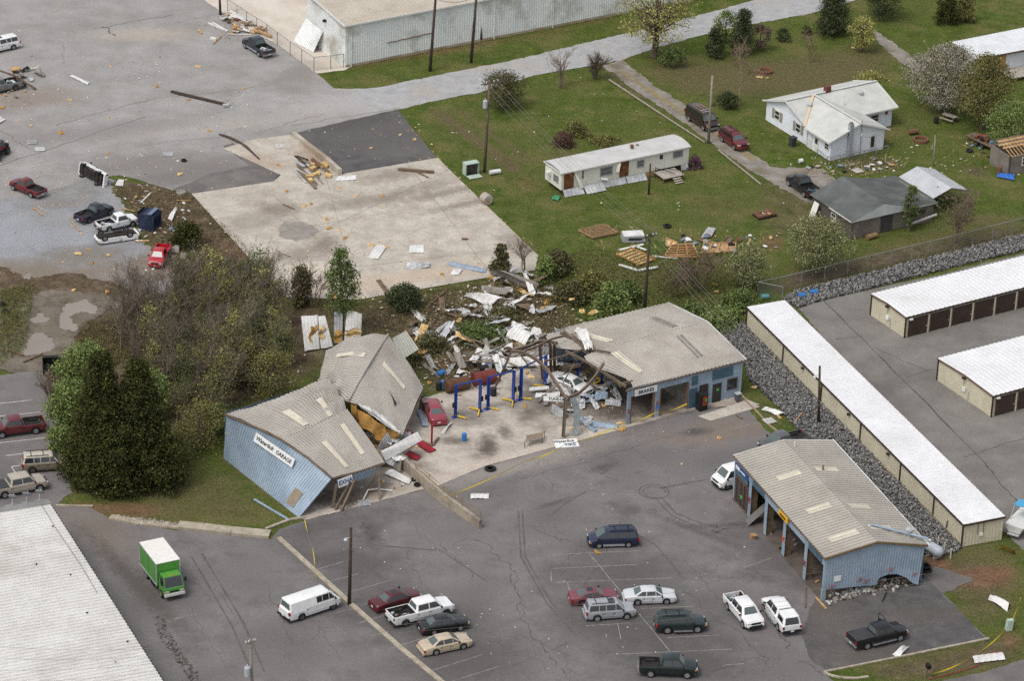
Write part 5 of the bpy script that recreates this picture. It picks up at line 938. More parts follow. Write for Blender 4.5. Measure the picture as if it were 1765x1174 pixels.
# chain-link fences
cl = bpy.data.materials.new('chain_link'); cl.use_nodes = True; n_, l_ = cl.node_tree.nodes, cl.node_tree.links
b_ = n_['Principled BSDF']; b_.inputs['Base Color'].default_value = (*S(112, 114, 112), 1); b_.inputs['Roughness'].default_value = .5
tr = n_.new('ShaderNodeBsdfTransparent'); mx = n_.new('ShaderNodeMixShader'); mx.inputs[0].default_value = .16; l_.new(tr.outputs[0], mx.inputs[1]); l_.new(b_.outputs[0], mx.inputs[2]); l_.new(mx.outputs[0], n_['Material Output'].inputs['Surface'])
def fence(label, pts, ht, step):
    wp = [P(*p) for p in pts]; T = thing('chain_link_fence', label, 'fence', wp[0])
    for a, b in zip(wp, wp[1:]):
        n = max(1, round((b - a).length / step))
        for k in range(n + 1):
            p = a.lerp(b, k / n); MB().tube([p, p + UZ * ht], .045, 6).build('post', mat('galvanised', S(124, 126, 126), S(146, 148, 148), .5, 2.), T)
            if k < n: MB().quad(p, a.lerp(b, (k + 1) / n), a.lerp(b, (k + 1) / n) + UZ * ht, p + UZ * ht).build('mesh_panel', cl, T)
        MB().tube([a + UZ * ht, b + UZ * ht], .04, 6).build('top_rail', mat('galvanised', S(124, 126, 126), S(146, 148, 148), .5, 2.), T)
fence('long chain-link fence along the top of the rock bank', [(1305, 512), (1340, 505), (1500, 466), (1640, 432), (1780, 396)], 1.9, 3.0)
fence('short chain-link fence running down to the storage block', [(1305, 512), (1348, 521)], 1.9, 2.5)
fence('chain-link fence with gate beside the warehouse yard', [(478, 78), (500, 95), (520, 108), (541, 122), (570, 119), (592, 116)], 1.9, 2.5); fence('buckled chain-link fence with debris caught in it', [(392, 18), (425, 40), (460, 62), (478, 78)], 1.7, 2.4)
fence('low wire fence at the foot of the white house', [(1408, 268), (1425, 282), (1470, 275), (1530, 262)], .9, 2.)
T = thing('fallen_pole', 'long grey pole lying on the grass along the driveway', 'pole', P(1050, 135)); MB().tube([P(1050, 137, .15), P(1150, 203, .15), P(1215, 245, .15)], [.13, .12, .1], 7).build('post', mat('grey_pole', 0), T)
T = thing('fallen_pole', 'second fallen grey pole lower down beside the driveway', 'pole', P(1238, 256)); MB().tube([P(1238, 258, .15), P(1312, 318, .15)], .12, 7).build('post', mat('grey_pole', 0), T)
T = thing('fallen_pole', 'dark timber pole lying across the upper lot', 'pole', P(295, 157)); MB().beam(P(295, 157, .15), P(396, 181, .15), .3, .25).beam(P(300, 160, .12), P(385, 180, .12), .15, .15).build('post', M_poled, T); MB().box(P(390, 181, .25), (.8, .5, .3), .4).build('bracket', M_pmet, T)
T = thing('fallen_pole', 'curved dark strip lying at the edge of the ramp', 'pole', P(378, 230)); MB().tube([P(378, 231, .1), P(395, 237, .25), (P(415, 246, .3)), P(430, 258, .2), P(447, 274, .1)], .1, 6).build('post', M_poled, T)
T = thing('fallen_pole', 'brown pole snapped across the bed of the silver pickup', 'pole', P(62, 152)); MB().tube([P(-10, 118, 2.0), P(25, 130, 1.7), P(62, 153, .15)], .13, 7).build('post', M_pole, T)

# ------------------------------------------------------------------ riprap
def stones(name, poly, n, s0, s1, mt, zmax=.35):
    wp = [tuple(P(*p).xy) for p in poly]; A = np.array(wp); lo, hi = A.min(0), A.max(0); pts = []
    while sum(len(p) for p in pts) < n:
        r = rng.uniform(lo, hi, (n, 2)); pts.append(r[inside(wp, r[:, 0], r[:, 1])])
    c = np.concatenate(pts)[:n]
    ph = (1 + 5 ** .5) / 2; ico = np.array([(-1, ph, 0), (1, ph, 0), (-1, -ph, 0), (1, -ph, 0), (0, -1, ph), (0, 1, ph), (0, -1, -ph), (0, 1, -ph), (ph, 0, -1), (ph, 0, 1), (-ph, 0, -1), (-ph, 0, 1)]) / 1.9
    fa = np.array([(0, 11, 5), (0, 5, 1), (0, 1, 7), (0, 7, 10), (0, 10, 11), (1, 5, 9), (5, 11, 4), (11, 10, 2), (10, 7, 6), (7, 1, 8), (3, 9, 4), (3, 4, 2), (3, 2, 6), (3, 6, 8), (3, 8, 9), (4, 9, 5), (2, 4, 11), (6, 2, 10), (8, 6, 7), (9, 8, 1)])
    sz = rng.uniform(s0, s1, n) * rng.choice([.55, .8, 1, 1.25], n)
    v = ico[None] * rng.uniform(.55, 1.25, (n, 12, 1)); sc = rng.uniform(.6, 1.2, (n, 1, 3)); v = v * sc * sz[:, None, None]
    a = rng.uniform(0, 6.28, n); ca, sa = np.cos(a)[:, None], np.sin(a)[:, None]; x = v[..., 0] * ca - v[..., 1] * sa; y = v[..., 0] * sa + v[..., 1] * ca
    v = np.stack([x + c[:, :1], y + c[:, 1:], v[..., 2] + (rng.uniform(0, zmax, n))[:, None]], -1)
    f = fa[None] + (np.arange(n) * 12)[:, None, None]
    o = np_mesh(name, v.reshape(-1, 3), f.reshape(-1, 3), mt); return tag(o, kind='stuff')
M_rock = mat('grey_rock', S(100, 99, 97), S(140, 138, 135), .9, 3., island=.65)
bankm = mat('rock_bed', S(54, 52, 50), S(76, 73, 71), .95, 1.)
b1 = [(1236, 570), (1262, 552), (1292, 562), (1420, 700), (1560, 845), (1658, 945), (1640, 958), (1600, 960), (1575, 950), (1475, 845), (1430, 790), (1440, 758), (1395, 765), (1330, 690), (1290, 655), (1280, 622)]
b2 = [(1350, 516), (1372, 503), (1500, 472), (1640, 437), (1765, 405), (1830, 392), (1830, 420), (1765, 432), (1640, 462), (1500, 498), (1400, 523), (1378, 532)]
b3 = [(1600, 940), (1650, 945), (1640, 965), (1610, 962)]
for b in (b1, b2): sheet('rock_bed', b, .03, bankm, .2, seed=30)
tag(stones('riprap', b1, 21000, .07, .16, M_rock), 'grey broken rock filling the gap beside the long storage block', 'rocks'); tag(stones('riprap', b2, 9000, .08, .18, M_rock), 'grey broken rock bank below the chain-link fence', 'rocks')
tag(stones('rubble_strip', [(262, 1062), (282, 1065), (300, 1105), (325, 1140), (350, 1180), (330, 1180), (300, 1135), (278, 1105)], 350, .06, .16, mat('asphalt_rubble', S(84, 78, 74), S(120, 112, 106), .9, 3., island=.4), .05), 'crumbled asphalt pieces along the broken drain', 'rubble')
tag(stones('rubble_strip', [(192, 890), (240, 895), (310, 903), (310, 912), (240, 906)], 220, .08, .25, mat('concrete_rubble', S(140, 132, 118), S(170, 160, 146), .9, 3., island=.3), .2), 'broken concrete lumps below the grass slope', 'rubble')
# ------------------------------------------------------------------ vehicles
def paint(name, c, rough=.3, dull=False):
    k = 'paint_' + name
    if k in MATS: return MATS[k]
    return mat(k, tuple(x * .92 for x in c), tuple(min(.9, x * 1.08 + .004) for x in c), .45 if dull else rough, 1.2, spec=.5, coord='obj', coat=0 if dull else .5)
M_tyre = mat('tyre', S(30, 29, 29), S(44, 42, 41), .9, 6., coord='obj'); M_rim = mat('alloy_rim', S(150, 151, 153), rough=.35, metal=.3); M_rimd = mat('dull_steel_rim', S(84, 82, 80), rough=.6); M_cglass = mat('car_glass', (.016, .019, .02), rough=.08, spec=1.0); M_wind = mat('windscreen_sky_tint', (.085, .11, .106), rough=.12, spec=.5); M_lamp = mat('headlamp', S(190, 194, 196), rough=.15, spec=.6)  # windscreen and rear glass: base colour lightened to stand in for reflected sky
M_tail = mat('tail_lamp', S(150, 20, 22), rough=.2, spec=.5); M_plast = mat('black_plastic', S(34, 34, 36), rough=.6); M_chrome = mat('chrome', S(170, 172, 174), rough=.2, metal=.6); M_under = mat('underbody', S(30, 28, 27), S(60, 52, 46), .8, 2., coord='obj'); M_liner = mat('bed_liner', S(38, 37, 37), S(58, 55, 53), .8, 2., coord='obj'); M_amber = mat('amber_lamp', S(220, 140, 40), rough=.2)
WH = {}
def wheel(T, x, y, r, wd, rim):
    k = (round(r, 2), rim.name)
    if k not in WH:
        Mx = Matrix.Rotation(R(90), 3, 'X')
        a = MB().lathe((0, 0, 0), [(r * .6, -wd / 2), (r * .9, -wd / 2), (r, -wd * .3), (r, wd * .3), (r * .9, wd / 2), (r * .6, wd / 2)], 18, Mx)
        b = MB().lathe((0, 0, 0), [(r * .62, -wd / 2 - .005), (r * .56, -wd / 2 + .03), (r * .3, -wd / 2 + .02), (r * .16, -wd / 2 - .01), (r * .16, wd / 2 + .01), (r * .3, wd / 2 - .02), (r * .56, wd / 2 - .03), (r * .62, wd / 2 + .005)], 18, Mx)
        for s_ in (-1, 1):
            for j in range(5): a_ = j * 1.2566; b.box((r * .36 * math.cos(a_), s_ * (wd / 2 - .012), r * .36 * math.sin(a_)), (r * .5, .02, r * .12), M=Matrix.Rotation(-a_, 3, 'Y'))
        WH[k] = (a.build('tyre_source', M_tyre), b.build('rim_source', rim)); 
        for o in WH[k]: COL.objects.unlink(o)
    a, b = WH[k]
    wo_ = bpy.data.objects.new('wheel', a.data); COL.objects.link(wo_); wo_.parent = T; wo_.location = (x, y, r)
    ro_ = bpy.data.objects.new('rim', b.data); COL.objects.link(ro_); ro_.parent = wo_
    return wo_
def lerpf(tab, x):
    for (a, p), (b, q) in zip(tab, tab[1:]):
        if x <= b: return p + (q - p) * max(0, (x - a)) / max(1e-6, b - a)
    return tab[-1][1]
def loft(mb, xs, sec, mi_of=None, caps=True):
    rows = [sec(x) for x in xs]; k = len(mb.v); n = len(rows[0])
    for x, r_ in zip(xs, rows): mb.v += [(x, y, z) for y, z in r_]
    for i in range(len(xs) - 1):
        for j in range(n - 1): mb.f.append((k + i * n + j, k + i * n + j + 1, k + (i + 1) * n + j + 1, k + (i + 1) * n + j)); mb.m.append(mi_of(j) if mi_of else 0)
    if caps:
        mb.f.append(tuple(k + j for j in range(n - 1, -1, -1))); mb.m.append(0); e = k + (len(xs) - 1) * n; mb.f.append(tuple(e + j for j in range(n))); mb.m.append(0)
BASE = dict(
 sedan=dict(L=4.95, W=1.84, H=1.43, wb=2.75, z0=.2, r=.33, fo=.98, hood=[(-9, .98), (-2.4, .9), (-1.9, .98), (.9, .97), (1.2, .95), (2.3, .76), (2.5, .66)], gh=(1.12, .35, -.95, -1.75), belt=.96, yt=.58, yb=.85, cuts=(.35, -.55), doors=2),
 coupe=dict(L=4.6, W=1.75, H=1.35, wb=2.6, z0=.2, r=.32, fo=.95, hood=[(-9, .95), (-2.1, .93), (-1.7, .95), (.8, .93), (2.2, .78), (2.4, .66)], gh=(.85, .15, -.75, -1.75), belt=.93, yt=.58, yb=.82, cuts=(-.3,), doors=1),
 suv=dict(L=4.82, W=1.86, H=1.78, wb=2.85, z0=.32, r=.37, fo=.9, hood=[(-9, 1.13), (1.1, 1.12), (2.15, 1.0), (2.35, .8)], gh=(1.25, .62, -2.2, -2.38), belt=1.12, yt=.66, yb=.88, cuts=(.35, -.6, -1.25), doors=2),
 minivan=dict(L=4.95, W=1.88, H=1.72, wb=2.9, z0=.24, r=.33, fo=1.0, hood=[(-9, 1.1), (1.5, 1.08), (2.25, .82), (2.45, .66)], gh=(1.75, .75, -2.2, -2.42), belt=1.08, yt=.68, yb=.9, cuts=(.75, -.4, -1.5), doors=2),
 van=dict(L=5.9, W=2.02, H=2.1, wb=3.5, z0=.34, r=.38, fo=.95, hood=[(-9, 1.32), (1.9, 1.3), (2.5, 1.08), (2.75, .9)], gh=(2.15, 1.5, -2.95, -3.02), belt=1.3, yt=.8, yb=.97, cuts=(1.0, .35, -.2), doors=1),
 pickup=dict(L=5.55, W=1.98, H=1.86, wb=3.55, z0=.4, r=.39, fo=.95, hood=[(-9, 1.2), (1.5, 1.2), (2.5, 1.08), (2.72, .86)], gh=(1.55, .95, -.35, -.55), belt=1.2, yt=.68, yb=.92, cuts=(.25,), doors=1, bed=(-.65, 1.12, .72)),
 small_pickup=dict(L=4.9, W=1.75, H=1.65, wb=3.0, z0=.36, r=.35, fo=.85, hood=[(-9, 1.05), (1.2, 1.05), (2.15, .96), (2.35, .76)], gh=(1.3, .75, -.3, -.5), belt=1.05, yt=.6, yb=.82, cuts=(), doors=1, bed=(-.6, 1.0, .66)),
)
def vehicle(kind, name, label, cat, col, near=None, side='R', hdg=None, at=None, group=None, over=None, rim=None, tilt=None, **kw):
    """near = photo points of rear and front wheel on the side in view; side = which side of the vehicle that is"""
    s = dict(BASE[kind]); s.update(kw); L, Wd, Ht, wb, z0, r = (s[k] for k in ('L', 'W', 'H', 'wb', 'z0', 'r')); hw = Wd / 2
    if near:
        a, b = P(*near[0]), P(*near[1]); d = (b - a); d.z = 0; ang = math.atan2(d.y, d.x); left = Vector((-math.sin(ang), math.cos(ang), 0))
        c = (a + b) / 2 + left * (hw - .12) * (1 if side == 'R' else -1)
    else: ang = hdg; c = P(*at)
    c.z = .02
    T = thing(name, label, cat, c, ang, group); pm = paint(*col) if isinstance(col, tuple) else col
    xf = wb / 2 + s['fo']; xr = xf - L; wx = (wb / 2, -wb / 2); ra = r * 1.18; bed = s.get('bed'); xe = bed[0] if bed else xr
    top = lambda x: lerpf(s['hood'], x)
    def bot(x):
        z = z0
        for q_ in wx:
            if abs(x - q_) < ra: z = max(z, r + math.sqrt(max(0, ra * ra - (x - q_) ** 2)) - .02)
        e = min(xf - x, x - xr); return max(z, z0 + max(0, .35 - e) * .35)
    def half(x):
        e = min(xf - x, (x - xr) if not bed else 9); return hw - (max(0, .6 - e) ** 2) * .42
    def sec(x):
        w_, t, b = half(x), top(x), bot(x); t = max(t, b + .14)
        e = xf - x; t = t - max(0, .14 - e) * .8
        if not bed: t -= max(0, .12 - (x - xr)) * .9
        h = [(w_ - .05, b), (w_, b + .3 * (t - b)), (w_, t - .16), (w_ - .035, t - .06), (w_ - .14, t - .005), (w_ * .5, t + .02), (0, t + .03)]
        return h + [(-y, z) for y, z in h[-2::-1]]
    def stations(x0, x1):
        xs = {x0, x1}
        for q_ in wx:
            for k in range(9): xs.add(q_ + ra * math.cos(k * math.pi / 8) * 1.001)
            xs.add(q_ - ra - .02); xs.add(q_ + ra + .02)
        for k in range(18): xs.add(x0 + (x1 - x0) * k / 17)
        for e in (.04, .1, .2, .35): xs.add(x1 - e); xs.add(x0 + e)
        return sorted(x for x in xs if x0 <= x <= x1)
    mb = MB(); loft(mb, stations(xe, xf), sec); mb.build('body', pm, T, smooth='auto', world=False)
    two = s.get('lower')
    if bed:
        rail, fl = bed[1], bed[2]
        def bsec(x):
            w_ = hw - .01 - max(0, .2 - (x - xr)) * .15; b = bot(x); h = [(w_ - .05, b), (w_, b + .4 * (rail - b)), (w_, rail - .08), (w_ - .02, rail), (w_ - .1, rail), (w_ - .12, fl)]
            return h + [(-y, z) for y, z in h[::-1]]
        mb = MB(); loft(mb, stations(xr, xe - .015), bsec, lambda j: 1 if j in (4, 5, 6) else 0, caps=False)
        mb.quad((xe - .02, -hw + .1, fl), (xe - .02, hw - .1, fl), (xe - .02, hw - .1, rail), (xe - .02, -hw + .1, rail), 1)
        mb.build('cargo_bed', [pm, s.get('liner', M_liner)], T, world=False); MB().box((xr + .05, 0, (rail + z0 + .25) / 2), (.08, Wd - .12, rail - z0 - .28)).build('tailgate', pm, T, world=False)
        for x_ in (wx[1],):
            for s_ in (-1, 1): MB().box((x_, s_ * (hw - .25), fl + .1), (ra * 1.9, .26, .22)).build('wheel_housing', s.get('liner', M_liner), T, world=False)
    # greenhouse
    if over != 'crushed':
        xwb, xwt, xrt, xrb = s['gh']; bz, rz_ = s['belt'] - .02, Ht - .05; yb, yt = s['yb'], s['yt']
        def ring(f, rr, y, z, c_=.12): return [(f, -y + c_, z), (f, y - c_, z), (f - c_ * .8, y, z), (rr + c_ * .8, y, z), (rr, y - c_, z), (rr, -y + c_, z), (rr + c_ * .8, -y, z), (f - c_ * .8, -y, z)]
        r0 = ring(xwb, xrb, yb, bz); r1 = ring(xwt, xrt, yt, rz_); r2 = ring(xwt - .12, xrt + .1, yt - .12, Ht, .1)
        mb = MB(); mb.add(r0 + r1 + r2, [(i, (i + 1) % 8, 8 + (i + 1) % 8, 8 + i) for i in range(8)] + [(8 + i, 8 + (i + 1) % 8, 16 + (i + 1) % 8, 16 + i) for i in range(8)] + [tuple(range(16, 24))]); mb.build('cabin', s.get('roofmat', pm), T, smooth='auto', world=False)
        def pane(name, a, b, c_, d, off, t0=.1, t1=.9, m=.05):
            a, b, c_, d = map(Vector, (a, b, c_, d)); f = lambda u, v: (a * (1 - u) + b * u) * (1 - v) + (d * (1 - u) + c_ * u) * v
            n = (b - a).cross(d - a).normalized(); n = n if n.dot(Vector(off)) > 0 else -n
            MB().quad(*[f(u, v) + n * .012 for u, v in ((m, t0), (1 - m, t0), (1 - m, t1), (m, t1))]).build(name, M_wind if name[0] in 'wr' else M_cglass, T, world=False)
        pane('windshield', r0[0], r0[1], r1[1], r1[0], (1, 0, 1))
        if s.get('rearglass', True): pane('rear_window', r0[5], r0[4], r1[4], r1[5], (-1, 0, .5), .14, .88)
        xs_ = [xwb - .1] + list(s['cuts']) + [xrb + .1]
        top_x = lambda x: xwt - .1 + (x - (xwb - .1)) * ((xrt + .1) - (xwt - .1)) / ((xrb + .1) - (xwb - .1))
        for sgn in (-1, 1):
            for i in range(len(xs_) - 1):
                if s.get('blind') and i >= s['blind']: continue
                a, b = xs_[i], xs_[i + 1]; ta = xwt - .1 if i == 0 else a; tb = xrt + .1 if i == len(xs_) - 2 else b
                if i == 0: ta = xwt - .08
                pane('side_window', (a, sgn * yb, bz), (b, sgn * yb, bz), (tb, sgn * yt, rz_), (ta, sgn * yt, rz_), (0, sgn, .2), .12, .9, .045)
    for sgn in (-1, 1):
        x0 = s['gh'][0] - .15; nd = s['doors']; x1 = max(s['gh'][3] + .3, -wb / 2 + ra + .05) if not bed else xe + .12; stepx = (x0 - x1) / nd
        for k in range(nd):
            a, b = x0 - k * stepx, x0 - (k + 1) * stepx; zt = s['belt'] - .17; zb_ = z0 + .3 * (zt - z0) + .04
            MB().box(((a + b) / 2, sgn * hw, (zt + zb_) / 2), (abs(a - b) + .02, .012, zt - zb_ + .04)).build('door_seam', M_plast, T, world=False); d = MB().box(((a + b) / 2, sgn * (hw + .006), (zt + zb_) / 2), (abs(a - b) - .04, .014, zt - zb_)).build('door', pm, T, world=False); MB().box((b + .14, sgn * (hw + .022), zt - .07), (.16, .03, .04)).build('handle', M_plast, T, world=False).parent = d
        if over != 'crushed': MB().box((s['gh'][0] - .22, sgn * (hw + .1), s['belt'] + .06), (.12, .2, .15)).build('mirror', s.get('mirmat', M_plast), T, world=False)
        MB().box((xf - .1, sgn * (half(xf - .1) - .22), top(xf - .12) - .14), (.14, .36, .17)).build('headlight', M_lamp, T, world=False)
        MB().box((xf - .2, sgn * (half(xf - .2) - .02), top(xf - .12) - .15), (.16, .06, .12)).build('indicator', M_amber, T, world=False)
        MB().box((xr + .08, sgn * (hw - .13), (bed[1] if bed else s['belt'] if kind in ('suv', 'minivan', 'van') else .84) - .2), (.16, .2, .3 if kind != 'sedan' else .18)).build('tail_light', M_tail, T, world=False)
        for q_ in wx: wheel(T, q_, sgn * (hw - .12), r, .24, rim or M_rim)
    bm = {'body': pm, 'chrome': M_chrome, 'dark': M_plast}[s.get('bump', 'body')]
    w0 = half(xf - .05)
    MB().hexa([(xf + .06, -w0 * .7, z0 + .05), (xf + .06, w0 * .7, z0 + .05), (xf - .25, hw - .03, z0 + .05), (xf - .25, -hw + .03, z0 + .05)], [(xf + .06, -w0 * .7, z0 + .27), (xf + .06, w0 * .7, z0 + .27), (xf - .25, hw - .03, z0 + .27), (xf - .25, -hw + .03, z0 + .27)]).build('front_bumper', bm, T, world=False)
    MB().box((xr + .02, 0, z0 + .16), (.2, Wd - .12, .22)).build('rear_bumper', bm, T, world=False); MB().box((xf - .02, 0, top(xf - .15) - .17), (.08, Wd * .5, .17)).build('grille', s.get('grille', M_plast), T, world=False)
    MB().box((xr - .085, 0, z0 + .2 + (.12 if not bed else 0)), (.02, .32, .15)).build('number_plate', M_trimw, T, world=False)
    mb = MB(); mb.box((0, 0, z0 + .06), (L - .5, Wd * .62, .12)); mb.box((wx[0], 0, r), (.14, Wd - .35, .14)); mb.box((wx[1], 0, r), (.16, Wd - .35, .16)); mb.box((wx[1], 0, r), (.34, .34, .3)); mb.tube([(wx[0] - .3, .1, z0), (wx[1], .05, r)], .05, 6); mb.tube([(.6, -.4, z0 - .02), (xr + .2, -.5, z0)], .05, 6); mb.box((-.4, .35, z0 - .03), (1.1, .4, .2))
    mb.build('undercarriage', M_under, T, world=False)
    ex = s.get('extra', ())
    if 'rack' in ex:
        for sgn in (-1, 1): MB().beam((s['gh'][1] - .35, sgn * (s['yt'] - .1), Ht + .06), (s['gh'][2] + .25, sgn * (s['yt'] - .1), Ht + .06), .05, .05).build('roof_rail', M_plast, T, world=False)
        for x in (s['gh'][1] - .9, s['gh'][2] + .7): MB().beam((x, -s['yt'] + .1, Ht + .07), (x, s['yt'] - .1, Ht + .07), .06, .04).build('crossbar', M_plast, T, world=False)
    if 'sunroof' in ex: MB().box((s['gh'][1] - .6, 0, Ht + .005), (.6, .75, .015)).build('sunroof', M_cglass, T, world=False)
    if 'boards' in ex:
        for sgn in (-1, 1): MB().box((.05, sgn * (hw + .05), z0 + .02), (wb - 2 * ra - .1, .2, .06)).build('running_board', M_chrome, T, world=False)
    if 'grey_lower' in ex:
        for sgn in (-1, 1): MB().box((0, sgn * (hw + .006), z0 + .13), (wb - 2 * ra, .03, .22)).build('rocker_trim', mat('silver_trim', S(150, 152, 154)), T, world=False)
    if 'ladder_rack' in ex:
        for k in range(5): MB().beam((s['gh'][1] - .5 - k * .6, -.6, Ht + .1), (s['gh'][1] - .5 - k * .6, .6, Ht + .1), .05, .05).build('rack_bar', M_trimw if k < 2 else mat('rack_tan', S(150, 130, 116)), T, world=False)
        for sgn in (-1, 0, 1): MB().beam((s['gh'][1] - .5, sgn * .55, Ht + .12), (s['gh'][1] - 2.9, sgn * .55, Ht + .12), .05, .05).build('rack_bar', mat('rack_tan', 0), T, world=False)
    if 'cap' in ex:
        a0, a1 = ring(xe, xr + .05, hw - .06, bed[1]), ring(xe - .06, xr + .35, hw - .22, Ht - .03); a2 = ring(xe - .15, xr + .45, hw - .34, Ht + .03)
        MB().add(a0 + a1 + a2, [(i, (i + 1) % 8, 8 + (i + 1) % 8, 8 + i) for i in range(8)] + [(8 + i, 8 + (i + 1) % 8, 16 + (i + 1) % 8, 16 + i) for i in range(8)] + [tuple(range(16, 24))]).build('camper_shell', pm, T, world=False)
        pane('shell_window', a0[5], a0[4], a1[4], a1[5], (-1, 0, .4), .1, .9)
        for sgn in (-1, 1): pane('shell_window', (xe - .2, sgn * (hw - .06), bed[1]), (xr + .2, sgn * (hw - .06), bed[1]), (xr + .5, sgn * (hw - .22), Ht - .03), (xe - .2, sgn * (hw - .22), Ht - .03), (0, sgn, .2), .2, .8)
    if 'tonneau' in ex: MB().box(((xe + xr) / 2, 0, bed[1] + .03), (xe - xr - .1, Wd - .14, .06)).build('tonneau_cover', mat('tonneau_vinyl', S(58, 58, 60), S(68, 68, 70), .6, 2., coord='obj'), T, world=False)
    if 'toolbox' in ex: MB().box((xe - .4, 0, bed[1] + .0), (.5, Wd - .3, .35)).build('toolbox', M_chrome, T, world=False)
    if 'load' in ex:
        for k in range(9): MB().box((random.uniform(xr + .5, xe - .4), random.uniform(-.5, .5), bed[2] + .14), (random.uniform(.2, .9), random.uniform(.1, .3), random.uniform(.1, .3)), random.uniform(0, 3)).build('cargo', random.choice([M_pmet, M_woodd, M_black, M_bluedk, M_wmet]), T, world=False)
    if 'open_door' in ex:
        x0 = s['gh'][0] - .1; MB().hexa([(x0, hw, z0 + .3), (x0 - .35, hw + .95, z0 + .3), (x0 - .38, hw + .95, z0 + .3), (x0 - .05, hw, z0 + .3)], [(x0, hw, s['belt']), (x0 - .35, hw + .95, s['belt']), (x0 - .38, hw + .95, s['belt']), (x0 - .05, hw, s['belt'])]).build('open_door', pm, T, world=False)
        MB().beam((x0 - .1, hw, s['belt']), (x0 - .3, hw + .1, Ht - .1), .05, .05).beam((x0 - .3, hw + .1, Ht - .1), (x0 - .37, hw + .9, Ht - .12), .05, .05).beam((x0 - .37, hw + .9, Ht - .12), (x0 - .36, hw + .95, s['belt']), .05, .05).build('door_frame', M_plast, T, world=False)
    if over in ('roof', 'side', 'crushed') or tilt:
        rot = {'roof': R(180), 'side': R(100), 'crushed': R(180)}.get(over, 0)
        zl = {'roof': Ht - .35, 'crushed': s['belt'] + .12, 'side': hw - .02}.get(over, .02)
        T.rotation_mode = 'QUATERNION'; T.rotation_quaternion = (Matrix.Rotation(ang, 3, 'Z') @ Matrix.Rotation(rot + (tilt[0] if tilt else 0), 3, 'X') @ Matrix.Rotation(tilt[1] if tilt else 0, 3, 'Y')).to_quaternion(); T.location.z = zl + (tilt[2] if tilt else 0)
    return T
WHT, NAVY, MAR = ('white', S(236, 236, 235)), ('navy', S(26, 32, 52)), ('maroon', S(82, 22, 28))
cutP = dict(gh=(1.55, .95, -1.0, -1.15), cuts=(.1,), doors=2, bed=(-1.25, 1.15, .74))
# lower parking lot
vehicle('van', 'cargo_van', 'white cargo van parked left of the long kerb', 'van', WHT, ((518.7, 1070.8), (574.9, 1051.6)), 'R', rim=M_rimd, bump='dark', cuts=(1.3, .55, -.1), blind=3)
vehicle('sedan', 'sedan', 'dark maroon sedan behind the white crew-cab pickup', 'car', MAR, ((668, 1055), (713, 1041.5)), 'R', extra=('sunroof',))
vehicle('pickup', 'pickup_truck', 'white crew-cab pickup with loaded bed beside the kerb', 'pickup truck', WHT, ((697.6, 1081.5), (770.4, 1063)), 'R', L=6.5, wb=4.3, gh=(1.75, 1.15, -.85, -1.0), cuts=(.35,), doors=2, bed=(-1.1, 1.25, .8), H=1.95, belt=1.28, hood=[(-9, 1.28), (1.7, 1.28), (2.85, 1.16), (3.1, .9)], rim=M_rimd, extra=('load',), bump='dark')
vehicle('sedan', 'sedan', 'glossy black sedan between white pickup and gold sedan', 'car', ('black', S(24, 24, 27)), ((749.7, 1095.8), (791.4, 1088.7)), 'R', wb=2.6, L=4.7)
vehicle('sedan', 'sedan', 'gold beige sedan at the bottom of the parked row', 'car', ('gold', S(192, 176, 152)), ((752.3, 1130.3), (797.3, 1120.6)), 'R')
vehicle('minivan', 'minivan', 'navy blue minivan parked alone facing the collapsed garage', 'minivan', ('minivan_navy', S(28, 36, 62)), ((1083.2, 944.3), (1032, 946)), 'L', extra=('rack', 'grey_lower'))
vehicle('coupe', 'hatchback', 'faded red hatchback coupe behind the silver SUV', 'car', ('faded_red', S(122, 68, 76), .3, True), ((1001.4, 1045.7), (1051, 1042)), 'R', rim=M_rimd, extra=('sunroof',), wb=2.6)
vehicle('sedan', 'sedan', 'white and silver sedan beside the centre parking stripe', 'car', ('pearl', S(206, 208, 210)), ((1098.5, 1044), (1148.8, 1042.7)), 'R', wb=2.78, L=5.02)
vehicle('suv', 'sport_utility_vehicle', 'silver SUV with roof rack in front of the faded hatchback', 'SUV', ('silver', S(158, 161, 166)), ((1028.7, 1072.8), (1080.6, 1069)), 'R', extra=('rack', 'sunroof'))
vehicle('suv', 'sport_utility_vehicle', 'dark green SUV with roof rack and spare bull bar', 'SUV', ('dark_green', S(30, 44, 44)), ((1150.4, 1093.8), (1201.5, 1092)), 'R', extra=('rack', 'sunroof', 'boards'), r=.41)
vehicle('pickup', 'pickup_truck', 'dark green extended-cab pickup at the bottom edge of the lot', 'pickup truck', ('bottle_green', S(24, 36, 34)), ((1121, 1168.7), (1184.1, 1171)), 'R', wb=3.35, L=5.4, gh=(1.5, .9, -.6, -.75), bed=(-.85, 1.12, .72), bump='chrome')
vehicle('pickup', 'pickup_truck', 'white extended-cab pickup facing the camera by the bay garage', 'pickup truck', WHT, ((1254.4, 1052.4), (1280.7, 1083.6)), 'R', wb=3.5, L=5.6, **{k: cutP[k] for k in ('gh', 'cuts', 'bed')}, extra=('load',), bump='dark')
vehicle('pickup', 'pickup_truck', 'white pickup with camper shell, rear towards the camera', 'pickup truck', WHT, ((1341.3, 1088.2), (1317, 1054.2)), 'L', wb=3.7, L=5.9, H=1.95, **{k: cutP[k] for k in ('gh', 'cuts', 'doors', 'bed')}, extra=('cap', 'boards'), bump='dark')
vehicle('pickup', 'pickup_truck', 'black pickup with covered bed and one door open', 'pickup truck', ('gloss_black', S(20, 20, 23)), ((1493.9, 1120.6), (1550.6, 1106.6)), 'R', L=5.8, wb=3.6, gh=(1.55, .95, -.7, -.85), cuts=(.2,), bed=(-.95, 1.18, .74), extra=('tonneau', 'boards', 'open_door'), bump='chrome')
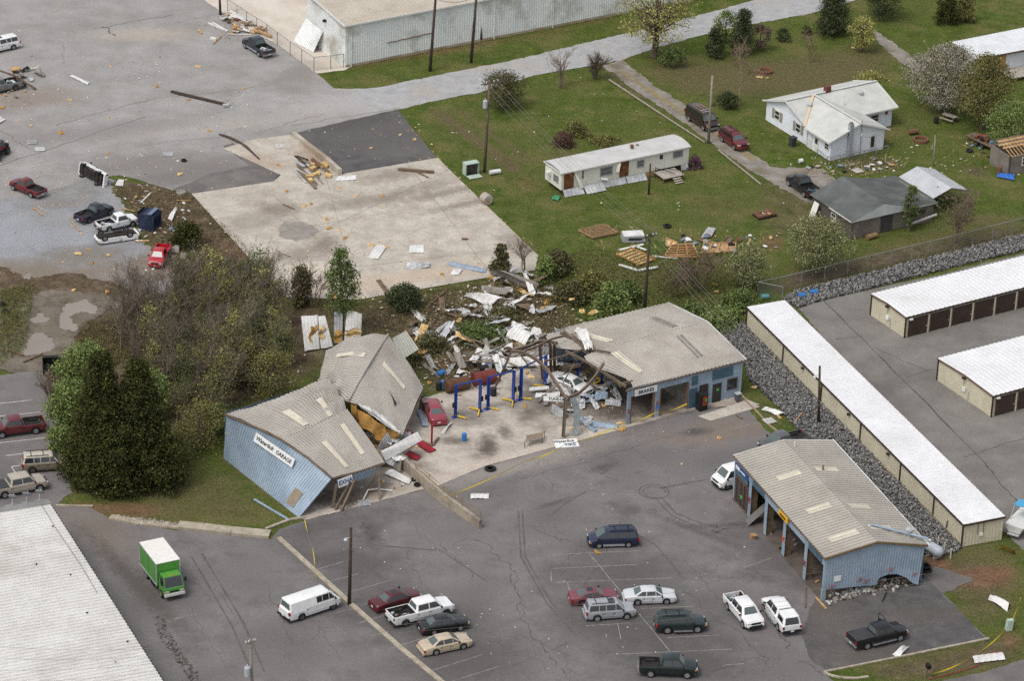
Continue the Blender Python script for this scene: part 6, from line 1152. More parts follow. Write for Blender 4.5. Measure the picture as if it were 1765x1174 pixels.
vehicle('van', 'cargo_van', 'white van nosing out beside the bay garage', 'van', WHT, ((1306, 832), (1252, 846)), 'L', bump='dark', blind=1, grille=M_plast, rim=M_rimd)
vehicle('pickup', 'pickup_truck', 'grey pickup with black bed behind the bay garage roof', 'pickup truck', ('mid_grey', S(86, 86, 88)), ((1384, 772), (1331, 786)), 'L')
# left lot
vehicle('pickup', 'pickup_truck', 'maroon pickup in the marked bay left of the cedars', 'pickup truck', ('pickup_maroon', S(100, 28, 36)), ((61.8, 748.7), (3.8, 756.3)), 'L', wb=3.5, bump='chrome')
vehicle('suv', 'sport_utility_vehicle', 'tan SUV with roof bars tucked under the cedar trees', 'SUV', ('tan', S(128, 116, 98)), ((57.5, 816.4), (104.3, 813)), 'R', extra=('rack',), roofmat=paint('tan_roof', S(190, 182, 166)), rim=M_rimd)
vehicle('pickup', 'pickup_truck', 'pale gold extended-cab pickup below the tan SUV', 'pickup truck', ('pale_gold', S(176, 166, 152)), ((8.4, 859.8), (68.5, 847.6)), 'R', wb=3.64, L=5.8, **{k: cutP[k] for k in ('gh', 'cuts', 'bed')}, extra=('tonneau',), liner=paint('pale_gold', 0) if 0 else M_liner)
# upper lot
vehicle('suv', 'sport_utility_vehicle', 'white SUV at the top left edge of the upper lot', 'SUV', WHT, ((29.4, 84.3), (-19, 95)), 'L', L=5.0, wb=3.0, extra=('sunroof',))
vehicle('pickup', 'pickup_truck', 'damaged silver pickup under the snapped pole', 'pickup truck', ('dull_silver', S(124, 124, 126), .3, True), ((32.7, 155), (-24, 167)), 'L', rim=M_rimd, extra=('load',))
vehicle('pickup', 'pickup_truck', 'dark blue pickup by the wire fence and debris pile', 'pickup truck', ('slate_blue', S(34, 42, 58)), ((447.5, 98.4), (422.2, 83)), 'L', wb=3.35, L=5.4, bump='chrome', extra=('load', 'grey_lower'))
vehicle('small_pickup', 'pickup_truck', 'dark red pickup on the edge of the gravel lot', 'pickup truck', ('wine_red', S(104, 26, 30)), ((54.2, 341), (23.5, 328.3)), 'L', bump='chrome')
vehicle('small_pickup', 'pickup_truck', 'dark navy pickup behind the white pickup on the gravel', 'pickup truck', NAVY, ((152, 385.5), (190, 371)), 'R', wb=3.1, rim=M_rimd)
vehicle('small_pickup', 'pickup_truck', 'white pickup standing upright beside the blue tipped container', 'pickup truck', WHT, ((189.6, 399.9), (227, 391)), 'R', bump='dark', extra=('load',))
vehicle('small_pickup', 'pickup_truck', 'white pickup lying upside down in front of the upright white one', 'pickup truck', WHT, None, hdg=R(205), at=(199, 414), over='crushed')
vehicle('small_pickup', 'pickup_truck', 'white pickup rolled on its side with dark underside showing', 'pickup truck', WHT, None, hdg=R(133), at=(152, 312), over='side', extra=())
vehicle('small_pickup', 'pickup_truck', 'bright red pickup facing the camera below the dark bush', 'pickup truck', ('bright_red', S(178, 22, 36)), ((291.3, 440.8), (281, 461)), 'L', liner=paint('bright_red', 0) if 0 else mat('red_liner', S(150, 20, 32)), bump='body')
# garage
vehicle('sedan', 'sedan', 'red sedan beside the twisted roof, boot towards the camera', 'car', ('garage_red', S(146, 52, 64)), ((740, 729), (729.5, 705)), 'L')
vehicle('sedan', 'sedan', 'white sedan under the bent steel frame', 'car', WHT, ((957.5, 666), (996, 683.4)), 'R', L=5.3, wb=2.95)
# houses
vehicle('van', 'passenger_van', 'dark brown passenger van with roof rack on the driveway', 'van', ('dark_brown', S(54, 38, 36)), ((1186.7, 208), (1213.5, 226)), 'R', H=2.0, L=5.4, wb=3.3, bump='chrome', extra=('ladder_rack',), gh=(1.95, 1.3, -2.6, -2.68), hood=[(-9, 1.28), (1.7, 1.26), (2.3, 1.06), (2.6, .9)], blind=4)
vehicle('suv', 'sport_utility_vehicle', 'red SUV parked in front of the brown van', 'SUV', ('suv_red', S(100, 30, 36)), ((1244.2, 244), (1266.4, 259.4)), 'R', extra=('rack',), H=1.7, L=4.6, wb=2.75)
vehicle('pickup', 'pickup_truck', 'black pickup behind the grey block garage', 'pickup truck', ('black', 0), ((1389, 342.4), (1357, 319)), 'L', wb=3.5, L=5.6, extra=('load',), bump='dark')
# green box truck
a, b = P(247.5, 991), P(283, 1038); d = b - a; ang = math.atan2(d.y, d.x); c = (a + b) / 2 + Vector((-math.sin(ang), math.cos(ang), 0)) * 1.0; c.z = .02
T = thing('box_truck', 'green box truck with white roof in the lower lot', 'truck', c, ang); gp_ = paint('truck_green', S(84, 154, 64))
BX0, BX1, BW_ = -3.15, 1.25, 1.18
MB().hexa([(BX0, -BW_, .95), (BX1, -BW_, .95), (BX1, BW_, .95), (BX0, BW_, .95)], [(BX0, -BW_, 3.3), (BX1, -BW_, 3.3), (BX1, BW_, 3.3), (BX0, BW_, 3.3)]).build('cargo_box', gp_, T, world=False)
MB().box(((BX0 + BX1) / 2, 0, 3.34), (BX1 - BX0 + .06, 2 * BW_ + .06, .06)).build('box_roof', mat('box_roof_white', S(226, 222, 214), S(236, 233, 228), .5, 2.), T, world=False)
for s_ in (-1, 1):
    for x in (BX0, BX1): MB().box((x, s_ * BW_, 2.12), (.1, .1, 2.4)).build('corner_post', M_pmet, T, world=False)
    MB().box(((BX0 + BX1) / 2, s_ * BW_, 3.27), (BX1 - BX0, .07, .1)).build('top_rail', M_pmet, T, world=False); MB().box(((BX0 + BX1) / 2, s_ * BW_, 1.0), (BX1 - BX0, .06, .12)).build('bottom_rail', M_pmet, T, world=False)
    MB().box((-1.0, s_ * (BW_ + .005), 2.1), (.03, .03, 2.3)).build('panel_joint', paint('green_dark', S(50, 116, 36)), T, world=False)
    for x in (-1.9, 1.95): wheel(T, x, s_ * .92, .41, .28, M_rim)
    MB().box((2.72, s_ * 1.17, 2.0), (.1, .22, .4)).build('mirror', M_plast, T, world=False); MB().box((2.86, s_ * .72, .98), (.1, .34, .2)).build('headlight', M_lamp, T, world=False); MB().box((2.84, s_ * .95, .98), (.1, .1, .2)).build('indicator', M_amber, T, world=False)
MB().hexa([(1.35, -.98, .62), (2.85, -.98, .62), (2.85, .98, .62), (1.35, .98, .62)], [(1.35, -1.0, 1.45), (2.83, -1.0, 1.3), (2.83, 1.0, 1.3), (1.35, 1.0, 1.45)]).build('cab', gp_, T, world=False)
MB().hexa([(1.35, -1.0, 1.45), (2.83, -1.0, 1.3), (2.83, 1.0, 1.3), (1.35, 1.0, 1.45)], [(1.4, -.88, 2.4), (2.35, -.88, 2.4), (2.35, .88, 2.4), (1.4, .88, 2.4)]).build('cab_top', gp_, T, world=False)
MB().quad((2.80, -.9, 1.42), (2.80, .9, 1.42), (2.40, .82, 2.32), (2.40, -.82, 2.32)).build('windshield', M_cglass, T, world=False)
for s_ in (-1, 1): MB().quad((2.5, s_ * 1.0, 1.45), (1.6, s_ * 1.0, 1.5), (1.65, s_ * .92, 2.25), (2.25, s_ * .92, 2.25)).build('side_window', M_cglass, T, world=False)
MB().box((2.9, 0, .68), (.16, 2.05, .26)).build('front_bumper', M_trimw, T, world=False); MB().box((2.87, 0, 1.0), (.06, .9, .12)).build('grille', M_plast, T, world=False)
for k in range(5): MB().box((2.2, -.5 + k * .25, 2.44), (.1, .08, .07)).build('roof_lamp', M_amber, T, world=False)
MB().box((-.6, 0, .75), (6.0, .9, .3)).build('chassis', M_under, T, world=False); MB().box((-.1, -.85, .62), (.9, .5, .5)).build('fuel_tank', M_plast, T, world=False); MB().box((1.22, .75, 3.05), (.03, .3, .16)).build('emblem', mat('truck_emblem', S(50, 92, 40)), T, world=False)
# ------------------------------------------------------------------ trees and bushes
def leafm(name, a, b): return mat('leaf_' + name, S(*a, 1.25), S(*b, 1.25), .7, 1.1, island=.45, spec=.15)
LM = dict(cedar=leafm('cedar', (40, 44, 22), (76, 77, 38)), bright=leafm('bright', (86, 102, 54), (120, 132, 78)), olive=leafm('olive', (86, 86, 50), (120, 116, 70)), fir=leafm('fir', (50, 58, 38), (76, 84, 54)), spring=leafm('spring', (122, 122, 66), (154, 150, 92)), blossom=leafm('blossom', (92, 90, 66), (164, 158, 144)), willow=leafm('willow', (96, 100, 64), (138, 138, 100)), brown=leafm('brown', (86, 74, 62), (112, 98, 84)), redbud=leafm('redbud', (78, 60, 52), (100, 78, 68)), purple=leafm('purple', (84, 62, 72), (102, 78, 86)), green=leafm('green', (70, 86, 48), (102, 114, 66)), dull=leafm('dull', (72, 72, 48), (98, 94, 64)))
M_bark = mat('bark', S(86, 74, 62), S(116, 102, 88), .95, 3., fine=.15); M_twig = mat('twig', S(112, 96, 80), S(142, 124, 106), .95, 2., island=.3)
PROF = dict(round=lambda t: np.sqrt(np.clip(1 - (2 * t - 1) ** 2, 0, 1)), cone=lambda t: np.clip(1 - t, 0, 1) ** .68 * np.clip(t * 5, .35, 1), column=lambda t: np.clip(t * 4, .3, 1) * np.clip((1 - t) * 2.2, 0, 1) ** .6, spire=lambda t: np.clip(1 - t, 0, 1) ** .95 * np.clip(t * 5 + .55, 0, 1) * (1 + .16 * np.sin(t * 40)), dome=lambda t: np.sqrt(np.clip(1 - t * t, 0, 1)))
def hpx(y0, y1): return (y0 - y1) / (.89 * (14.2 + (y0 + y1) / 2 / 1174 * 4.0))
def leaves(c, h0, h1, rx, prof, ncl, per, sg, size, flat=.6):
    t = rng.uniform(0, 1, ncl) ** .9; a = rng.uniform(0, 6.283, ncl); lob = 1 + .22 * np.sin(3 * a + rng.uniform(0, 6)) + .12 * np.sin(7 * a + t * 9)
    rad = rx * PROF[prof](t) * lob * np.sqrt(rng.uniform(.25, 1, ncl)); cc = np.stack([c[0] + rad * np.cos(a), c[1] + rad * np.sin(a), h0 + (h1 - h0) * t], -1)
    p = np.repeat(cc, per, 0) + rng.normal(0, 1, (ncl * per, 3)) * np.array([sg, sg, sg * flat]); p[:, 2] = np.maximum(p[:, 2], .06); n = len(p)
    u = rng.normal(0, 1, (n, 3)); u /= np.linalg.norm(u, axis=1)[:, None]; w_ = rng.normal(0, 1, (n, 3)); v = np.cross(u, w_); v /= np.linalg.norm(v, axis=1)[:, None]
    s_ = size * rng.uniform(.6, 1.4, (n, 1)); u = u * s_; v = v * s_ * .6
    V = np.stack([p - u - v, p + u - v, p + u + v, p - u + v], 1).reshape(-1, 3); return V, np.arange(4 * n).reshape(n, 4), cc
def limbs(mb, b, top, cc, r, k):
    for q_ in cc[rng.permutation(len(cc))[:k]]:
        q_ = Vector(q_); s_ = b.lerp(top, min(.9, max(.15, (q_.z - b.z) / max(.5, top.z - b.z) * .7))); m_ = s_.lerp(q_, .5) + Vector((random.uniform(-.2, .2), random.uniform(-.2, .2), -.1)); mb.tube([s_, m_, q_], [r * .4, r * .25, r * .08], 4, cap=False)
def tree(label, base, topy, rpx, prof, lm, dens=1.0, name='tree', trunk=.0, size=.085, sg=None, group=None, bark=None):
    b = P(*base); h = max(.5, hpx(base[1], topy)); r = rpx / (14.2 + base[1] / 1174 * 4.0); h = max(h - .45 * r * (prof in ('round', 'dome')) * .6, .5)
    T = thing(name, label, 'tree' if name.endswith('tree') or 'sapling' in name else 'bush', b, 0, group); vol = r * r * h; ncl = int(min(620, max(26, 26 * vol ** .62)) * dens); per = 46
    sg = sg or max(.12, min(.5, r * .2)); V, Q, cc = leaves((b.x, b.y), h * trunk, h, r, prof, ncl, per, sg, size)
    np_mesh('crown', V, Q, LM[lm] if isinstance(lm, str) else lm, T)
    mb = MB(); tr_ = max(.05, min(.3, h * .025)); tp_ = b + Vector((random.uniform(-.2, .2), random.uniform(-.2, .2), h * .85)); mb.tube([b - UZ * .05, b.lerp(tp_, .5), tp_], [tr_ * 1.3, tr_, tr_ * .3], 7, cap=False); limbs(mb, b, tp_, cc, tr_, min(40, ncl // 4)); mb.build('trunk', bark or M_bark, T)
    return T
def bare_mesh(h, r, seed, levels=4, n0=5, up=.6):
    random.seed(seed); mb = MB()
    def grow(p, d, ln, rad, lv):
        q_ = p + d * ln; m_ = p.lerp(q_, .5) + Vector((random.uniform(-1, 1), random.uniform(-1, 1), 0)) * ln * .06; mb.tube([p, m_, q_], [rad, rad * .8, rad * .55], 4 if lv > 2 else 3, cap=False)
        if lv <= 0: return
        for k in range(random.randint(3, 4)):
            t = random.uniform(.35, 1.0); nd = (d + Vector((random.uniform(-1, 1), random.uniform(-1, 1), random.uniform(-.3, .7) * up)) * .75).normalized(); grow(p.lerp(q_, t), nd, ln * random.uniform(.5, .72), max(rad * .5, .012), lv - 1)
    for k in range(n0):
        a = random.uniform(0, 6.28); grow(Vector((math.cos(a), math.sin(a), 0)) * r * .12, Vector((math.cos(a) * r / h * random.uniform(.2, .9), math.sin(a) * r / h * random.uniform(.2, .9), 1)).normalized(), h * random.uniform(.42, .62), .035 + h * .006, levels)
    return mb
def bare(label, base, topy, rpx, seed, n0=4, levels=4, name='bare_tree', mt=None, haze=None, group=None):
    b = P(*base); h = hpx(base[1], topy); r = rpx / (14.2 + base[1] / 1174 * 4.0); T = thing(name, label, 'bush' if 'bush' in name else 'tree', b, 0, group); bare_mesh(h, r, seed, levels, n0).build('branches', mt or M_twig, T, world=False)
    if haze: V, Q, cc = leaves((b.x, b.y), h * .3, h * 1.0, r, 'round', haze[1], 12, .35, .07); np_mesh('buds', V, Q, LM[haze[0]], T)['kind'] = 'stuff'
    return T
tree('tall dark cedar on the left of the pair beside the car park', (178, 834), 622, 66, 'spire', 'cedar', 2.6, 'cedar_tree', .0, .09, .42); tree('broad dark cedar on the right of the pair beside the car park', (240, 832), 632, 78, 'spire', 'cedar', 2.6, 'cedar_tree', .0, .09, .42)
for lab, b, ty, rp in (('bright green tree behind the black dumpster', (148, 690), 592, 42), ('bright green tree left of the cedars above the maroon pickup', (122, 745), 655, 36), ('low bright green branches hanging over the tan SUV', (104, 785), 735, 22), ('bright green tree behind the right cedar', (258, 720), 640, 34)): tree(lab, b, ty, rp, 'round', 'bright', 1., 'leafy_tree', .1)
for lab, b, ty, rp, lm in (('olive green shrub right of the cedars', (345, 770), 690, 40, 'olive'), ('green thicket shrub near the collapsed blue wall', (375, 750), 696, 30, 'green'), ('dull green shrub at the edge of the cedar shade', (312, 790), 730, 32, 'olive'), ('olive shrub leaning out of the thicket above the collapsed roof', (470, 690), 600, 40, 'olive'), ('olive haze of new leaves in the middle of the thicket', (420, 660), 560, 46, 'dull'), ('green young tree at the thicket edge near the gravel', (300, 660), 575, 28, 'dull')): tree(lab, b, ty, rp, 'round', lm, .38, 'shrub_tree', .1, .07, .5)
tree('small bright pine on the bank below the red pickup', (385, 494), 452, 18, 'cone', 'bright', 1, 'pine_tree', .02, .08); tree('tiny pine beside the slab bank', (312, 505), 478, 14, 'cone', 'dull', 1, 'pine_tree', .02, .08); tree('dark round evergreen bush between red pickup and slab', (324, 424), 380, 25, 'dome', 'cedar', 1.2, 'evergreen_bush', 0, .085); tree('young green shrub below the dark round bush', (333, 448), 432, 9, 'dome', 'green', 1, 'green_bush', 0, .1)
tree('tall slim pale green tree by the corner of the bare slab', (588, 578), 432, 27, 'column', 'green', .55, 'leafy_tree', .22); tree('dark juniper at the slab corner among bare twigs', (520, 525), 464, 24, 'cone', 'dull', .8, 'juniper_tree', .02, .11); tree('dark green rounded shrub below the slab', (698, 530), 488, 28, 'dome', 'fir', 1.2, 'evergreen_bush', 0, .085)
tree('small cedar at the lower corner of the slab', (862, 474), 422, 18, 'cone', 'dull', 1.1, 'cedar_tree', .02, .11)
for lab, b, ty, rp, lm in (('low green patch of leaves inside the debris field', (828, 580), 556, 42, 'green'), ('brownish low shrub in the debris field', (868, 548), 528, 34, 'dull'), ('green shrub at the right corner of the slab', (938, 486), 440, 17, 'bright'), ('dull shrub on the lawn edge beyond the slab', (962, 470), 428, 24, 'dull'), ('light green shrub behind the brake workshop', (1052, 552), 486, 30, 'bright'), ('olive shrub left of the dark utility pole', (1018, 508), 466, 28, 'olive'), ('dark green weeds behind the steel frame', (985, 520), 484, 26, 'dull'), ('second light green shrub beside the dark utility pole', (1085, 520), 482, 22, 'green'), ('green creeper bank above the rocks by the workshop', (1240, 560), 528, 36, 'bright'), ('green creeper bank nearest the storage block', (1275, 530), 500, 28, 'green'), ('green tuft below the workshop pole', (1195, 545), 522, 26, 'green'), ('green weeds beside the twisted roof', (700, 625), 590, 26, 'dull'), ('olive weeds behind the twisted roof', (745, 600), 575, 26, 'dull')): tree(lab, b, ty, rp, 'dome', lm, .8, 'green_bush', 0, .1)
for lab, b, ty, rp, lm, pr in (('pale leafy willow bush in front of the block garage', (1408, 470), 366, 52, 'willow', 'round'), ('whitish flowering shrub leaning on the wire fence', (1288, 496), 414, 30, 'willow', 'round'), ('large white blossom tree beside the white-roofed shed', (1622, 190), 66, 66, 'blossom', 'round'), ('tall olive green tree right of the blossom tree', (1692, 222), 96, 52, 'olive', 'column'), ('round bright green tree above the loaded trailer', (1742, 258), 168, 46, 'bright', 'round'), ('clipped evergreen cone on the left of the pair at the top lawn', (1632, 40), -18, 20, 'cedar', 'dome'), ('clipped evergreen cone on the right of the pair at the top lawn', (1661, 36), -18, 18, 'olive', 'dome'), ('big dark evergreen beside the gravel road end', (1435, 58), -22, 38, 'fir', 'cone'), ('yellow green sapling beside the gravel track', (1485, 88), 22, 22, 'spring', 'round'), ('dark pine with a bare trunk at the top edge', (1520, 32), -45, 34, 'fir', 'round'), ('small round bush on the front lawn by the road', (1348, 68), 46, 13, 'fir', 'dome'), ('tiny bush on the front lawn near the big evergreen', (1390, 58), 42, 9, 'dull', 'dome'), ('dark fir on the left of the roadside group', (1232, 97), 48, 20, 'fir', 'cone'), ('tall dark fir in the middle of the roadside group', (1278, 92), 16, 26, 'fir', 'cone'), ('light green tree behind the roadside firs', (1250, 72), 14, 20, 'bright', 'round'), ('brownish shrub right of the roadside firs', (1310, 86), 38, 16, 'brown', 'round'), ('bushy shrub at the foot of the big roadside oak', (1156, 114), 76, 22, 'green', 'round'), ('dark low bush at the foot of the bare tree by the house', (1254, 184), 156, 20, 'fir', 'dome'), ('dark green rounded bush behind the lawn utility pole', (866, 186), 120, 36, 'dull', 'round'), ('reddish brown clipped shrub on the mobile home lawn', (971, 250), 226, 20, 'redbud', 'dome'), ('yellow green low shrub behind the mobile home', (1042, 246), 234, 24, 'olive', 'dome'), ('olive shrub behind the reddish clipped one', (992, 232), 208, 22, 'olive', 'dome'), ('purple flowering bush at the end of the mobile home', (1197, 290), 266, 11, 'purple', 'dome'), ('yellow green shrub behind the white house', (1500, 136), 124, 24, 'spring', 'dome'), ('tall thin green sapling in front of the block garage', (1566, 398), 318, 12, 'green', 'column'), ('small green sapling beside the carport', (1614, 360), 322, 9, 'green', 'column')):
    tree(lab, b, ty, rp, pr, lm, (.62 if pr in ('round', 'column') else 1.) if rp > 15 else .9, 'clipped_bush' if pr == 'dome' else 'garden_tree', .0 if pr in ('dome', 'cone') else .14, .075)
# big roadside oak with spring leaves
b = P(1128, 98); T = thing('oak_tree', 'big roadside oak with thin yellow green spring leaves', 'tree', b); V, Q, cc = leaves((b.x, b.y), 2.6, 9.6, 5.2, 'round', 150, 26, .5, .09); np_mesh('crown', V, Q, LM['spring'], T)
mb = MB(); mb.tube([b, b + Vector((.1, 0, 2.5)), b + Vector((.3, .1, 6)), b + Vector((.3, .2, 9))], [.5, .38, .28, .08], 9); 
for q_ in cc[:75]:
    q_ = Vector(q_); s_ = b + Vector((.2, 0, random.uniform(2.2, 6.5))); m_ = s_.lerp(q_, .55) + Vector((0, 0, random.uniform(-.5, .5))); mb.tube([s_, s_.lerp(m_, .5) + UZ * .2, m_, q_], [.15, .11, .07, .02], 5, cap=False)
mb.build('trunk', M_bark, T)
# bare trees
bare('leafless tree beside the white house walk', (1272, 184), 86, 32, 3, 2, 5); bare('small leafless tree with a birdhouse on the front lawn', (1400, 106), 56, 20, 5, 2, 4); bare('brown leafless tree behind the wire fence by the carport', (1645, 420), 328, 34, 6, 4, 5, haze=('brown', 60)); bare('row of thin leafless stems at the road edge', (966, 152), 78, 24, 8, 6, 3); bare('brown leafless bush at the driveway mouth', (1025, 136), 94, 19, 9, 12, 4, 'bare_bush', M_bark)
bare('thin leafless shrub on the slab corner', (905, 474), 402, 16, 12, 3, 4); bare('grey leafless brush behind the fallen timber panels', (1205, 500), 438, 44, 14, 7, 5, 'bare_bush', haze=('dull', 60)); bare('pale leafless brush beside the wire fence', (1160, 510), 462, 34, 15, 7, 4, 'bare_bush', haze=('dull', 50)); bare('bare twigs round the juniper at the slab corner', (540, 530), 458, 26, 18, 5, 4); bare('brown stems beside the left parking bays', (88, 705), 640, 18, 21, 7, 4, 'bare_bush')
protos = []
for k in range(7): protos.append(bare_mesh(random.Random(k).uniform(6.5, 8.5), .8, 40 + k, 3 + (k % 3 == 0), 2 + k % 2, 2.0).build('branches', mat('thicket_twig', S(98, 88, 77), S(138, 126, 111), .95, 2., island=.5)))
budp = []
for k in range(4): V, Q, cc = leaves((0, 0), 1.5, 6.2, 1.1, 'round', 40, 18, .4, .07); o = np_mesh('buds', V, Q, LM[('olive', 'spring', 'green', 'olive')[k]]); o['kind'] = 'stuff'; budp.append(o)
for o in protos + budp: COL.objects.unlink(o)
poly = [(218, 530), (330, 500), (460, 508), (488, 560), (500, 630), (440, 690), (395, 715), (330, 770), (300, 720), (250, 660), (205, 600)]
wp = [tuple(P(*p).xy) for p in poly]; A = np.array(wp); lo, hi = A.min(0), A.max(0); k = 0; random.seed(5)
while k < 140:
    x, y = random.uniform(lo[0], hi[0]), random.uniform(lo[1], hi[1])
    if not inside(wp, np.array([x]), np.array([y]))[0]: continue
    T = thing('bare_sapling', 'leafless brown sapling in the thicket above the collapsed garage', 'tree', (x, y, 0), random.uniform(0, 6.28), 'bare saplings of the thicket'); o = protos[k % 7].copy(); COL.objects.link(o); o.parent = T; s_ = random.uniform(.55, 1.05)
    if x > lo[0] + (hi[0] - lo[0]) * random.uniform(.05, .65): o = budp[k % 4].copy(); COL.objects.link(o); o.parent = T
    T.scale = (s_, s_, s_); k += 1
# undergrowth
def brush(name, label, poly, n, h, mt, ln=.35, wd=.012):
    wp = [tuple(P(*p).xy) for p in poly]; A = np.array(wp); lo, hi = A.min(0), A.max(0); r = rng.uniform(lo, hi, (n * 3, 2)); r = r[inside(wp, r[:, 0], r[:, 1])][:n]; n = len(r)
    p = np.concatenate([r, rng.uniform(0, 1, (n, 1)) ** 2 * h], 1); d = rng.normal(0, 1, (n, 3)); d[:, 2] = np.abs(d[:, 2]) * .9; d /= np.linalg.norm(d, axis=1)[:, None]; s_ = np.cross(d, rng.normal(0, 1, (n, 3))); s_ /= np.linalg.norm(s_, axis=1)[:, None]; d = d * ln * rng.uniform(.4, 1.6, (n, 1)); s_ = s_ * wd
    V = np.stack([p - s_, p + s_, p + d + s_ * .4, p + d - s_ * .4], 1).reshape(-1, 3); o = np_mesh(name, V, np.arange(4 * n).reshape(n, 4), mt); return tag(o, label, 'undergrowth', kind='stuff')
brush('undergrowth', 'brown twiggy undergrowth filling the thicket', poly + [(190, 560)], 13000, 1.0, mat('dead_twig', S(88, 80, 64), S(122, 110, 88), .95, 2., island=.4), .55, .02)
brush('leaf_litter', 'brown and green weeds round the debris field', [(500, 520), (620, 522), (850, 482), (935, 470), (1000, 560), (880, 625), (740, 660), (700, 590), (620, 560)], 14000, .5, mat('weed', S(88, 80, 50), S(122, 112, 74), .95, 1.4, island=.45), .3, .03)
brush('weeds', 'weeds and rough grass beyond the workshop and slab', [(925, 470), (1000, 430), (1300, 440), (1310, 505), (1340, 520), (1230, 560), (1150, 530), (1000, 560)], 15000, .4, mat('rough_grass', S(84, 94, 44), S(116, 120, 66), .95, 1.2, island=.4), .3, .03)
brush('weeds', 'rough weeds along the bank by the gravel lot', [(190, 320), (320, 330), (420, 420), (495, 515), (440, 560), (290, 560), (330, 490), (270, 430)], 9000, .3, mat('weed', 0), .25, .03)
brush('weeds', 'weedy patch among the puddles', [(0, 500), (60, 490), (45, 600), (0, 630)], 3000, .3, mat('rough_grass', 0), .3, .03); brush('weeds', 'weedy clump right of the puddles', [(140, 560), (230, 540), (260, 600), (180, 640), (120, 630)], 5000, .5, mat('weed', 0), .35, .03)
brush('weeds', 'rough grass along the fence above the rock bank', [(1350, 500), (1500, 460), (1765, 395), (1765, 405), (1500, 474), (1370, 505)], 4000, .4, mat('rough_grass', 0), .3, .03)
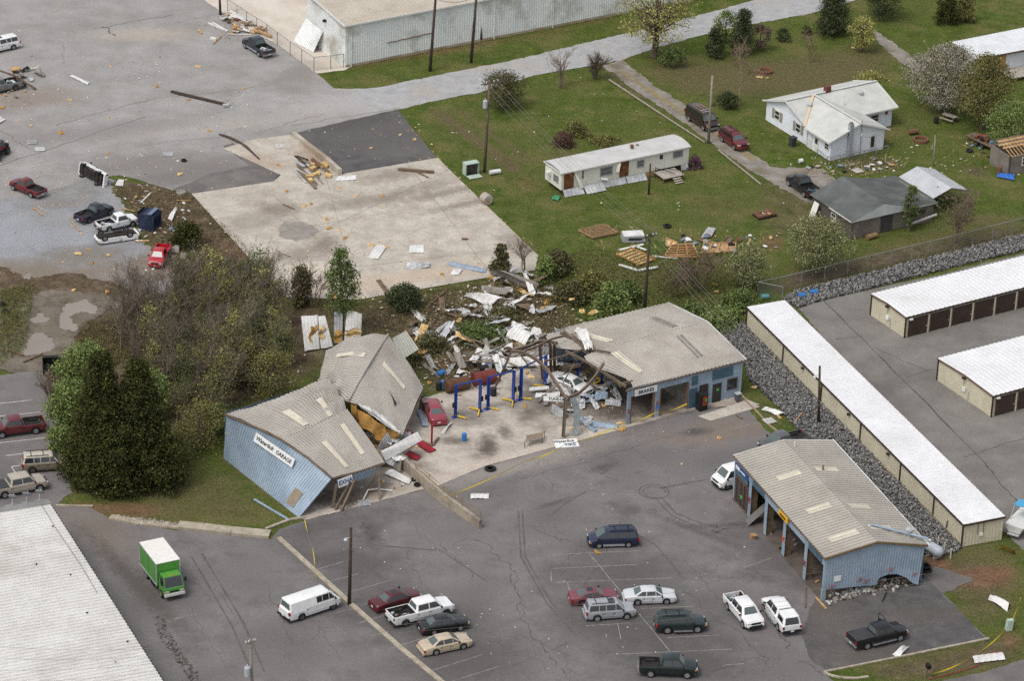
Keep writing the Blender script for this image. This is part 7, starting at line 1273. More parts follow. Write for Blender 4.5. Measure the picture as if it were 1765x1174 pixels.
# ------------------------------------------------------------------ wreckage
random.seed(11)
def sh(label, pts, mt, ribs=4, bend=.0, name='metal_sheet', cat='metal sheet', nv=6):
    w_ = [P(p[0], p[1], p[2] if len(p) > 2 else .08) for p in pts]; f = bil(*w_); s_ = random.uniform(0, 6)
    g = lambda u, v: f(u, v) + UZ * (abs(bend) * math.sin(v * 3.14) + bend * .35 * math.sin(u * 5 + v * 7 + s_) + .03)
    o = ribbed(MB(), g, ribs, nv, .035).build(name, mt); return tag(o, label, cat)
for a in [
 ('pale blue sheet at the end of the low slab wall', [(578, 312), (614, 310), (614, 302), (584, 303)], M_wmet, 4, .05), ('white sheet with broken frame in the middle of the slab', [(634, 445), (652, 447), (668, 424), (650, 422)], M_wmet, 4, .1), ('square white panel lying flat on the slab', [(705, 436), (732, 436), (730, 422), (706, 423)], M_wmet, 4, .02),
 ('kinked grey sheet on the lower slab', [(699, 464), (740, 462), (740, 454), (704, 456)], M_pmet, 4, .4), ('long blue sheet on the slab near the small cedar', [(773, 457), (836, 471), (838, 464), (778, 451)], M_bmet, 4, .12), ('small white sheet beside the long blue one', [(776, 473), (790, 475), (798, 465), (785, 463)], M_wmet, 3, .1),
 ('white strip lying in the dirt below the dark shrub', [(704, 534), (727, 556), (735, 550), (713, 530)], M_wmet, 3, .12), ('long grey ribbed strip beside the twisted roof', [(706, 567), (755, 586), (758, 579), (710, 561)], M_pmet, 3, .15), ('white strip pointing towards the blue lifts', [(767, 586), (788, 607), (795, 604), (774, 584)], M_trimw, 3, .03), ('white slotted strip in the debris field', [(775, 590), (778, 593), (813, 579), (811, 574)], M_trimw, 2, .02),
 ('large curled brown-grey roof sheet at the slab corner', [(845, 474, .3), (924, 500, .3), (930, 492, 1.0), (856, 467, 1.6)], M_gmet, 6, .5), ('grey-brown sheet below the curled roof sheet', [(829, 503, .2), (873, 508, .5), (886, 497, 1.), (831, 493, .8)], M_gmet, 5, .2), ('long crumpled white sheet in the debris field', [(802, 513, .3), (846, 527, .3), (884, 516, .8), (808, 508, .8)], M_wmet, 5, .5), ('torn brown strip right of the crumpled white sheet', [(885, 526, .4), (895, 524, .3), (930, 497, 1.), (918, 502, 1.2)], M_gmet, 4, .3), ('white ribbed sheet below the crumpled one', [(823, 535), (834, 540), (860, 531, .4), (831, 526, .4)], M_wmet, 5, .15),
 ('short brown flap by the crumpled white sheet', [(868, 522, .4), (880, 531, .2), (900, 525, .2), (882, 513, .8)], M_gmet, 4, .2), ('white sheet with ochre lining by the steel frame', [(871, 583, .4), (905, 594, .3), (923, 575, 1.), (886, 562, 1.2)], M_wmet, 6, .3), ('bright curled sheet above the steel frame', [(914, 573, .9), (927, 586, .8), (937, 579, 1.4), (929, 566, 1.6)], M_wmet, 4, .4), ('long white sheet behind the blue lifts', [(861, 632, .4), (960, 631, .4), (960, 612, 1.2), (862, 618, 1.0)], M_wmet, 10, .1), ('tall white sheet under the frame columns', [(920, 612, 1.), (968, 612, 1.), (975, 594, 2.2), (928, 598, 2.)], M_pmet, 8, .2),
 ('narrow pale strip beside the olive weeds', [(728, 608), (745, 637), (756, 639), (738, 605)], M_pmet, 3, .2), ('long dark strip pointing at the blue barrel', [(715, 622), (758, 652), (762, 649), (721, 619)], M_gmet, 2, .08), ('grey strip near the square grate', [(767, 608), (781, 627), (787, 622), (774, 606)], M_gmet, 3, .05), ('upright white sheet leaning by the black barrels', [(827, 618, .1), (836, 620, .1), (846, 604, 1.6), (837, 594, 1.9)], M_wmet, 4, .1), ('bent pale sheet above the slotted strip', [(750, 572, .1), (757, 574, .1), (782, 560, .7), (776, 555, .9)], M_pmet, 3, .35), ('dark folded sheet under the bent pale one', [(768, 570, .2), (778, 578, .1), (786, 571, .2), (776, 565, .6)], M_gmet, 3, .2),
 ('white sheet with orange patch leaning left in the trees', [(525, 606, .2), (551, 601, .2), (547, 543, 3.2), (519, 546, 3.2)], M_wmet, 5, .1), ('narrow white sheet leaning second in the trees', [(553, 601, .2), (574, 598, .2), (560, 545, 3.2), (548, 545, 3.2)], M_wmet, 4, .15), ('grey-blue sheet leaning third in the trees', [(576, 592, .2), (590, 590, .2), (591, 535, 3.2), (576, 538, 3.2)], M_pmet, 3, .1), ('white sheet with yellow patches leaning right in the trees', [(593, 590, .2), (622, 586, .2), (624, 541, 3.2), (598, 535, 3.2)], M_wmet, 5, .15),
 ('big folded white panel at the front of the collapsed garage', [(664, 795, 1.4), (728, 760, 1.6), (719, 746, 2.3), (656, 778, 2.4)], M_trimw, 4, .15), ('grey sheet standing behind the folded white panel', [(649, 773, 1.0), (670, 772, .8), (675, 760, 1.6), (668, 745, 2.6)], M_pmet, 4, .1), ('crumpled grey sheet hanging under the folded panel', [(664, 797, 1.2), (684, 808, .4), (694, 780, 1.2), (690, 775, 1.6)], M_pmet, 4, .2), ('long white sheet lying before the ramp wall', [(662, 816, .3), (704, 836, .1), (710, 828, .1), (676, 809, .5)], M_wmet, 4, .06), ('dark crushed sheet at the top of the ramp wall', [(676, 812, .2), (690, 815, .2), (693, 795, 1.2), (682, 800, 1.)], M_gmet, 5, .2),
 ('blue-grey strip between the twisted roof and red sedan', [(719, 707, .3), (728, 736, .1), (738, 736, .1), (727, 709, .3)], M_bmet, 2, .12), ('white curled strip near the red post', [(759, 750), (764, 750), (782, 728), (776, 730)], M_wmet, 2, .2), ('silver sheet bent up on the open lot', [(811, 860), (842, 860), (843, 851), (811, 852)], M_wmet, 4, .08), ('grey sheet in front of the white sedan', [(944, 674, .3), (985, 682, .3), (983, 668, .8), (965, 660, 1.)], M_gmet, 5, .2), ('white trim strip left of the TUNE-UP sign', [(912, 674, .4), (946, 672, .5), (946, 666, .7), (912, 668, .6)], M_wmet, 3, .1), ('white flat piece above the TUNE-UP sign', [(922, 686, .3), (965, 683, .6), (965, 676, .8), (924, 678, .5)], M_wmet, 3, .1),
 ('long blue strip on the floor by the brakes bay', [(1008, 735), (1064, 740), (1066, 732), (1012, 724)], M_bmet, 3, .15), ('grey-blue strip crossing the garage floor edge', [(985, 715), (1024, 746), (1030, 742), (998, 714)], M_bmet, 3, .1), ('bundle of grey sheets beside the brakes bay', [(1042, 700), (1070, 700), (1070, 688, .4), (1044, 690, .4)], M_pmet, 6, .2), ('blue rolled sheet near the brakes bay', [(1024, 690, .3), (1046, 690, .3), (1048, 680, .8), (1030, 674, 1.)], M_bmet, 3, .4), ('curved silver sheet by the frame column', [(950, 712, .1), (975, 722, .1), (976, 708, .5), (952, 700, .9)], M_pmet, 4, .4),
 ('white sheet on the grass beside the wall kerb', [(1312, 706), (1338, 716), (1358, 716, .2), (1330, 704, .4)], M_wmet, 3, .2), ('white folded sheet on the sealed lot edge', [(1538, 1130), (1552, 1134), (1567, 1117), (1560, 1114, .4)], M_wmet, 3, .25), ('crumpled white sheet on the right-hand grass', [(1703, 1034), (1736, 1054), (1741, 1041), (1712, 1028, .4)], M_wmet, 4, .3), ('large white sheet near the mailbox and road', [(1680, 1144), (1733, 1138), (1728, 1125), (1676, 1132)], M_wmet, 5, .05),
 ('long white strip lying on the upper lot', [(120, 131), (151, 146), (155, 142), (125, 129)], M_wmet, 3, .05), ('white panel at the left edge of the upper lot', [(-14, 214), (-8, 218), (10, 206), (0, 200)], M_wmet, 3, .1), ('curved white sheet standing by the slab bank', [(289, 377, .1), (296, 381, .1), (306, 360, .6), (302, 357, .9)], M_wmet, 3, .1), ('corrugated sheet beside the driveway debris', [(1208, 410), (1225, 410), (1234, 394, .3), (1221, 391, .3)], M_pmet, 4, .05), ('green plastic sheet on the lawn by the mobile home', [(951, 343), (962, 346), (967, 338), (957, 336)], mat('green_plastic', S(70, 140, 104)), 2, .08),
 ('grey panel in the dirt beside the red pickup', [(310, 446), (321, 447), (322, 436), (312, 436)], mat('panel_grey', S(150, 142, 132)), 2, .02), ('pale tarp lump behind the red pickup', [(292, 437), (308, 434), (312, 424), (300, 424)], mat('panel_grey', 0), 2, .3), ('square slatted panel on the weedy bank', [(198, 320), (212, 321), (214, 310), (204, 309)], M_wmet, 5, .02)]: sh(*a)
for k, (x0, y0, x1, y1) in enumerate(((534, 560, 546, 600), (550, 562, 560, 585), (576, 568, 590, 590), (597, 565, 622, 580))):
    zz = lambda y: .2 + 3. * (600 - y) / 56; a = [P(x0, y1, zz(y1)), P(x1, y1 - 2, zz(y1)), P(x1, y0, zz(y0)), P(x0, y0 + 4, zz(y0))]; f = bil(*[p + Vector((0, -.25, .1)) for p in a]); o = MB().grid(lambda u, v: f(u, v) + Vector((.18 * math.sin(v * 9 + k), 0, .12 * math.sin(u * 8 + k))), 8, 6).build('insulation_sheet', M_insd if k % 2 == 0 else M_ins); tag(o, ('first', 'second', 'third', 'fourth')[k] + ' yellow insulation sheet hanging on the leaning panels, counted from the thicket', 'insulation')
# timber pieces
def bm(label, a, b, wd=.2, ht=.15, mt=None, name='timber_beam', cat='timber'):
    o = MB().beam(P(*a), P(*b), wd, ht).build(name, mt or M_woodd); return tag(o, label, cat)
Z = .12
for a in [('dark beam lying across the dirt right of the dark shrub', (731, 534, Z), (766, 503, Z)), ('long dark timber leaning from the slab edge', (650, 483, Z), (685, 531, Z)), ('second timber next to the leaning one', (654, 482, Z), (688, 528, Z)), ('broken post above the olive weeds', (765, 607, .2), (771, 573, .2)), ('pale pole among the thicket puddles', (-5, 598, Z), (40, 612, Z), .18), ('brown board by the black dumpster', (40, 624, Z), (73, 610, Z), .2), ('long blue gutter on the grass by the blue wall', (438, 861, Z), (497, 896, Z), .22, .12, M_bmet),
 ('raw board by the navy pickup tail', (119, 375, Z), (137, 398, Z), .12, .08, M_wood), ('raw board on the gravel below the dark red pickup', (61, 360, Z), (74, 371, Z), .12, .08, M_wood), ('raw board behind the white pickup hood', (208, 359, Z), (234, 364, Z), .14, .08, M_wood), ('pale board in front of the upside down pickup', (232, 415, Z), (257, 415, Z), .3, .08, M_wood), ('yellow board by the ring planter', (304, 345, Z), (328, 346, Z), .12, .08, M_wood), ('white post on the weedy bank', (243, 349, Z), (260, 332, Z), .2, .1, M_trimw), ('white rail across the debris by the warehouse fence', (392, 58, Z), (433, 59, Z), .15, .1, M_wmet), ('upper white beam by the debris fence', (366, 38, Z), (392, 53, Z), .25, .15, M_trimw), ('lower white beam by the debris fence', (359, 39, Z), (386, 51, Z), .2, .15, M_trimw), ('long white board on the fence debris pile', (396, 18, .4), (432, 35, .4), .5, .1, M_trimw), ('second long white board on the fence debris pile', (398, 24, .4), (428, 37, .3), .5, .1, M_wmet), ('thick brown timber by the fence corner', (444, 52, .5), (468, 62, .3), .3, .25, M_wood), ('short yellow timber left of the white beams', (341, 50, Z), (347, 57, Z), .3, .1, M_wood), ('thin crossed timber left of the dark blue pickup', (367, 75, Z), (381, 62, Z), .12, .1, M_wood), ('white board with yellow timber on the lot', (363, 65, Z), (373, 67, Z), .5, .25, M_wmet),
 ('brown rail on the slab near the lawn', (686, 291, .25), (748, 296, .25), .3, .25), ('loose bar below the brown slab rail', (720, 297, .1), (738, 306, .1), .2, .15), ('dark plank on the slab left half', (488, 352, Z), (507, 360, Z), .2, .1), ('thin stick on the slab lower left', (479, 434, .08), (501, 443, .08), .08, .06), ('dark plank on the slab near its right edge', (796, 412, Z), (807, 412, Z), .25, .15, M_rust),
 ('upper white trim board beside the joist panel', (1066, 431, Z), (1109, 421, Z), .35, .08, M_trimw), ('white trim board right of the joist panel', (1096, 424, Z), (1114, 431, Z), .3, .08, M_trimw), ('long white gutter below the joist panel', (1067, 456, Z), (1100, 466, Z), .4, .1, M_trimw), ('white gutter end below the joist panel', (1100, 466, Z), (1135, 460, Z), .45, .1, M_trimw), ('white trim under the dark joists', (1124, 441, Z), (1168, 446, Z), .25, .1, M_trimw), ('short white board sticking out under the joists', (1180, 458, Z), (1181, 447, Z), .3, .1, M_trimw), ('raw plank standing right of the wreckage', (1288, 426, .1), (1293, 411, .3), .25, .08, M_wood), ('raw plank lying over the wreckage', (1206, 435, .5), (1242, 434, .5), .25, .1, M_wood), ('grey bar at the foot of the workshop office kerb', (1268, 905 - 190, Z), (1280, 722, Z), .1, .1),
 ('grey pole by the bay garage corner post', (1388, 1048, .1), (1388, 1012, .1), .12, .12), ('brown plank by the bay garage corner', (1406, 1030, .1), (1424, 1050, .1), .2, .1, M_wood), ('black bar below the bay garage rubble', (1521, 1038, .06), (1528, 1022, .06), .12, .08, M_black), ('white door on the house lawn edge', (1336, 701 + 10, .1), (1346, 722, .1), .3, .08, M_wood), ('loose raw board on the rocks', (1370, 727, .5), (1383, 711, .5), .1, .08, M_wood)]: bm(*a)
# framed timber panels of a broken shed
def frame_panel(label, c, n, mt, deck, ht=.18, name='timber_panel'):
    w_ = [P(x, y, .1) for x, y in c]; T = thing(name, label, 'timber', w_[0]); f = bil(*w_); MB().quad(*[p + UZ * .02 for p in w_]).build('sheathing', deck, T)
    for k in range(n + 1): u = k / n; MB().beam(f(u, 0) + UZ * ht / 2, f(u, 1) + UZ * ht / 2, .1, ht).build('joist', mt, T)
    for v in (0, 1): MB().beam(f(0, v) + UZ * ht / 2, f(1, v) + UZ * ht / 2, .1, ht).build('plate', mt, T)
frame_panel('pale plywood panel with joists lying on the grass', [(1062, 439), (1102, 458), (1130, 448), (1088, 428)], 6, mat('joist_tan', S(170, 126, 76), S(194, 150, 98), .9, 2.), mat('ply_pale', S(212, 182, 138), S(226, 198, 156), .9, 1.)); frame_panel('dark-gapped joist frame in the shed wreckage', [(1146, 443), (1205, 446), (1194, 423), (1158, 425)][::1], 3, M_wood, M_dark, .3)
for y in (427, 431, 435, 439, 443): bm('raw joist in the dark-gapped frame, row at height ' + ('one', 'two', 'three', 'four', 'five')[(y - 427) // 4] + ' from the top', (1147 + abs(y - 435), y, .45), (1196 + (y - 427) * .5, y - 1, .45), .12, .12, mat('joist_tan', 0), 'joist_board')
frame_panel('splintered plank panel left of the white truck cap', [(997, 398), (1022, 411), (1066, 402), (1040, 388)], 9, mat('splint_board', S(176, 146, 108), S(140, 112, 82), .9, 2.5), mat('splinter', S(96, 78, 60), S(74, 62, 48), .9, 2.5), .2); frame_panel('tilted plywood piece left of the dark joists', [(1148, 424), (1160, 426), (1168, 420), (1148, 411)], 2, M_wood, mat('ply_pale', 0)); frame_panel('plywood floor piece right of the dark joists', [(1208, 436), (1268, 434), (1268, 420), (1214, 420)], 4, M_wood, mat('ply_mix', S(196, 160, 116), S(150, 120, 90), .9, 2.)); frame_panel('small square board on the wreckage', [(1247, 418), (1257, 421), (1263, 413), (1254, 409)], 1, M_woodd, M_woodd)
random.seed(21); MIX = [M_wmet, M_wood, M_woodd, M_trimw, M_bluedk, M_rust, M_black, M_pmet, mat('cloth_blue', S(120, 140, 168)), mat('cloth_pink', S(176, 156, 148)), M_woodd, M_wmet, M_gmet]
def wreck(label, poly, n, s0, s1, mats, zt=.5):
    wp = [tuple(P(*p).xy) for p in poly]; A = np.array(wp); lo, hi = A.min(0), A.max(0); k = 0
    while k < n:
        x, y = random.uniform(lo[0], hi[0]), random.uniform(lo[1], hi[1])
        if not inside(wp, np.array([x]), np.array([y]))[0]: continue
        a, b, tw, cv, sl = random.uniform(s0, s1), random.uniform(.35, .9), random.uniform(-1.2, 1.2), random.uniform(-.9, .9), random.uniform(-.35, .5)
        def f(u, v): t = (u - .5) * a; r = (v - .5) * b; g = tw * (u - .5); return Vector((t, r * math.cos(g), r * math.sin(g) + cv * (u - .5) ** 2 * a * .5 + sl * t + .06 * math.sin(u * 17) + .05 * math.sin(v * 9 + u * 6)))
        o = ribbed(MB(), lambda u, v: f(v, u), 3, 9, .04).build('twisted_sheet', random.choice(mats)); zm = min(v.co.z for v in o.data.vertices); o.location = (x, y, .05 - zm + random.uniform(0, zt) ** 2); o.rotation_euler = (0, 0, random.uniform(0, 6.28)); tag(o, label, 'metal sheet', label); k += 1
wreck('twisted metal strip in the tangle behind the blue lifts', [(770, 640), (870, 600), (985, 575), (1000, 620), (900, 640), (800, 655)], 58, .9, 3.2, [M_wmet, M_pmet, M_gmet, M_wmet, M_gmet, M_woodd], .8); wreck('twisted metal strip in the debris field below the slab', [(770, 520), (850, 485), (930, 470), (960, 510), (930, 570), (860, 600), (740, 610), (700, 560)], 58, .8, 3.4, [M_wmet, M_pmet, M_gmet, M_wmet, M_woodd, M_ins]); wreck('twisted metal strip round the white sedan and frame', [(930, 640), (1010, 625), (1070, 670), (1060, 720), (990, 740), (930, 700)], 30, .7, 2.4, [M_wmet, M_pmet, M_bmet, M_gmet]); wreck('crumpled strip at the mouth of the collapsed garage', [(640, 770), (700, 760), (725, 780), (690, 815), (650, 800)], 16, .8, 2.4, [M_wmet, M_pmet, M_bmet, M_insd], 1.2); wreck('shredded strip by the damaged silver pickup', [(0, 112), (75, 122), (40, 170), (0, 172)], 7, .7, 2.2, [M_gmet, M_wmet, M_black]); wreck('shredded strip at the warehouse fence debris', [(345, 40), (395, 30), (460, 60), (400, 62)], 9, .8, 2.2, [M_wmet, M_woodd, M_wood])
for k in range(16):
    x, y, a = random.uniform(790, 1000), random.uniform(585, 640), random.uniform(0, 3.14); L_ = random.uniform(1.2, 3.4); c = P(x, y, random.uniform(.2, 1.)); d = Vector((math.cos(a), math.sin(a), random.uniform(-.2, .3))) * L_; tag(MB().tube([c - d, c + Vector((0, 0, random.uniform(-.1, .5))), c + d], .1, 4).build('bent_beam', random.choice([M_steel, M_woodd, M_gmet])), 'bent beam in the tangle between the lifts and the debris field', 'beam', 'bent beams behind the lifts')
def litter(name, label, poly, n, s0, s1, mats=None, group=None, z=.04):
    wp = [tuple(P(*p).xy) for p in poly]; A = np.array(wp); lo, hi = A.min(0), A.max(0); k = 0
    n = int(n * .68)
    while k < n:
        x, y = random.uniform(lo[0], hi[0]), random.uniform(lo[1], hi[1])
        if not inside(wp, np.array([x]), np.array([y]))[0]: continue
        a = random.uniform(s0, s1); mb = MB(); c = [Vector((a * random.uniform(.5, 1) * math.cos(t * 1.257 + .3), a * .6 * random.uniform(.5, 1) * math.sin(t * 1.257 + .3), 0)) for t in range(5)]; rt = Matrix.Rotation(random.uniform(0, 6.28), 3, 'Z') @ Matrix.Rotation(random.uniform(-.4, .4), 3, 'X'); zz = z + a * .2
        h_ = random.uniform(.04, .3) * a; mb.hexa([rt @ p for p in c], [rt @ p + UZ * h_ + rt @ (p * random.uniform(-.3, .0)) for p in c]); o = mb.build(name, random.choice(mats or MIX)); o.location = (x, y, zz); tag(o, label, 'debris', group or label); k += 1
litter('debris_piece', 'loose household scrap in the shed wreckage by the joist frames', [(1150, 412), (1200, 405), (1275, 412), (1280, 438), (1210, 444), (1195, 425)], 55, .2, .75)
litter('debris_piece', 'scrap of wreckage strewn along the white house fence', [(1370, 284), (1440, 288), (1540, 268), (1562, 282), (1500, 300), (1400, 298)], 60, .15, .6)
litter('debris_piece', 'scrap lying by the tipped container and white pickups', [(228, 385), (300, 395), (300, 425), (250, 412), (226, 405)], 34, .2, .6); litter('debris_piece', 'scrap blown onto the weedy bank below the upper lot', [(190, 312), (300, 325), (330, 370), (300, 400), (220, 350)], 30, .12, .45, [M_wmet, M_trimw, M_wood, M_pmet]); litter('debris_piece', 'wreckage scrap piled by the damaged silver pickup', [(0, 120), (70, 118), (55, 130), (50, 165), (20, 175), (0, 165)], 26, .25, .8, [M_black, M_pmet, M_gmet, M_wood, M_woodd])
litter('debris_piece', 'scrap lying behind the blue lifts', [(760, 640), (880, 600), (980, 590), (990, 630), (850, 660), (770, 690)], 60, .2, .65); litter('debris_piece', 'scrap caught along the torn edge of the workshop', [(960, 575), (1000, 575), (1060, 660), (1020, 670)], 22, .2, .6, [M_woodd, M_gmet, M_wmet, M_ins]); litter('debris_piece', 'wooden scrap at the warehouse yard fence', [(390, 20), (440, 45), (470, 62), (440, 62), (400, 40)], 40, .2, .9, [M_woodd, M_wood, M_rust, M_trimw]); litter('debris_piece', 'scrap on the concrete under the bent eave', [(590, 850), (690, 830), (700, 845), (600, 875)], 14, .1, .35, [M_woodd, M_black, M_pmet]); litter('debris_piece', 'scrap round the red clay patch by the driveway', [(1270, 402), (1350, 402), (1350, 430), (1290, 425)], 14, .2, .5); litter('debris_piece', 'scrap under the loaded trailer', [(1660, 240), (1740, 262), (1735, 285), (1650, 250)], 14, .2, .6); litter('debris_piece', 'scrap inside the open bays of the tyre garage', [(1310, 890), (1370, 930), (1420, 1000), (1405, 1010), (1340, 950)], 16, .2, .5, [M_pmet, M_black, M_wood])
litter('debris_piece', 'scrap in the twisted-roof gap above the white panel', [(610, 740), (680, 760), (670, 780), (630, 770)], 16, .3, .9, [M_insd, M_dark, M_pmet, M_bmet])
# insulation
INSL = [(270, 148), (120, 172), (190, 114), (4, 185), (53, 216), (105, 229), (185, 264), (188, 201), (325, 172), (420, 152), (275, 97), (342, 115), (360, 225), (310, 300), (480, 285), (530, 275), (565, 300), (140, 403), (60, 360), (186, 440), (153, 430), (158, 454), (135, 437), (127, 500), (185, 503), (563, 378), (567, 394), (584, 397), (595, 410), (525, 355), (536, 352), (585, 324), (658, 358), (494, 330), (615, 337), (660, 338), (640, 423), (666, 426), (762, 473), (577, 511), (573, 468), (455, 486), (540, 575), (700, 620), (770, 630), (850, 545), (868, 535), (897, 500), (850, 480), (875, 476), (960, 512), (945, 520), (972, 514), (940, 532), (982, 587), (1000, 608), (1020, 610), (915, 650), (953, 590), (960, 695), (985, 738), (1068, 730), (1070, 742), (1075, 738), (893, 596), (923, 590), (808, 570), (838, 580), (800, 640), (725, 608), (1175, 800), (1240, 755), (1180, 590), (1300, 668), (1235, 503), (1232, 490), (905, 700), (1000, 705), (1040, 700), (1030, 275), (640, 255), (690, 232), (715, 240), (1470, 82), (1076, 102), (1310, 133), (1322, 134), (1015, 640), (640, 735), (655, 745), (660, 830), (740, 660), (830, 660), (790, 680), (1030, 978 - 25)]
for k, (x, y) in enumerate(INSL):
    s_ = random.uniform(.2, .48) * (1.5 if 470 < y < 620 else 1.); mb = MB(); sd = random.uniform(0, 9)
    def blob(u, v, sd=sd, s_=s_): a = u * 6.2832; t = (v) * 1.5; return Vector((s_ * math.cos(a) * math.cos(t) * (1 + .35 * math.sin(3 * a + sd)), s_ * .6 * math.sin(a) * math.cos(t) * (1 + .3 * math.sin(2 * a + sd)), s_ * .4 * math.sin(t) * (1 + .4 * math.sin(5 * a + sd))))
    mb.grid(blob, 10, 4); o = mb.build('insulation_scrap', random.choice([M_ins, M_ins, M_insd]), smooth=False); c = P(x, y, .06); o.location = c + (UZ * 5 if (x, y) in ((1000, 608), (1020, 610), (982, 587)) else Vector((0, 0, 0))); o.rotation_euler = (0, 0, random.uniform(0, 6)); tag(o, 'yellow insulation scrap on the ' + ('upper lot' if y < 200 else 'bare slab and gravel' if y < 470 else 'debris field' if y < 640 else 'garage floor and lot'), 'insulation', 'insulation scraps ' + ('upper' if y < 200 else 'slab' if y < 470 else 'field' if y < 640 else 'floor'))
def bits(name, label, poly, n, s0, s1, mt, z=.03):
    wp = [tuple(P(*p).xy) for p in poly]; A = np.array(wp); lo, hi = A.min(0), A.max(0); r = rng.uniform(lo, hi, (n * 4, 2)); r = r[inside(wp, r[:, 0], r[:, 1])][:n]; n = len(r); s_ = rng.uniform(s0, s1, (n, 1)); a = rng.uniform(0, 6.28, (n, 1)); u = np.concatenate([np.cos(a), np.sin(a), np.zeros((n, 1))], 1) * s_; v = np.concatenate([-np.sin(a), np.cos(a), rng.uniform(-.3, .6, (n, 1))], 1) * s_ * .6; p = np.concatenate([r, np.full((n, 1), z) + s_ * .4], 1)
    V = np.stack([p - u - v, p + u - v * .6, p + u * .7 + v, p - u + v], 1).reshape(-1, 3); tag(np_mesh(name, V, np.arange(4 * n).reshape(n, 4), mt), label, 'litter', kind='stuff')
bits('insulation_crumbs', 'tiny yellow crumbs over the upper lot and pads', [(0, 100), (450, 110), (690, 190), (750, 275), (480, 320), (300, 330), (150, 320), (0, 340)], 420, .04, .13, M_ins); bits('insulation_crumbs', 'tiny yellow crumbs over the slab', [(330, 335), (755, 275), (925, 440), (840, 478), (500, 510)], 150, .04, .14, M_ins, .06); bits('insulation_crumbs', 'yellow crumbs along the lawn edge of the pads', [(684, 190), (700, 195), (770, 280), (890, 400), (930, 430), (925, 445), (760, 280)], 160, .05, .14, M_ins, .05); bits('insulation_crumbs', 'tiny yellow crumbs over the gravel lot', [(0, 350), (180, 320), (260, 440), (260, 500), (0, 480)], 90, .05, .14, M_ins); bits('paper_litter', 'pale scraps over the upper lot', [(0, 90), (420, 110), (560, 200), (400, 300), (0, 330)], 220, .05, .16, mat('pale_mix', S(190, 180, 160), S(220, 214, 204), .9, 5.)); bits('paper_litter', 'white paper litter over the lawns', [(700, 200), (1000, 130), (1500, 250), (1700, 260), (1300, 420), (950, 420)], 80, .04, .12, M_trimw, .05); bits('paper_litter', 'white scraps over the debris field', [(620, 520), (930, 470), (1020, 570), (880, 650), (730, 690)], 500, .05, .2, mat('pale_mix', S(190, 180, 160), S(220, 214, 204), .9, 5.), .1); bits('paper_litter', 'pale scraps over the thicket and bank', [(190, 320), (320, 330), (490, 510), (560, 650), (300, 780), (220, 560)], 130, .05, .16, M_trimw, .5); bits('paper_litter', 'small scraps over the garage floor and lot', [(700, 800), (1080, 735), (1290, 700), (1250, 850), (1380, 1100), (900, 1170), (560, 950)], 200, .03, .1, mat('pale_mix', 0), .03); bits('paper_litter', 'small scraps over the houses yards', [(1330, 270), (1560, 250), (1730, 230), (1765, 320), (1640, 300), (1400, 320)], 90, .05, .18, mat('pale_mix', 0), .04)
SPL = mat('splinter_mix', S(150, 128, 98), S(196, 176, 146), .9, 4., island=.5)
for lab, poly, n in (('wood splinters over the debris field', [(680, 520), (850, 485), (940, 475), (1010, 570), (950, 640), (800, 660), (720, 640)], 1100), ('wood splinters round the shed wreckage', [(1040, 385), (1150, 400), (1290, 400), (1350, 410), (1290, 450), (1100, 470), (1000, 410)], 380), ('wood splinters along the white house fence', [(1370, 285), (1560, 265), (1570, 290), (1480, 305), (1400, 305)], 320), ('wood splinters by the tipped container', [(190, 312), (300, 330), (310, 430), (230, 410)], 220), ('wood splinters in the upper lot corner debris', [(335, 40), (400, 20), (470, 62), (390, 75)], 160), ('wood splinters by the damaged silver pickup', [(0, 115), (70, 120), (50, 190), (0, 190)], 110), ('wood splinters by the loaded trailer', [(1640, 225), (1740, 250), (1740, 300), (1640, 280)], 110), ('wood splinters by the torn workshop', [(930, 640), (1060, 650), (1075, 735), (980, 745)], 160)): brush('splinters', lab, poly, n, .15, SPL, .45, .03)
# cinder blocks at the end wall of the bay garage
blk = MB(); blk.box((0, 0, .1), (.4, .2, .2)).box((-.09, 0, .203), (.13, .12, .004)).box((.09, 0, .203), (.13, .12, .004)); blk = blk.build('cinder_block', [mat('block_white', S(188, 187, 184), S(206, 205, 202), .9, 2.)]); first = True
bd = blk.data; bd2 = bd.copy(); bd2.materials.clear(); bd2.materials.append(mat('block_tan', S(138, 131, 121), S(160, 152, 141), .9, 2.)); random.seed(3)
for k in range(170):
    t = random.random() ** .9; x0, y0 = 1424 + t * 156, 1038 - t * 42; o = blk if first else bpy.data.objects.new('cinder_block', random.choice([bd, bd2, bd2]))
    if not first: COL.objects.link(o)
    first = False; c = P(x0 + random.uniform(-4, 4), y0 + random.gauss(0, 4.5) + 1); o.location = c + UZ * random.choice([0, 0, 0, .2, .38]); o.rotation_euler = (random.uniform(-.5, .5), random.uniform(-.4, .4), random.uniform(0, 3)); s_ = random.uniform(.6, 1.15); o.scale = (s_, s_, s_)
    tag(o, 'loose cinder block in the rubble under the torn blue end wall', 'cinder block', 'rubble blocks at the bay garage')
for k, (x, y) in enumerate(((1455, 1024), (1500, 1010), (1465, 1030))): T = thing('block_wall_piece', ('longest', 'middle', 'lowest')[k] + ' fallen strip of block wall in the rubble', 'rubble', P(x, y), R(22 + k * 12)); [MB().box((i * .41, 0, .12 + (k == 1) * .1), (.39, .22, .22)).build('block', [mat('block_white', 0), mat('block_tan', 0)][(i + k) % 2], T, world=False) for i in range(4)]
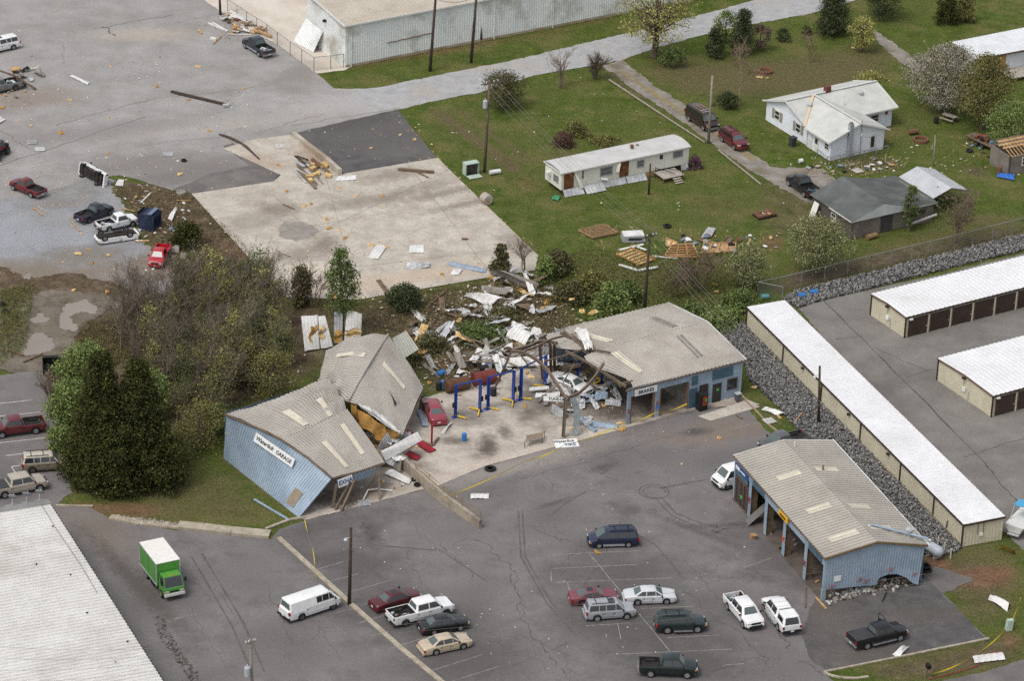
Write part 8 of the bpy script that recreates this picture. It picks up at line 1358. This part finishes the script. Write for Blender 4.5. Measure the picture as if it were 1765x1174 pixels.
# two-post lifts
M_lift = mat('lift_blue', S(24, 58, 138), S(34, 72, 156), .4, 2., spec=.5); M_arm = mat('lift_yellow', S(214, 178, 44), S(232, 198, 64), .5, 2.)
for lab, a, b, full in (('blue two-post car lift nearest the red sedan', (784, 720), (827.5, 710), 1), ('blue two-post car lift in the middle of the floor', (840, 706), (885, 694), 1), ('blue two-post car lift with yellow arms near the white sedan', (896, 690), (940, 668), 1), ('blue two-post car lift inside the torn workshop', (995, 656), (1037, 660), 0)):
    A, B_ = P(*a), P(*b); T = thing('car_lift', lab, 'car lift', A); hh = 3.75 if full else 2.4; d = (B_ - A).normalized(); nn = Vector((-d.y, d.x, 0))
    for q_, s_ in ((A, 1), (B_, -1)):
        mb = MB(); mb.beam(q_, q_ + UZ * hh, .26, .06, up=nn); mb.beam(q_ + nn * .12 + d * .1 * s_, q_ + nn * .12 + d * .1 * s_ + UZ * hh, .05, .22, up=nn); mb.beam(q_ - nn * .12 + d * .1 * s_, q_ - nn * .12 + d * .1 * s_ + UZ * hh, .05, .22, up=nn); mb.build('post', M_lift, T); MB().box(q_ + UZ * 1.5 - d * .2 * s_, (.25, .25, .5)).build('power_unit', M_plast, T); MB().box(q_ + UZ * .05, (.6, .5, .08), math.atan2(d.y, d.x)).build('base_plate', M_lift, T)
        for k in (-1, 1): MB().beam(q_ + UZ * .25 + d * .1 * s_, q_ + UZ * .22 + d * .8 * s_ + nn * k * 1.0, .14, .12).build('arm', M_arm, T)
    if full: MB().beam(A + UZ * (hh + .04), B_ + UZ * (hh + .04), .12, .14).build('crossbar', M_lift, T)
def drum(label, at, col, lying=0, r=.3, ln=.88, z=.04, name='barrel', cat='barrel'):
    T = thing(name, label, cat, P(at[0], at[1]) + UZ * z, random.uniform(0, 3) if lying is True else lying or 0); M = Matrix.Rotation(R(90), 3, 'Y') if lying else Matrix.Identity(3); o = (-ln / 2, 0, r) if lying else (0, 0, 0)
    MB().lathe(o, [(r * .93, 0), (r, .02), (r, ln * .32), (r * 1.04, ln * .34), (r, ln * .36), (r, ln * .64), (r * 1.04, ln * .66), (r, ln * .68), (r, ln * .98), (r * .93, ln)], 14, M).build('shell', col, T, world=False, smooth=False); MB().lathe(o, [(r * .85, ln * .99), (r * .85, ln + .01), (r * .1, ln + .012)], 14, M).build('lid', col, T, world=False); return T
DB_, DK, TEAL = mat('drum_blue', S(40, 110, 176), S(60, 128, 190), .4, 2.), mat('drum_black', S(36, 34, 36), S(54, 52, 52), .5, 2.), mat('drum_teal', S(78, 134, 140), S(98, 152, 156), .5, 2.)
for a in (('blue barrel lying behind the middle lift', (843, 633), DB_, .6), ('blue barrel lying near the long white sheet', (862, 640), DB_, .3), ('blue barrel at the end of the dark strip', (760, 648), DB_, .8), ('blue barrel beside the brown tank', (764, 670), DB_), ('black barrel standing left of the brown tank', (756, 672), DK), ('black barrel lying above the brown tank', (781, 660), DK, .4), ('black barrel lying behind the red tank', (822, 630), DK, .7, .34), ('second black barrel lying behind the red tank', (834, 639), DK, .2, .32), ('black barrel standing right of the red tank', (850, 682), DK, 0, .36), ('left blue barrel on the rock bank', (1382, 514), DB_, .2), ('right blue barrel on the rock bank', (1402, 508), DB_, .2), ('teal barrel inside the fence corner', (1318, 516), TEAL, .2), ('blue waste barrel standing alone on the garage floor', (800, 760), DB_, 0, .26, .8), ('brown barrel beside the broken shed', (1722, 300), M_rust, 0, .28, .9), ('white bucket by the white house patio', (1380, 281), M_wmet, .3, .28, .5), ('dark basket by the picnic table', (1613, 212), DK, 0, .3, .8)): drum(*a)
drum('rusty brown fuel tank lying behind the first lift', (788, 673), mat('tank_rust', S(84, 58, 44), S(112, 82, 62), .8, 1.5), R(30), .72, 2.7, name='fuel_tank', cat='tank'); drum('dark red fuel tank lying behind the second lift', (834, 662), mat('tank_red', S(104, 48, 44), S(128, 64, 56), .7, 1.5), R(25), .74, 2.5, name='fuel_tank', cat='tank'); drum('stained white tank tipped at the slab edge', (838, 351), mat('tank_white', S(186, 186, 182), S(160, 130, 104), .6, 1.2), R(120), .62, 1.1, name='storage_tank', cat='tank'); drum('white cylinder lying on the lawn near the brown pole', (853, 300), M_wmet, R(25), .28, 1.4, name='water_heater', cat='tank'); drum('rusty pipe grill in the yard behind the white house', (1574, 231), M_rust, R(20), .32, 1.2, name='grill', cat='grill')
T = thing('propane_tank', 'grey propane tank beside the bay garage rear corner', 'propane tank', P(1604, 957), R(-52)); Mq = Matrix.Rotation(R(90), 3, 'Y'); MB().lathe((-1.5, 0, .85), [(.05, 0), (.35, .08), (.55, .35), (.55, 2.65), (.35, 2.92), (.05, 3.0)], 16, Mq).build('vessel', mat('propane_grey', S(172, 178, 186), S(184, 190, 198), .4, 2.), T, world=False, smooth=True); MB().lathe((-.3, 0, 1.38), [(.22, 0), (.22, .2), (.12, .28)], 10).build('dome', M_pmet, T, world=False)
for x in (-.8, .8): MB().box((x, 0, .2), (.2, .8, .4)).build('saddle', M_conc, T, world=False)
def tyre(label, at, z=0, r=.36, lean=None):
    T = MB().lathe((0, 0, 0), [(r * .58, .02), (r * .85, 0), (r, .06), (r, .18), (r * .85, .24), (r * .58, .22), (r * .5, .12), (r * .58, .02)], 16).build('tyre', M_tyre, smooth=False); T.location = P(*at) + UZ * (.03 + z); 
    if lean: T.rotation_euler = lean; T.location.z += r * .75
    return tag(T, label, 'tyre')
for k, a in enumerate((('big tyre lying flat by the bay garage rear corner', (1596, 985), 0, .6), ('tyre stacked on the big tyre by the bay garage', (1594, 982), .26, .55), ('tyre leaning at the bay garage rear wall', (1582, 984), 0, .6, (1.1, 0, .4)), ('tyre on the ground left of the big tyre', (1584, 994), 0, .5), ('tyre beside the ramp wall foot', (719, 838), 0, .36), ('second tyre beside the ramp wall foot', (714, 829), 0, .34), ('tyre hoop lying at the edge of the garage floor', (845, 810), 0, .6), ('tyre lying on the upper lot above the slab ramp', (317, 278), 0, .34), ('tyre in the yard by the trailer', (1671, 261), 0, .45), ('tyre under the lift in the torn workshop', (1032, 661), 0, .4), ('tyre lying on the lawn above the wreckage', (1150, 391), 0, .5), ('upper tyre of the stack left of the puddles', (4, 527), .1, .4), ('lower tyre of the stack left of the puddles', (9, 538), 0, .4))): tyre(*a)
T = thing('ring_planter', 'white tyre planter with weeds at the slab corner', 'planter', P(312, 334)); MB().lathe(P(312, 334), [(.42, 0), (.55, .0), (.55, .3), (.42, .32), (.36, .2)], 16).build('ring', mat('planter_pale', S(150, 148, 138)), T)
for lab, at in (('brick fire ring in the yard behind the white house', (1587, 243)), ('stone fire ring on the front lawn by the road', (1319, 124))):
    c = P(*at); T = thing('fire_ring', lab, 'fire ring', c)
    for k in range(16): a = k * .3927; MB().box(c + Vector((math.cos(a) * .85, math.sin(a) * .85, .18)), (.18, .3, .36), a).build('brick', mat('ring_brick', S(140, 84, 66), S(116, 92, 78), .9, 4.), T)
# pallets, containers and yard objects
def pallet(label, at, rz, mt=None):
    T = thing('pallet', label, 'pallet', P(*at), rz)
    for k in range(6): MB().box((0, -.5 + k * .2, .12), (1.2, .11, .025)).build('slat', mt or M_trimw, T, world=False)
    for x in (-.55, 0, .55): MB().box((x, 0, .055), (.1, 1.1, .09)).build('bearer', mt or M_woodd, T, world=False)
for a in (('white pallet on the ramp concrete', (482, 253), .3), ('grey pallet on the upper lot right of the tyre', (290, 267), .1, M_pmet), ('white barred pallet on the upper lot left side', (69, 258), .2), ('grey pallet above the white barred one', (55, 246), .2, M_pmet), ('metal grate below the bent eave', (628, 869), .2, M_pmet), ('pallet by the fence behind the white house', (1478, 295), .6), ('pallet on the grass right of the workshop kerb', (1326, 727), .5), ('grate on the weeds near the blue lifts', (808, 612), .2, M_gmet)): pallet(*a)
T = thing('tipped_container', 'dark blue steel container tipped over beside the white pickups', 'container', P(260, 392), R(-20)); nv = mat('container_navy', S(36, 44, 66), S(52, 60, 84), .5, 2.)
MB().hexa([(-.9, -1.1, .02), (.9, -1.1, .02), (.9, 1.1, .02), (-.9, 1.1, .02)], [(-.75, -.95, 1.9), (.4, -1.1, 2.1), (.5, 1.1, 2.1), (-.75, .95, 1.9)]).build('shell', nv, T, world=False)
for k in range(7): MB().box((-.1 + 0, -1.0 + k * .33, 1.0), (1.95, .06, 1.9)).build('rib', nv, T, world=False)
MB().hexa([(-1.05, -1.0, .1), (-.95, -1.0, .1), (-.95, 1.0, .1), (-1.05, 1.0, .1)], [(-1.3, -.9, 2.1), (-1.2, -.9, 2.1), (-1.2, .9, 2.1), (-1.3, .9, 2.1)]).build('lid', M_plast, T, world=False); MB().box((.3, 0, 2.12), (.5, 2.0, .05)).build('panel', mat('panel_blue_grey', S(110, 122, 144)), T, world=False)
T = thing('dumpster', 'black open dumpster beside the leafy trees', 'dumpster', P(90, 642), R(10))
for c, d in (((0, -.8, .7), (1.9, .08, 1.2)), ((0, .8, .8), (1.9, .08, 1.4)), ((-.95, 0, .75), (.08, 1.6, 1.3)), ((.95, 0, .75), (.08, 1.6, 1.3)), ((0, 0, .2), (1.8, 1.5, .1))): MB().box(c, d).build('side', M_black, T, world=False)
MB().box((0, .75, 1.5), (1.9, .5, .06)).build('lid', M_plast, T, world=False); MB().box((.3, -.86, .9), (.35, .03, .5)).build('label_plate', mat('plate_blue', S(90, 110, 150)), T, world=False)
T = thing('utility_cabinet', 'pale green utility cabinet fallen open on the lawn edge', 'cabinet', P(812, 300), R(28)); pg = mat('cabinet_green', S(168, 186, 172), S(184, 200, 188), .5, 2.)
for c, d in (((0, .5, .75), (1.7, .08, 1.5)), ((-.85, .1, .75), (.08, .9, 1.5)), ((.85, .1, .75), (.08, .9, 1.5)), ((0, .1, 1.5), (1.8, 1.0, .08)), ((0, -.9, .06), (1.7, 1.0, .06))): MB().box(c, d).build('panel', pg, T, world=False)
MB().box((0, .2, .75), (1.55, .4, 1.35)).build('equipment', mat('gear_dark', S(48, 44, 44), S(90, 84, 80), .6, 3.), T, world=False)
T = thing('truck_cap', 'white truck bed cap lying on the grass by the timber panels', 'truck cap', P(1091, 413), R(10)); r0 = [(-1.35, -.85, .05), (1.35, -.85, .05), (1.35, .85, .05), (-1.35, .85, .05)]; r1 = [(-1.25, -.7, .75), (1.2, -.7, .8), (1.2, .7, .8), (-1.25, .7, .75)]; MB().hexa(r0, r1).build('shell', mat('cap_grey', S(150, 152, 152)), T, world=False); MB().hexa([(a, b, c + .0) for a, b, c in r1], [(a * .97, b * .9, c + .12) for a, b, c in r1]).build('roof', M_wmet, T, world=False); MB().box((.1, -.8, .42), (1.6, .05, .3)).build('window', M_glass, T, world=False)
T = thing('burnt_trailer', 'overturned rusty trailer bed heaped with scrap on the lawn', 'trailer', P(1318, 372), R(30)); MB().box((0, 0, .25), (2.4, 1.4, .3)).build('bed', M_rust, T, world=False); MB().box((0, 0, .1), (2.5, 1.5, .14)).build('frame', M_black, T, world=False)
for k in range(6): MB().box((random.uniform(-.9, .9), random.uniform(-.5, .5), .45), (.6, .3, .12), random.uniform(0, 3)).build('scrap', random.choice([M_wood, M_rust, M_pmet, M_woodd]), T, world=False)
T = thing('flatbed_trailer', 'low trailer loaded with junk under the bright green tree', 'trailer', P(1698, 250), R(-52))
for k in range(8): MB().box((0, -.85 + k * .24, .6), (5.2, .22, .05)).build('plank', M_woodd, T, world=False)
for x in (-.5, .5): [wheel(T, x, s_ * 1.05, .32, .2, M_rimd) for s_ in (-1, 1)]
MB().box((0, 0, .5), (5.2, 1.7, .12)).build('frame', M_rust, T, world=False); MB().beam((2.6, 0, .5), (3.8, 0, .45), .12, .1).build('drawbar', M_rust, T, world=False)
for k in range(9): MB().box((random.uniform(-2.2, 2.2), random.uniform(-.6, .6), .85), (.7, .5, random.uniform(.2, .5)), random.uniform(0, 3)).build('load', random.choice([M_wmet, M_black, M_red, M_woodd, mat('cloth_blue', 0), M_rust]), T, world=False)
T = thing('picnic_table', 'grey wooden picnic table below the blossom tree', 'picnic table', P(1636, 208), R(-38))
for k in range(5): MB().box((0, -.34 + k * .17, .76), (1.9, .15, .05)).build('plank', mat('bleached_board', 0), T, world=False)
for s_ in (-1, 1):
    MB().box((0, s_ * .75, .45), (1.9, .28, .05)).build('bench', mat('bleached_board', 0), T, world=False)
    for x in (-.7, .7): MB().beam((x, s_ * .6, 0), (x, s_ * .15, .74), .09, .05).build('leg', M_woodd, T, world=False)
for x in (-.7, .7): MB().beam((x, -.8, .42), (x, .8, .42), .05, .1).build('brace', M_woodd, T, world=False)
T = thing('wheelie_bin', 'dark grey wheeled bin beside the white house door', 'bin', P(1366, 251), R(32)); MB().hexa([(-.28, -.28, .05), (.28, -.28, .05), (.28, .28, .05), (-.28, .28, .05)], [(-.36, -.36, 1.1), (.36, -.36, 1.1), (.36, .36, 1.1), (-.36, .36, 1.1)]).build('body', mat('bin_grey', S(62, 66, 72)), T, world=False); MB().box((0, 0, 1.14), (.8, .85, .1)).build('lid', mat('bin_grey', 0), T, world=False); [wheel(T, s_ * .3, .3, .12, .08, M_rimd) for s_ in (-1, 1)]
T = thing('blue_tarpaulin', 'crumpled blue tarpaulin at the foot of the broken shed', 'tarpaulin', P(1732, 306)); MB().grid(lambda u, v: P(1718, 306).lerp(P(1748, 312), u).lerp(P(1722, 299).lerp(P(1748, 302), u), v) + UZ * (.15 + .2 * abs(math.sin(u * 11 + v * 4)) * math.sin(v * 3)), 14, 6).build('cloth', mat('tarp_blue', S(60, 110, 190)), T)
T = thing('red_lift_ramp', 'red steel lift post with folded ramps by the collapsed garage', 'lift', P(744, 768)); M_lr = mat('lift_red', S(142, 24, 36), S(160, 36, 46), .45, 2.); MB().beam(P(744, 766), P(744, 766) + UZ * 2.2, .22, .2).build('post', M_lr, T)
for a, b in (((722, 763, .2), (746, 778, .15)), ((702, 780, .5), (722, 790, .2)), ((700, 745, .8), (716, 752, .5))): MB().beam(P(*a), P(*b), .9, .12).build('ramp', M_lr, T)
MB().beam(P(726, 760, .15), P(746, 768, .15), .2, .15).beam(P(746, 768, .15), P(756, 754, .15), .2, .15).build('base_frame', M_woodd, T)
T = thing('metal_bench', 'rusty metal rack at the front edge of the garage floor', 'rack', P(920, 765)); c = [P(904, 773), P(934, 765), P(938, 755), P(908, 762)]
for q_ in c: MB().beam(q_, q_ + UZ * .8, .06, .06).build('leg', M_black, T)
MB().quad(*[q_ + UZ * .75 for q_ in c]).build('top', mat('rack_tan2', S(150, 132, 106), S(120, 110, 100), .8, 2.), T)
T = thing('boat_trailer', 'white boat on a trailer behind the storage block', 'boat', P(1760, 915), R(60)); MB().hexa([(-2, -.6, .7), (2, -.6, .7), (3, 0, .8), (2, .6, .7), (-2, .6, .7)], [(-2.1, -1.0, 1.5), (2, -1.0, 1.5), (3.6, 0, 1.7), (2, 1.0, 1.5), (-2.1, 1.0, 1.5)]).build('hull', M_wmet, T, world=False); MB().box((0, 0, .55), (4.5, 1.2, .1)).build('trailer_frame', M_pmet, T, world=False); [wheel(T, x, s_ * .9, .32, .2, M_rim) for s_ in (-1, 1) for x in (-.4, .4)]
for a, b in (((-1, -.9, 1.5), (-.4, -.8, 2.9)), ((-1, .9, 1.5), (-.4, .8, 2.9)), ((1.2, -.9, 1.5), (.7, -.8, 2.9)), ((1.2, .9, 1.5), (.7, .8, 2.9)), ((-.4, -.8, 2.9), (.7, -.8, 2.9)), ((-.4, .8, 2.9), (.7, .8, 2.9)), ((-.4, -.8, 2.9), (-.4, .8, 2.9))): MB().beam(a, b, .06, .06).build('tower_bar', M_pmet, T, world=False)
MB().box((.15, 0, 2.95), (1.4, 1.7, .05)).build('canopy', mat('canopy_blue', S(80, 160, 200)), T, world=False)
T = thing('edge_machine', 'black and red machine cut off at the left edge of the upper lot', 'machine', P(-6, 270), R(70)); MB().box((0, 0, .9), (3.4, 1.6, .7)).build('chassis', M_black, T, world=False); MB().box((.2, 0, 1.6), (1.0, 1.4, .9)).build('cab', M_cglass, T, world=False); MB().box((.2, 0, 1.2), (1.2, 1.65, .15)).build('red_band', M_lr, T, world=False); [wheel(T, x, s_ * .85, .5, .35, M_rimd) for s_ in (-1, 1) for x in (-1.2, 1.2)]; MB().box((-1.8, 0, .9), (.2, 1.8, 1.0)).build('tail_board', M_wmet, T, world=False)
T = thing('mailbox', 'black mailbox on two posts beside the road', 'mailbox', P(1600, 1168), R(20)); [MB().beam((x, 0, 0), (x, 0, 1.0), .1, .1).build('post', M_woodd, T, world=False) for x in (-.2, .5)]; MB().box((-.1, 0, 1.15), (.35, .55, .3)).build('box', M_black, T, world=False); MB().lathe((-.1, -.275, 1.3), [(.175, 0), (.175, .55)], 10, Matrix.Rotation(R(-90), 3, 'X')).build('top', M_black, T, world=False)
T = thing('cable_pedestal', 'pale green cable pedestal on the right-hand grass', 'pedestal', P(1738, 1086), R(20)); MB().hexa([(-.3, -.25, 0), (.3, -.25, 0), (.3, .25, 0), (-.3, .25, 0)], [(-.2, -.2, 1.1), (.4, -.2, 1.1), (.4, .2, 1.1), (-.2, .2, 1.1)]).build('box', pg, T, world=False); MB().box((.65, 0, .45), (.12, .12, .9)).build('post', M_woodd, T, world=False)
T = thing('plough_blade', 'yellow curved metal blade on the grass by the storage end', 'blade', P(1738, 950), R(-40)); MB().grid(lambda u, v: Vector((-.9 + 1.8 * u, -.35 + .35 * math.cos(v * 2.2), .05 + .6 * v)), 6, 6).build('blade', mat('blade_yellow', S(206, 158, 52), S(186, 136, 44), .6, 2.), T, world=False); MB().box((.7, -.2, .25), (.1, .4, .4)).build('bracket', M_rust, T, world=False)
for k, (x, y) in enumerate(((1616, 944), (1627, 953), (1638, 964))): tag(MB().tube([P(x, y), P(x, y) + UZ * 1.15], .07, 8).build('bollard', mat('bollard_white', S(204, 196, 176))), ('first', 'second', 'third')[k] + ' white bollard from the propane tank', 'bollard', 'bollards by the propane tank')
T = thing('cardboard_box', 'brown cardboard box on the lot before the bay garage', 'box', P(1298, 928), R(20)); MB().box((0, 0, .22), (.55, .45, .42)).build('carton', mat('card', S(168, 132, 96)), T, world=False); MB().box((.1, -.3, .45), (.5, .25, .02), .2).build('flap', mat('card', 0), T, world=False)
for lab, pts in (('white bent pipes on the concrete below the eave', [(626, 862, .1), (634, 845, .5), (650, 843, .3), (676, 846, .1)]), ('grey bent pipe above the fence corner', [(560, 30, 6), (561, 30, 6)])): 
    if pts[0][0] < 630 and pts[0][1] > 800: tag(MB().tube([P(*p) for p in pts], .09, 6).build('bent_pipe', M_wmet), lab, 'pipe')
T = thing('trash_cluster', 'collapsed beam bundle with insulation on the concrete ramp', 'debris', P(545, 290))
for k in range(22): x, y, e = random.uniform(508, 545), random.uniform(266, 296), random.uniform(12, 34); MB().beam(P(x, y, random.uniform(.1, .5)), P(x + e, y + e * random.uniform(.3, 1.1), random.uniform(.1, .4)), random.uniform(.12, .45), .1).build('beam', random.choice([M_woodd, M_woodd, M_wood, M_pmet, M_rust, M_dark, M_gmet]), T)
for k in range(9): MB().box(P(random.uniform(515, 570), random.uniform(275, 312), .3), (random.uniform(.4, 1.), random.uniform(.3, .7), .3), random.uniform(0, 3)).build('insulation', M_ins, T)
def tape(label, pts): 
    pts = [P(*p) for p in pts]; o = []
    for a, b in zip(pts, pts[1:]): o += [a.lerp(b, k / 8) - UZ * .25 * math.sin(k / 8 * 3.14) for k in range(8)]
    o.append(pts[-1]); mb = MB(); k = len(mb.v)
    for i, p in enumerate(o): tw = Vector((math.cos(i * .7), math.sin(i * .7), 0)) * .03; mb.v += [tuple(p + UZ * .045 + tw), tuple(p - UZ * .045 - tw)]
    for i in range(len(o) - 1): mb.f.append((2 * i, 2 * i + 1, 2 * i + 3, 2 * i + 2)); mb.m.append(0)
    tag(mb.build('caution_tape', M_yel), label, 'tape')
tape('yellow caution tape along the front of the garage floor', [(760, 860, 1.5), (905, 795, 1.1), (972, 768, 1.0), (1080, 728, 1.2), (1128, 712, 1.2), (1184, 696, 1.2)]); tape('yellow caution tape from the blue wall to the parking lot', [(525, 897, .6), (540, 950, 1.0), (547, 1005, .1)]); tape('yellow caution tape between mailbox and pedestal', [(1606, 1163, 1.0), (1680, 1130, .9), (1736, 1083, .9)]); tape('yellow caution tape rising from the pedestal', [(1738, 1085, .9), (1760, 1030, 1.4), (1775, 1005, 1.6)])
wire('red_hose', 'red cord lying over the white sheet near the road', [P(1600, 1172, .05), P(1640, 1162, .05), P(1685, 1148, .1), P(1697, 1128, .12), P(1722, 1124, .1)], 0, .04, None, M_red)
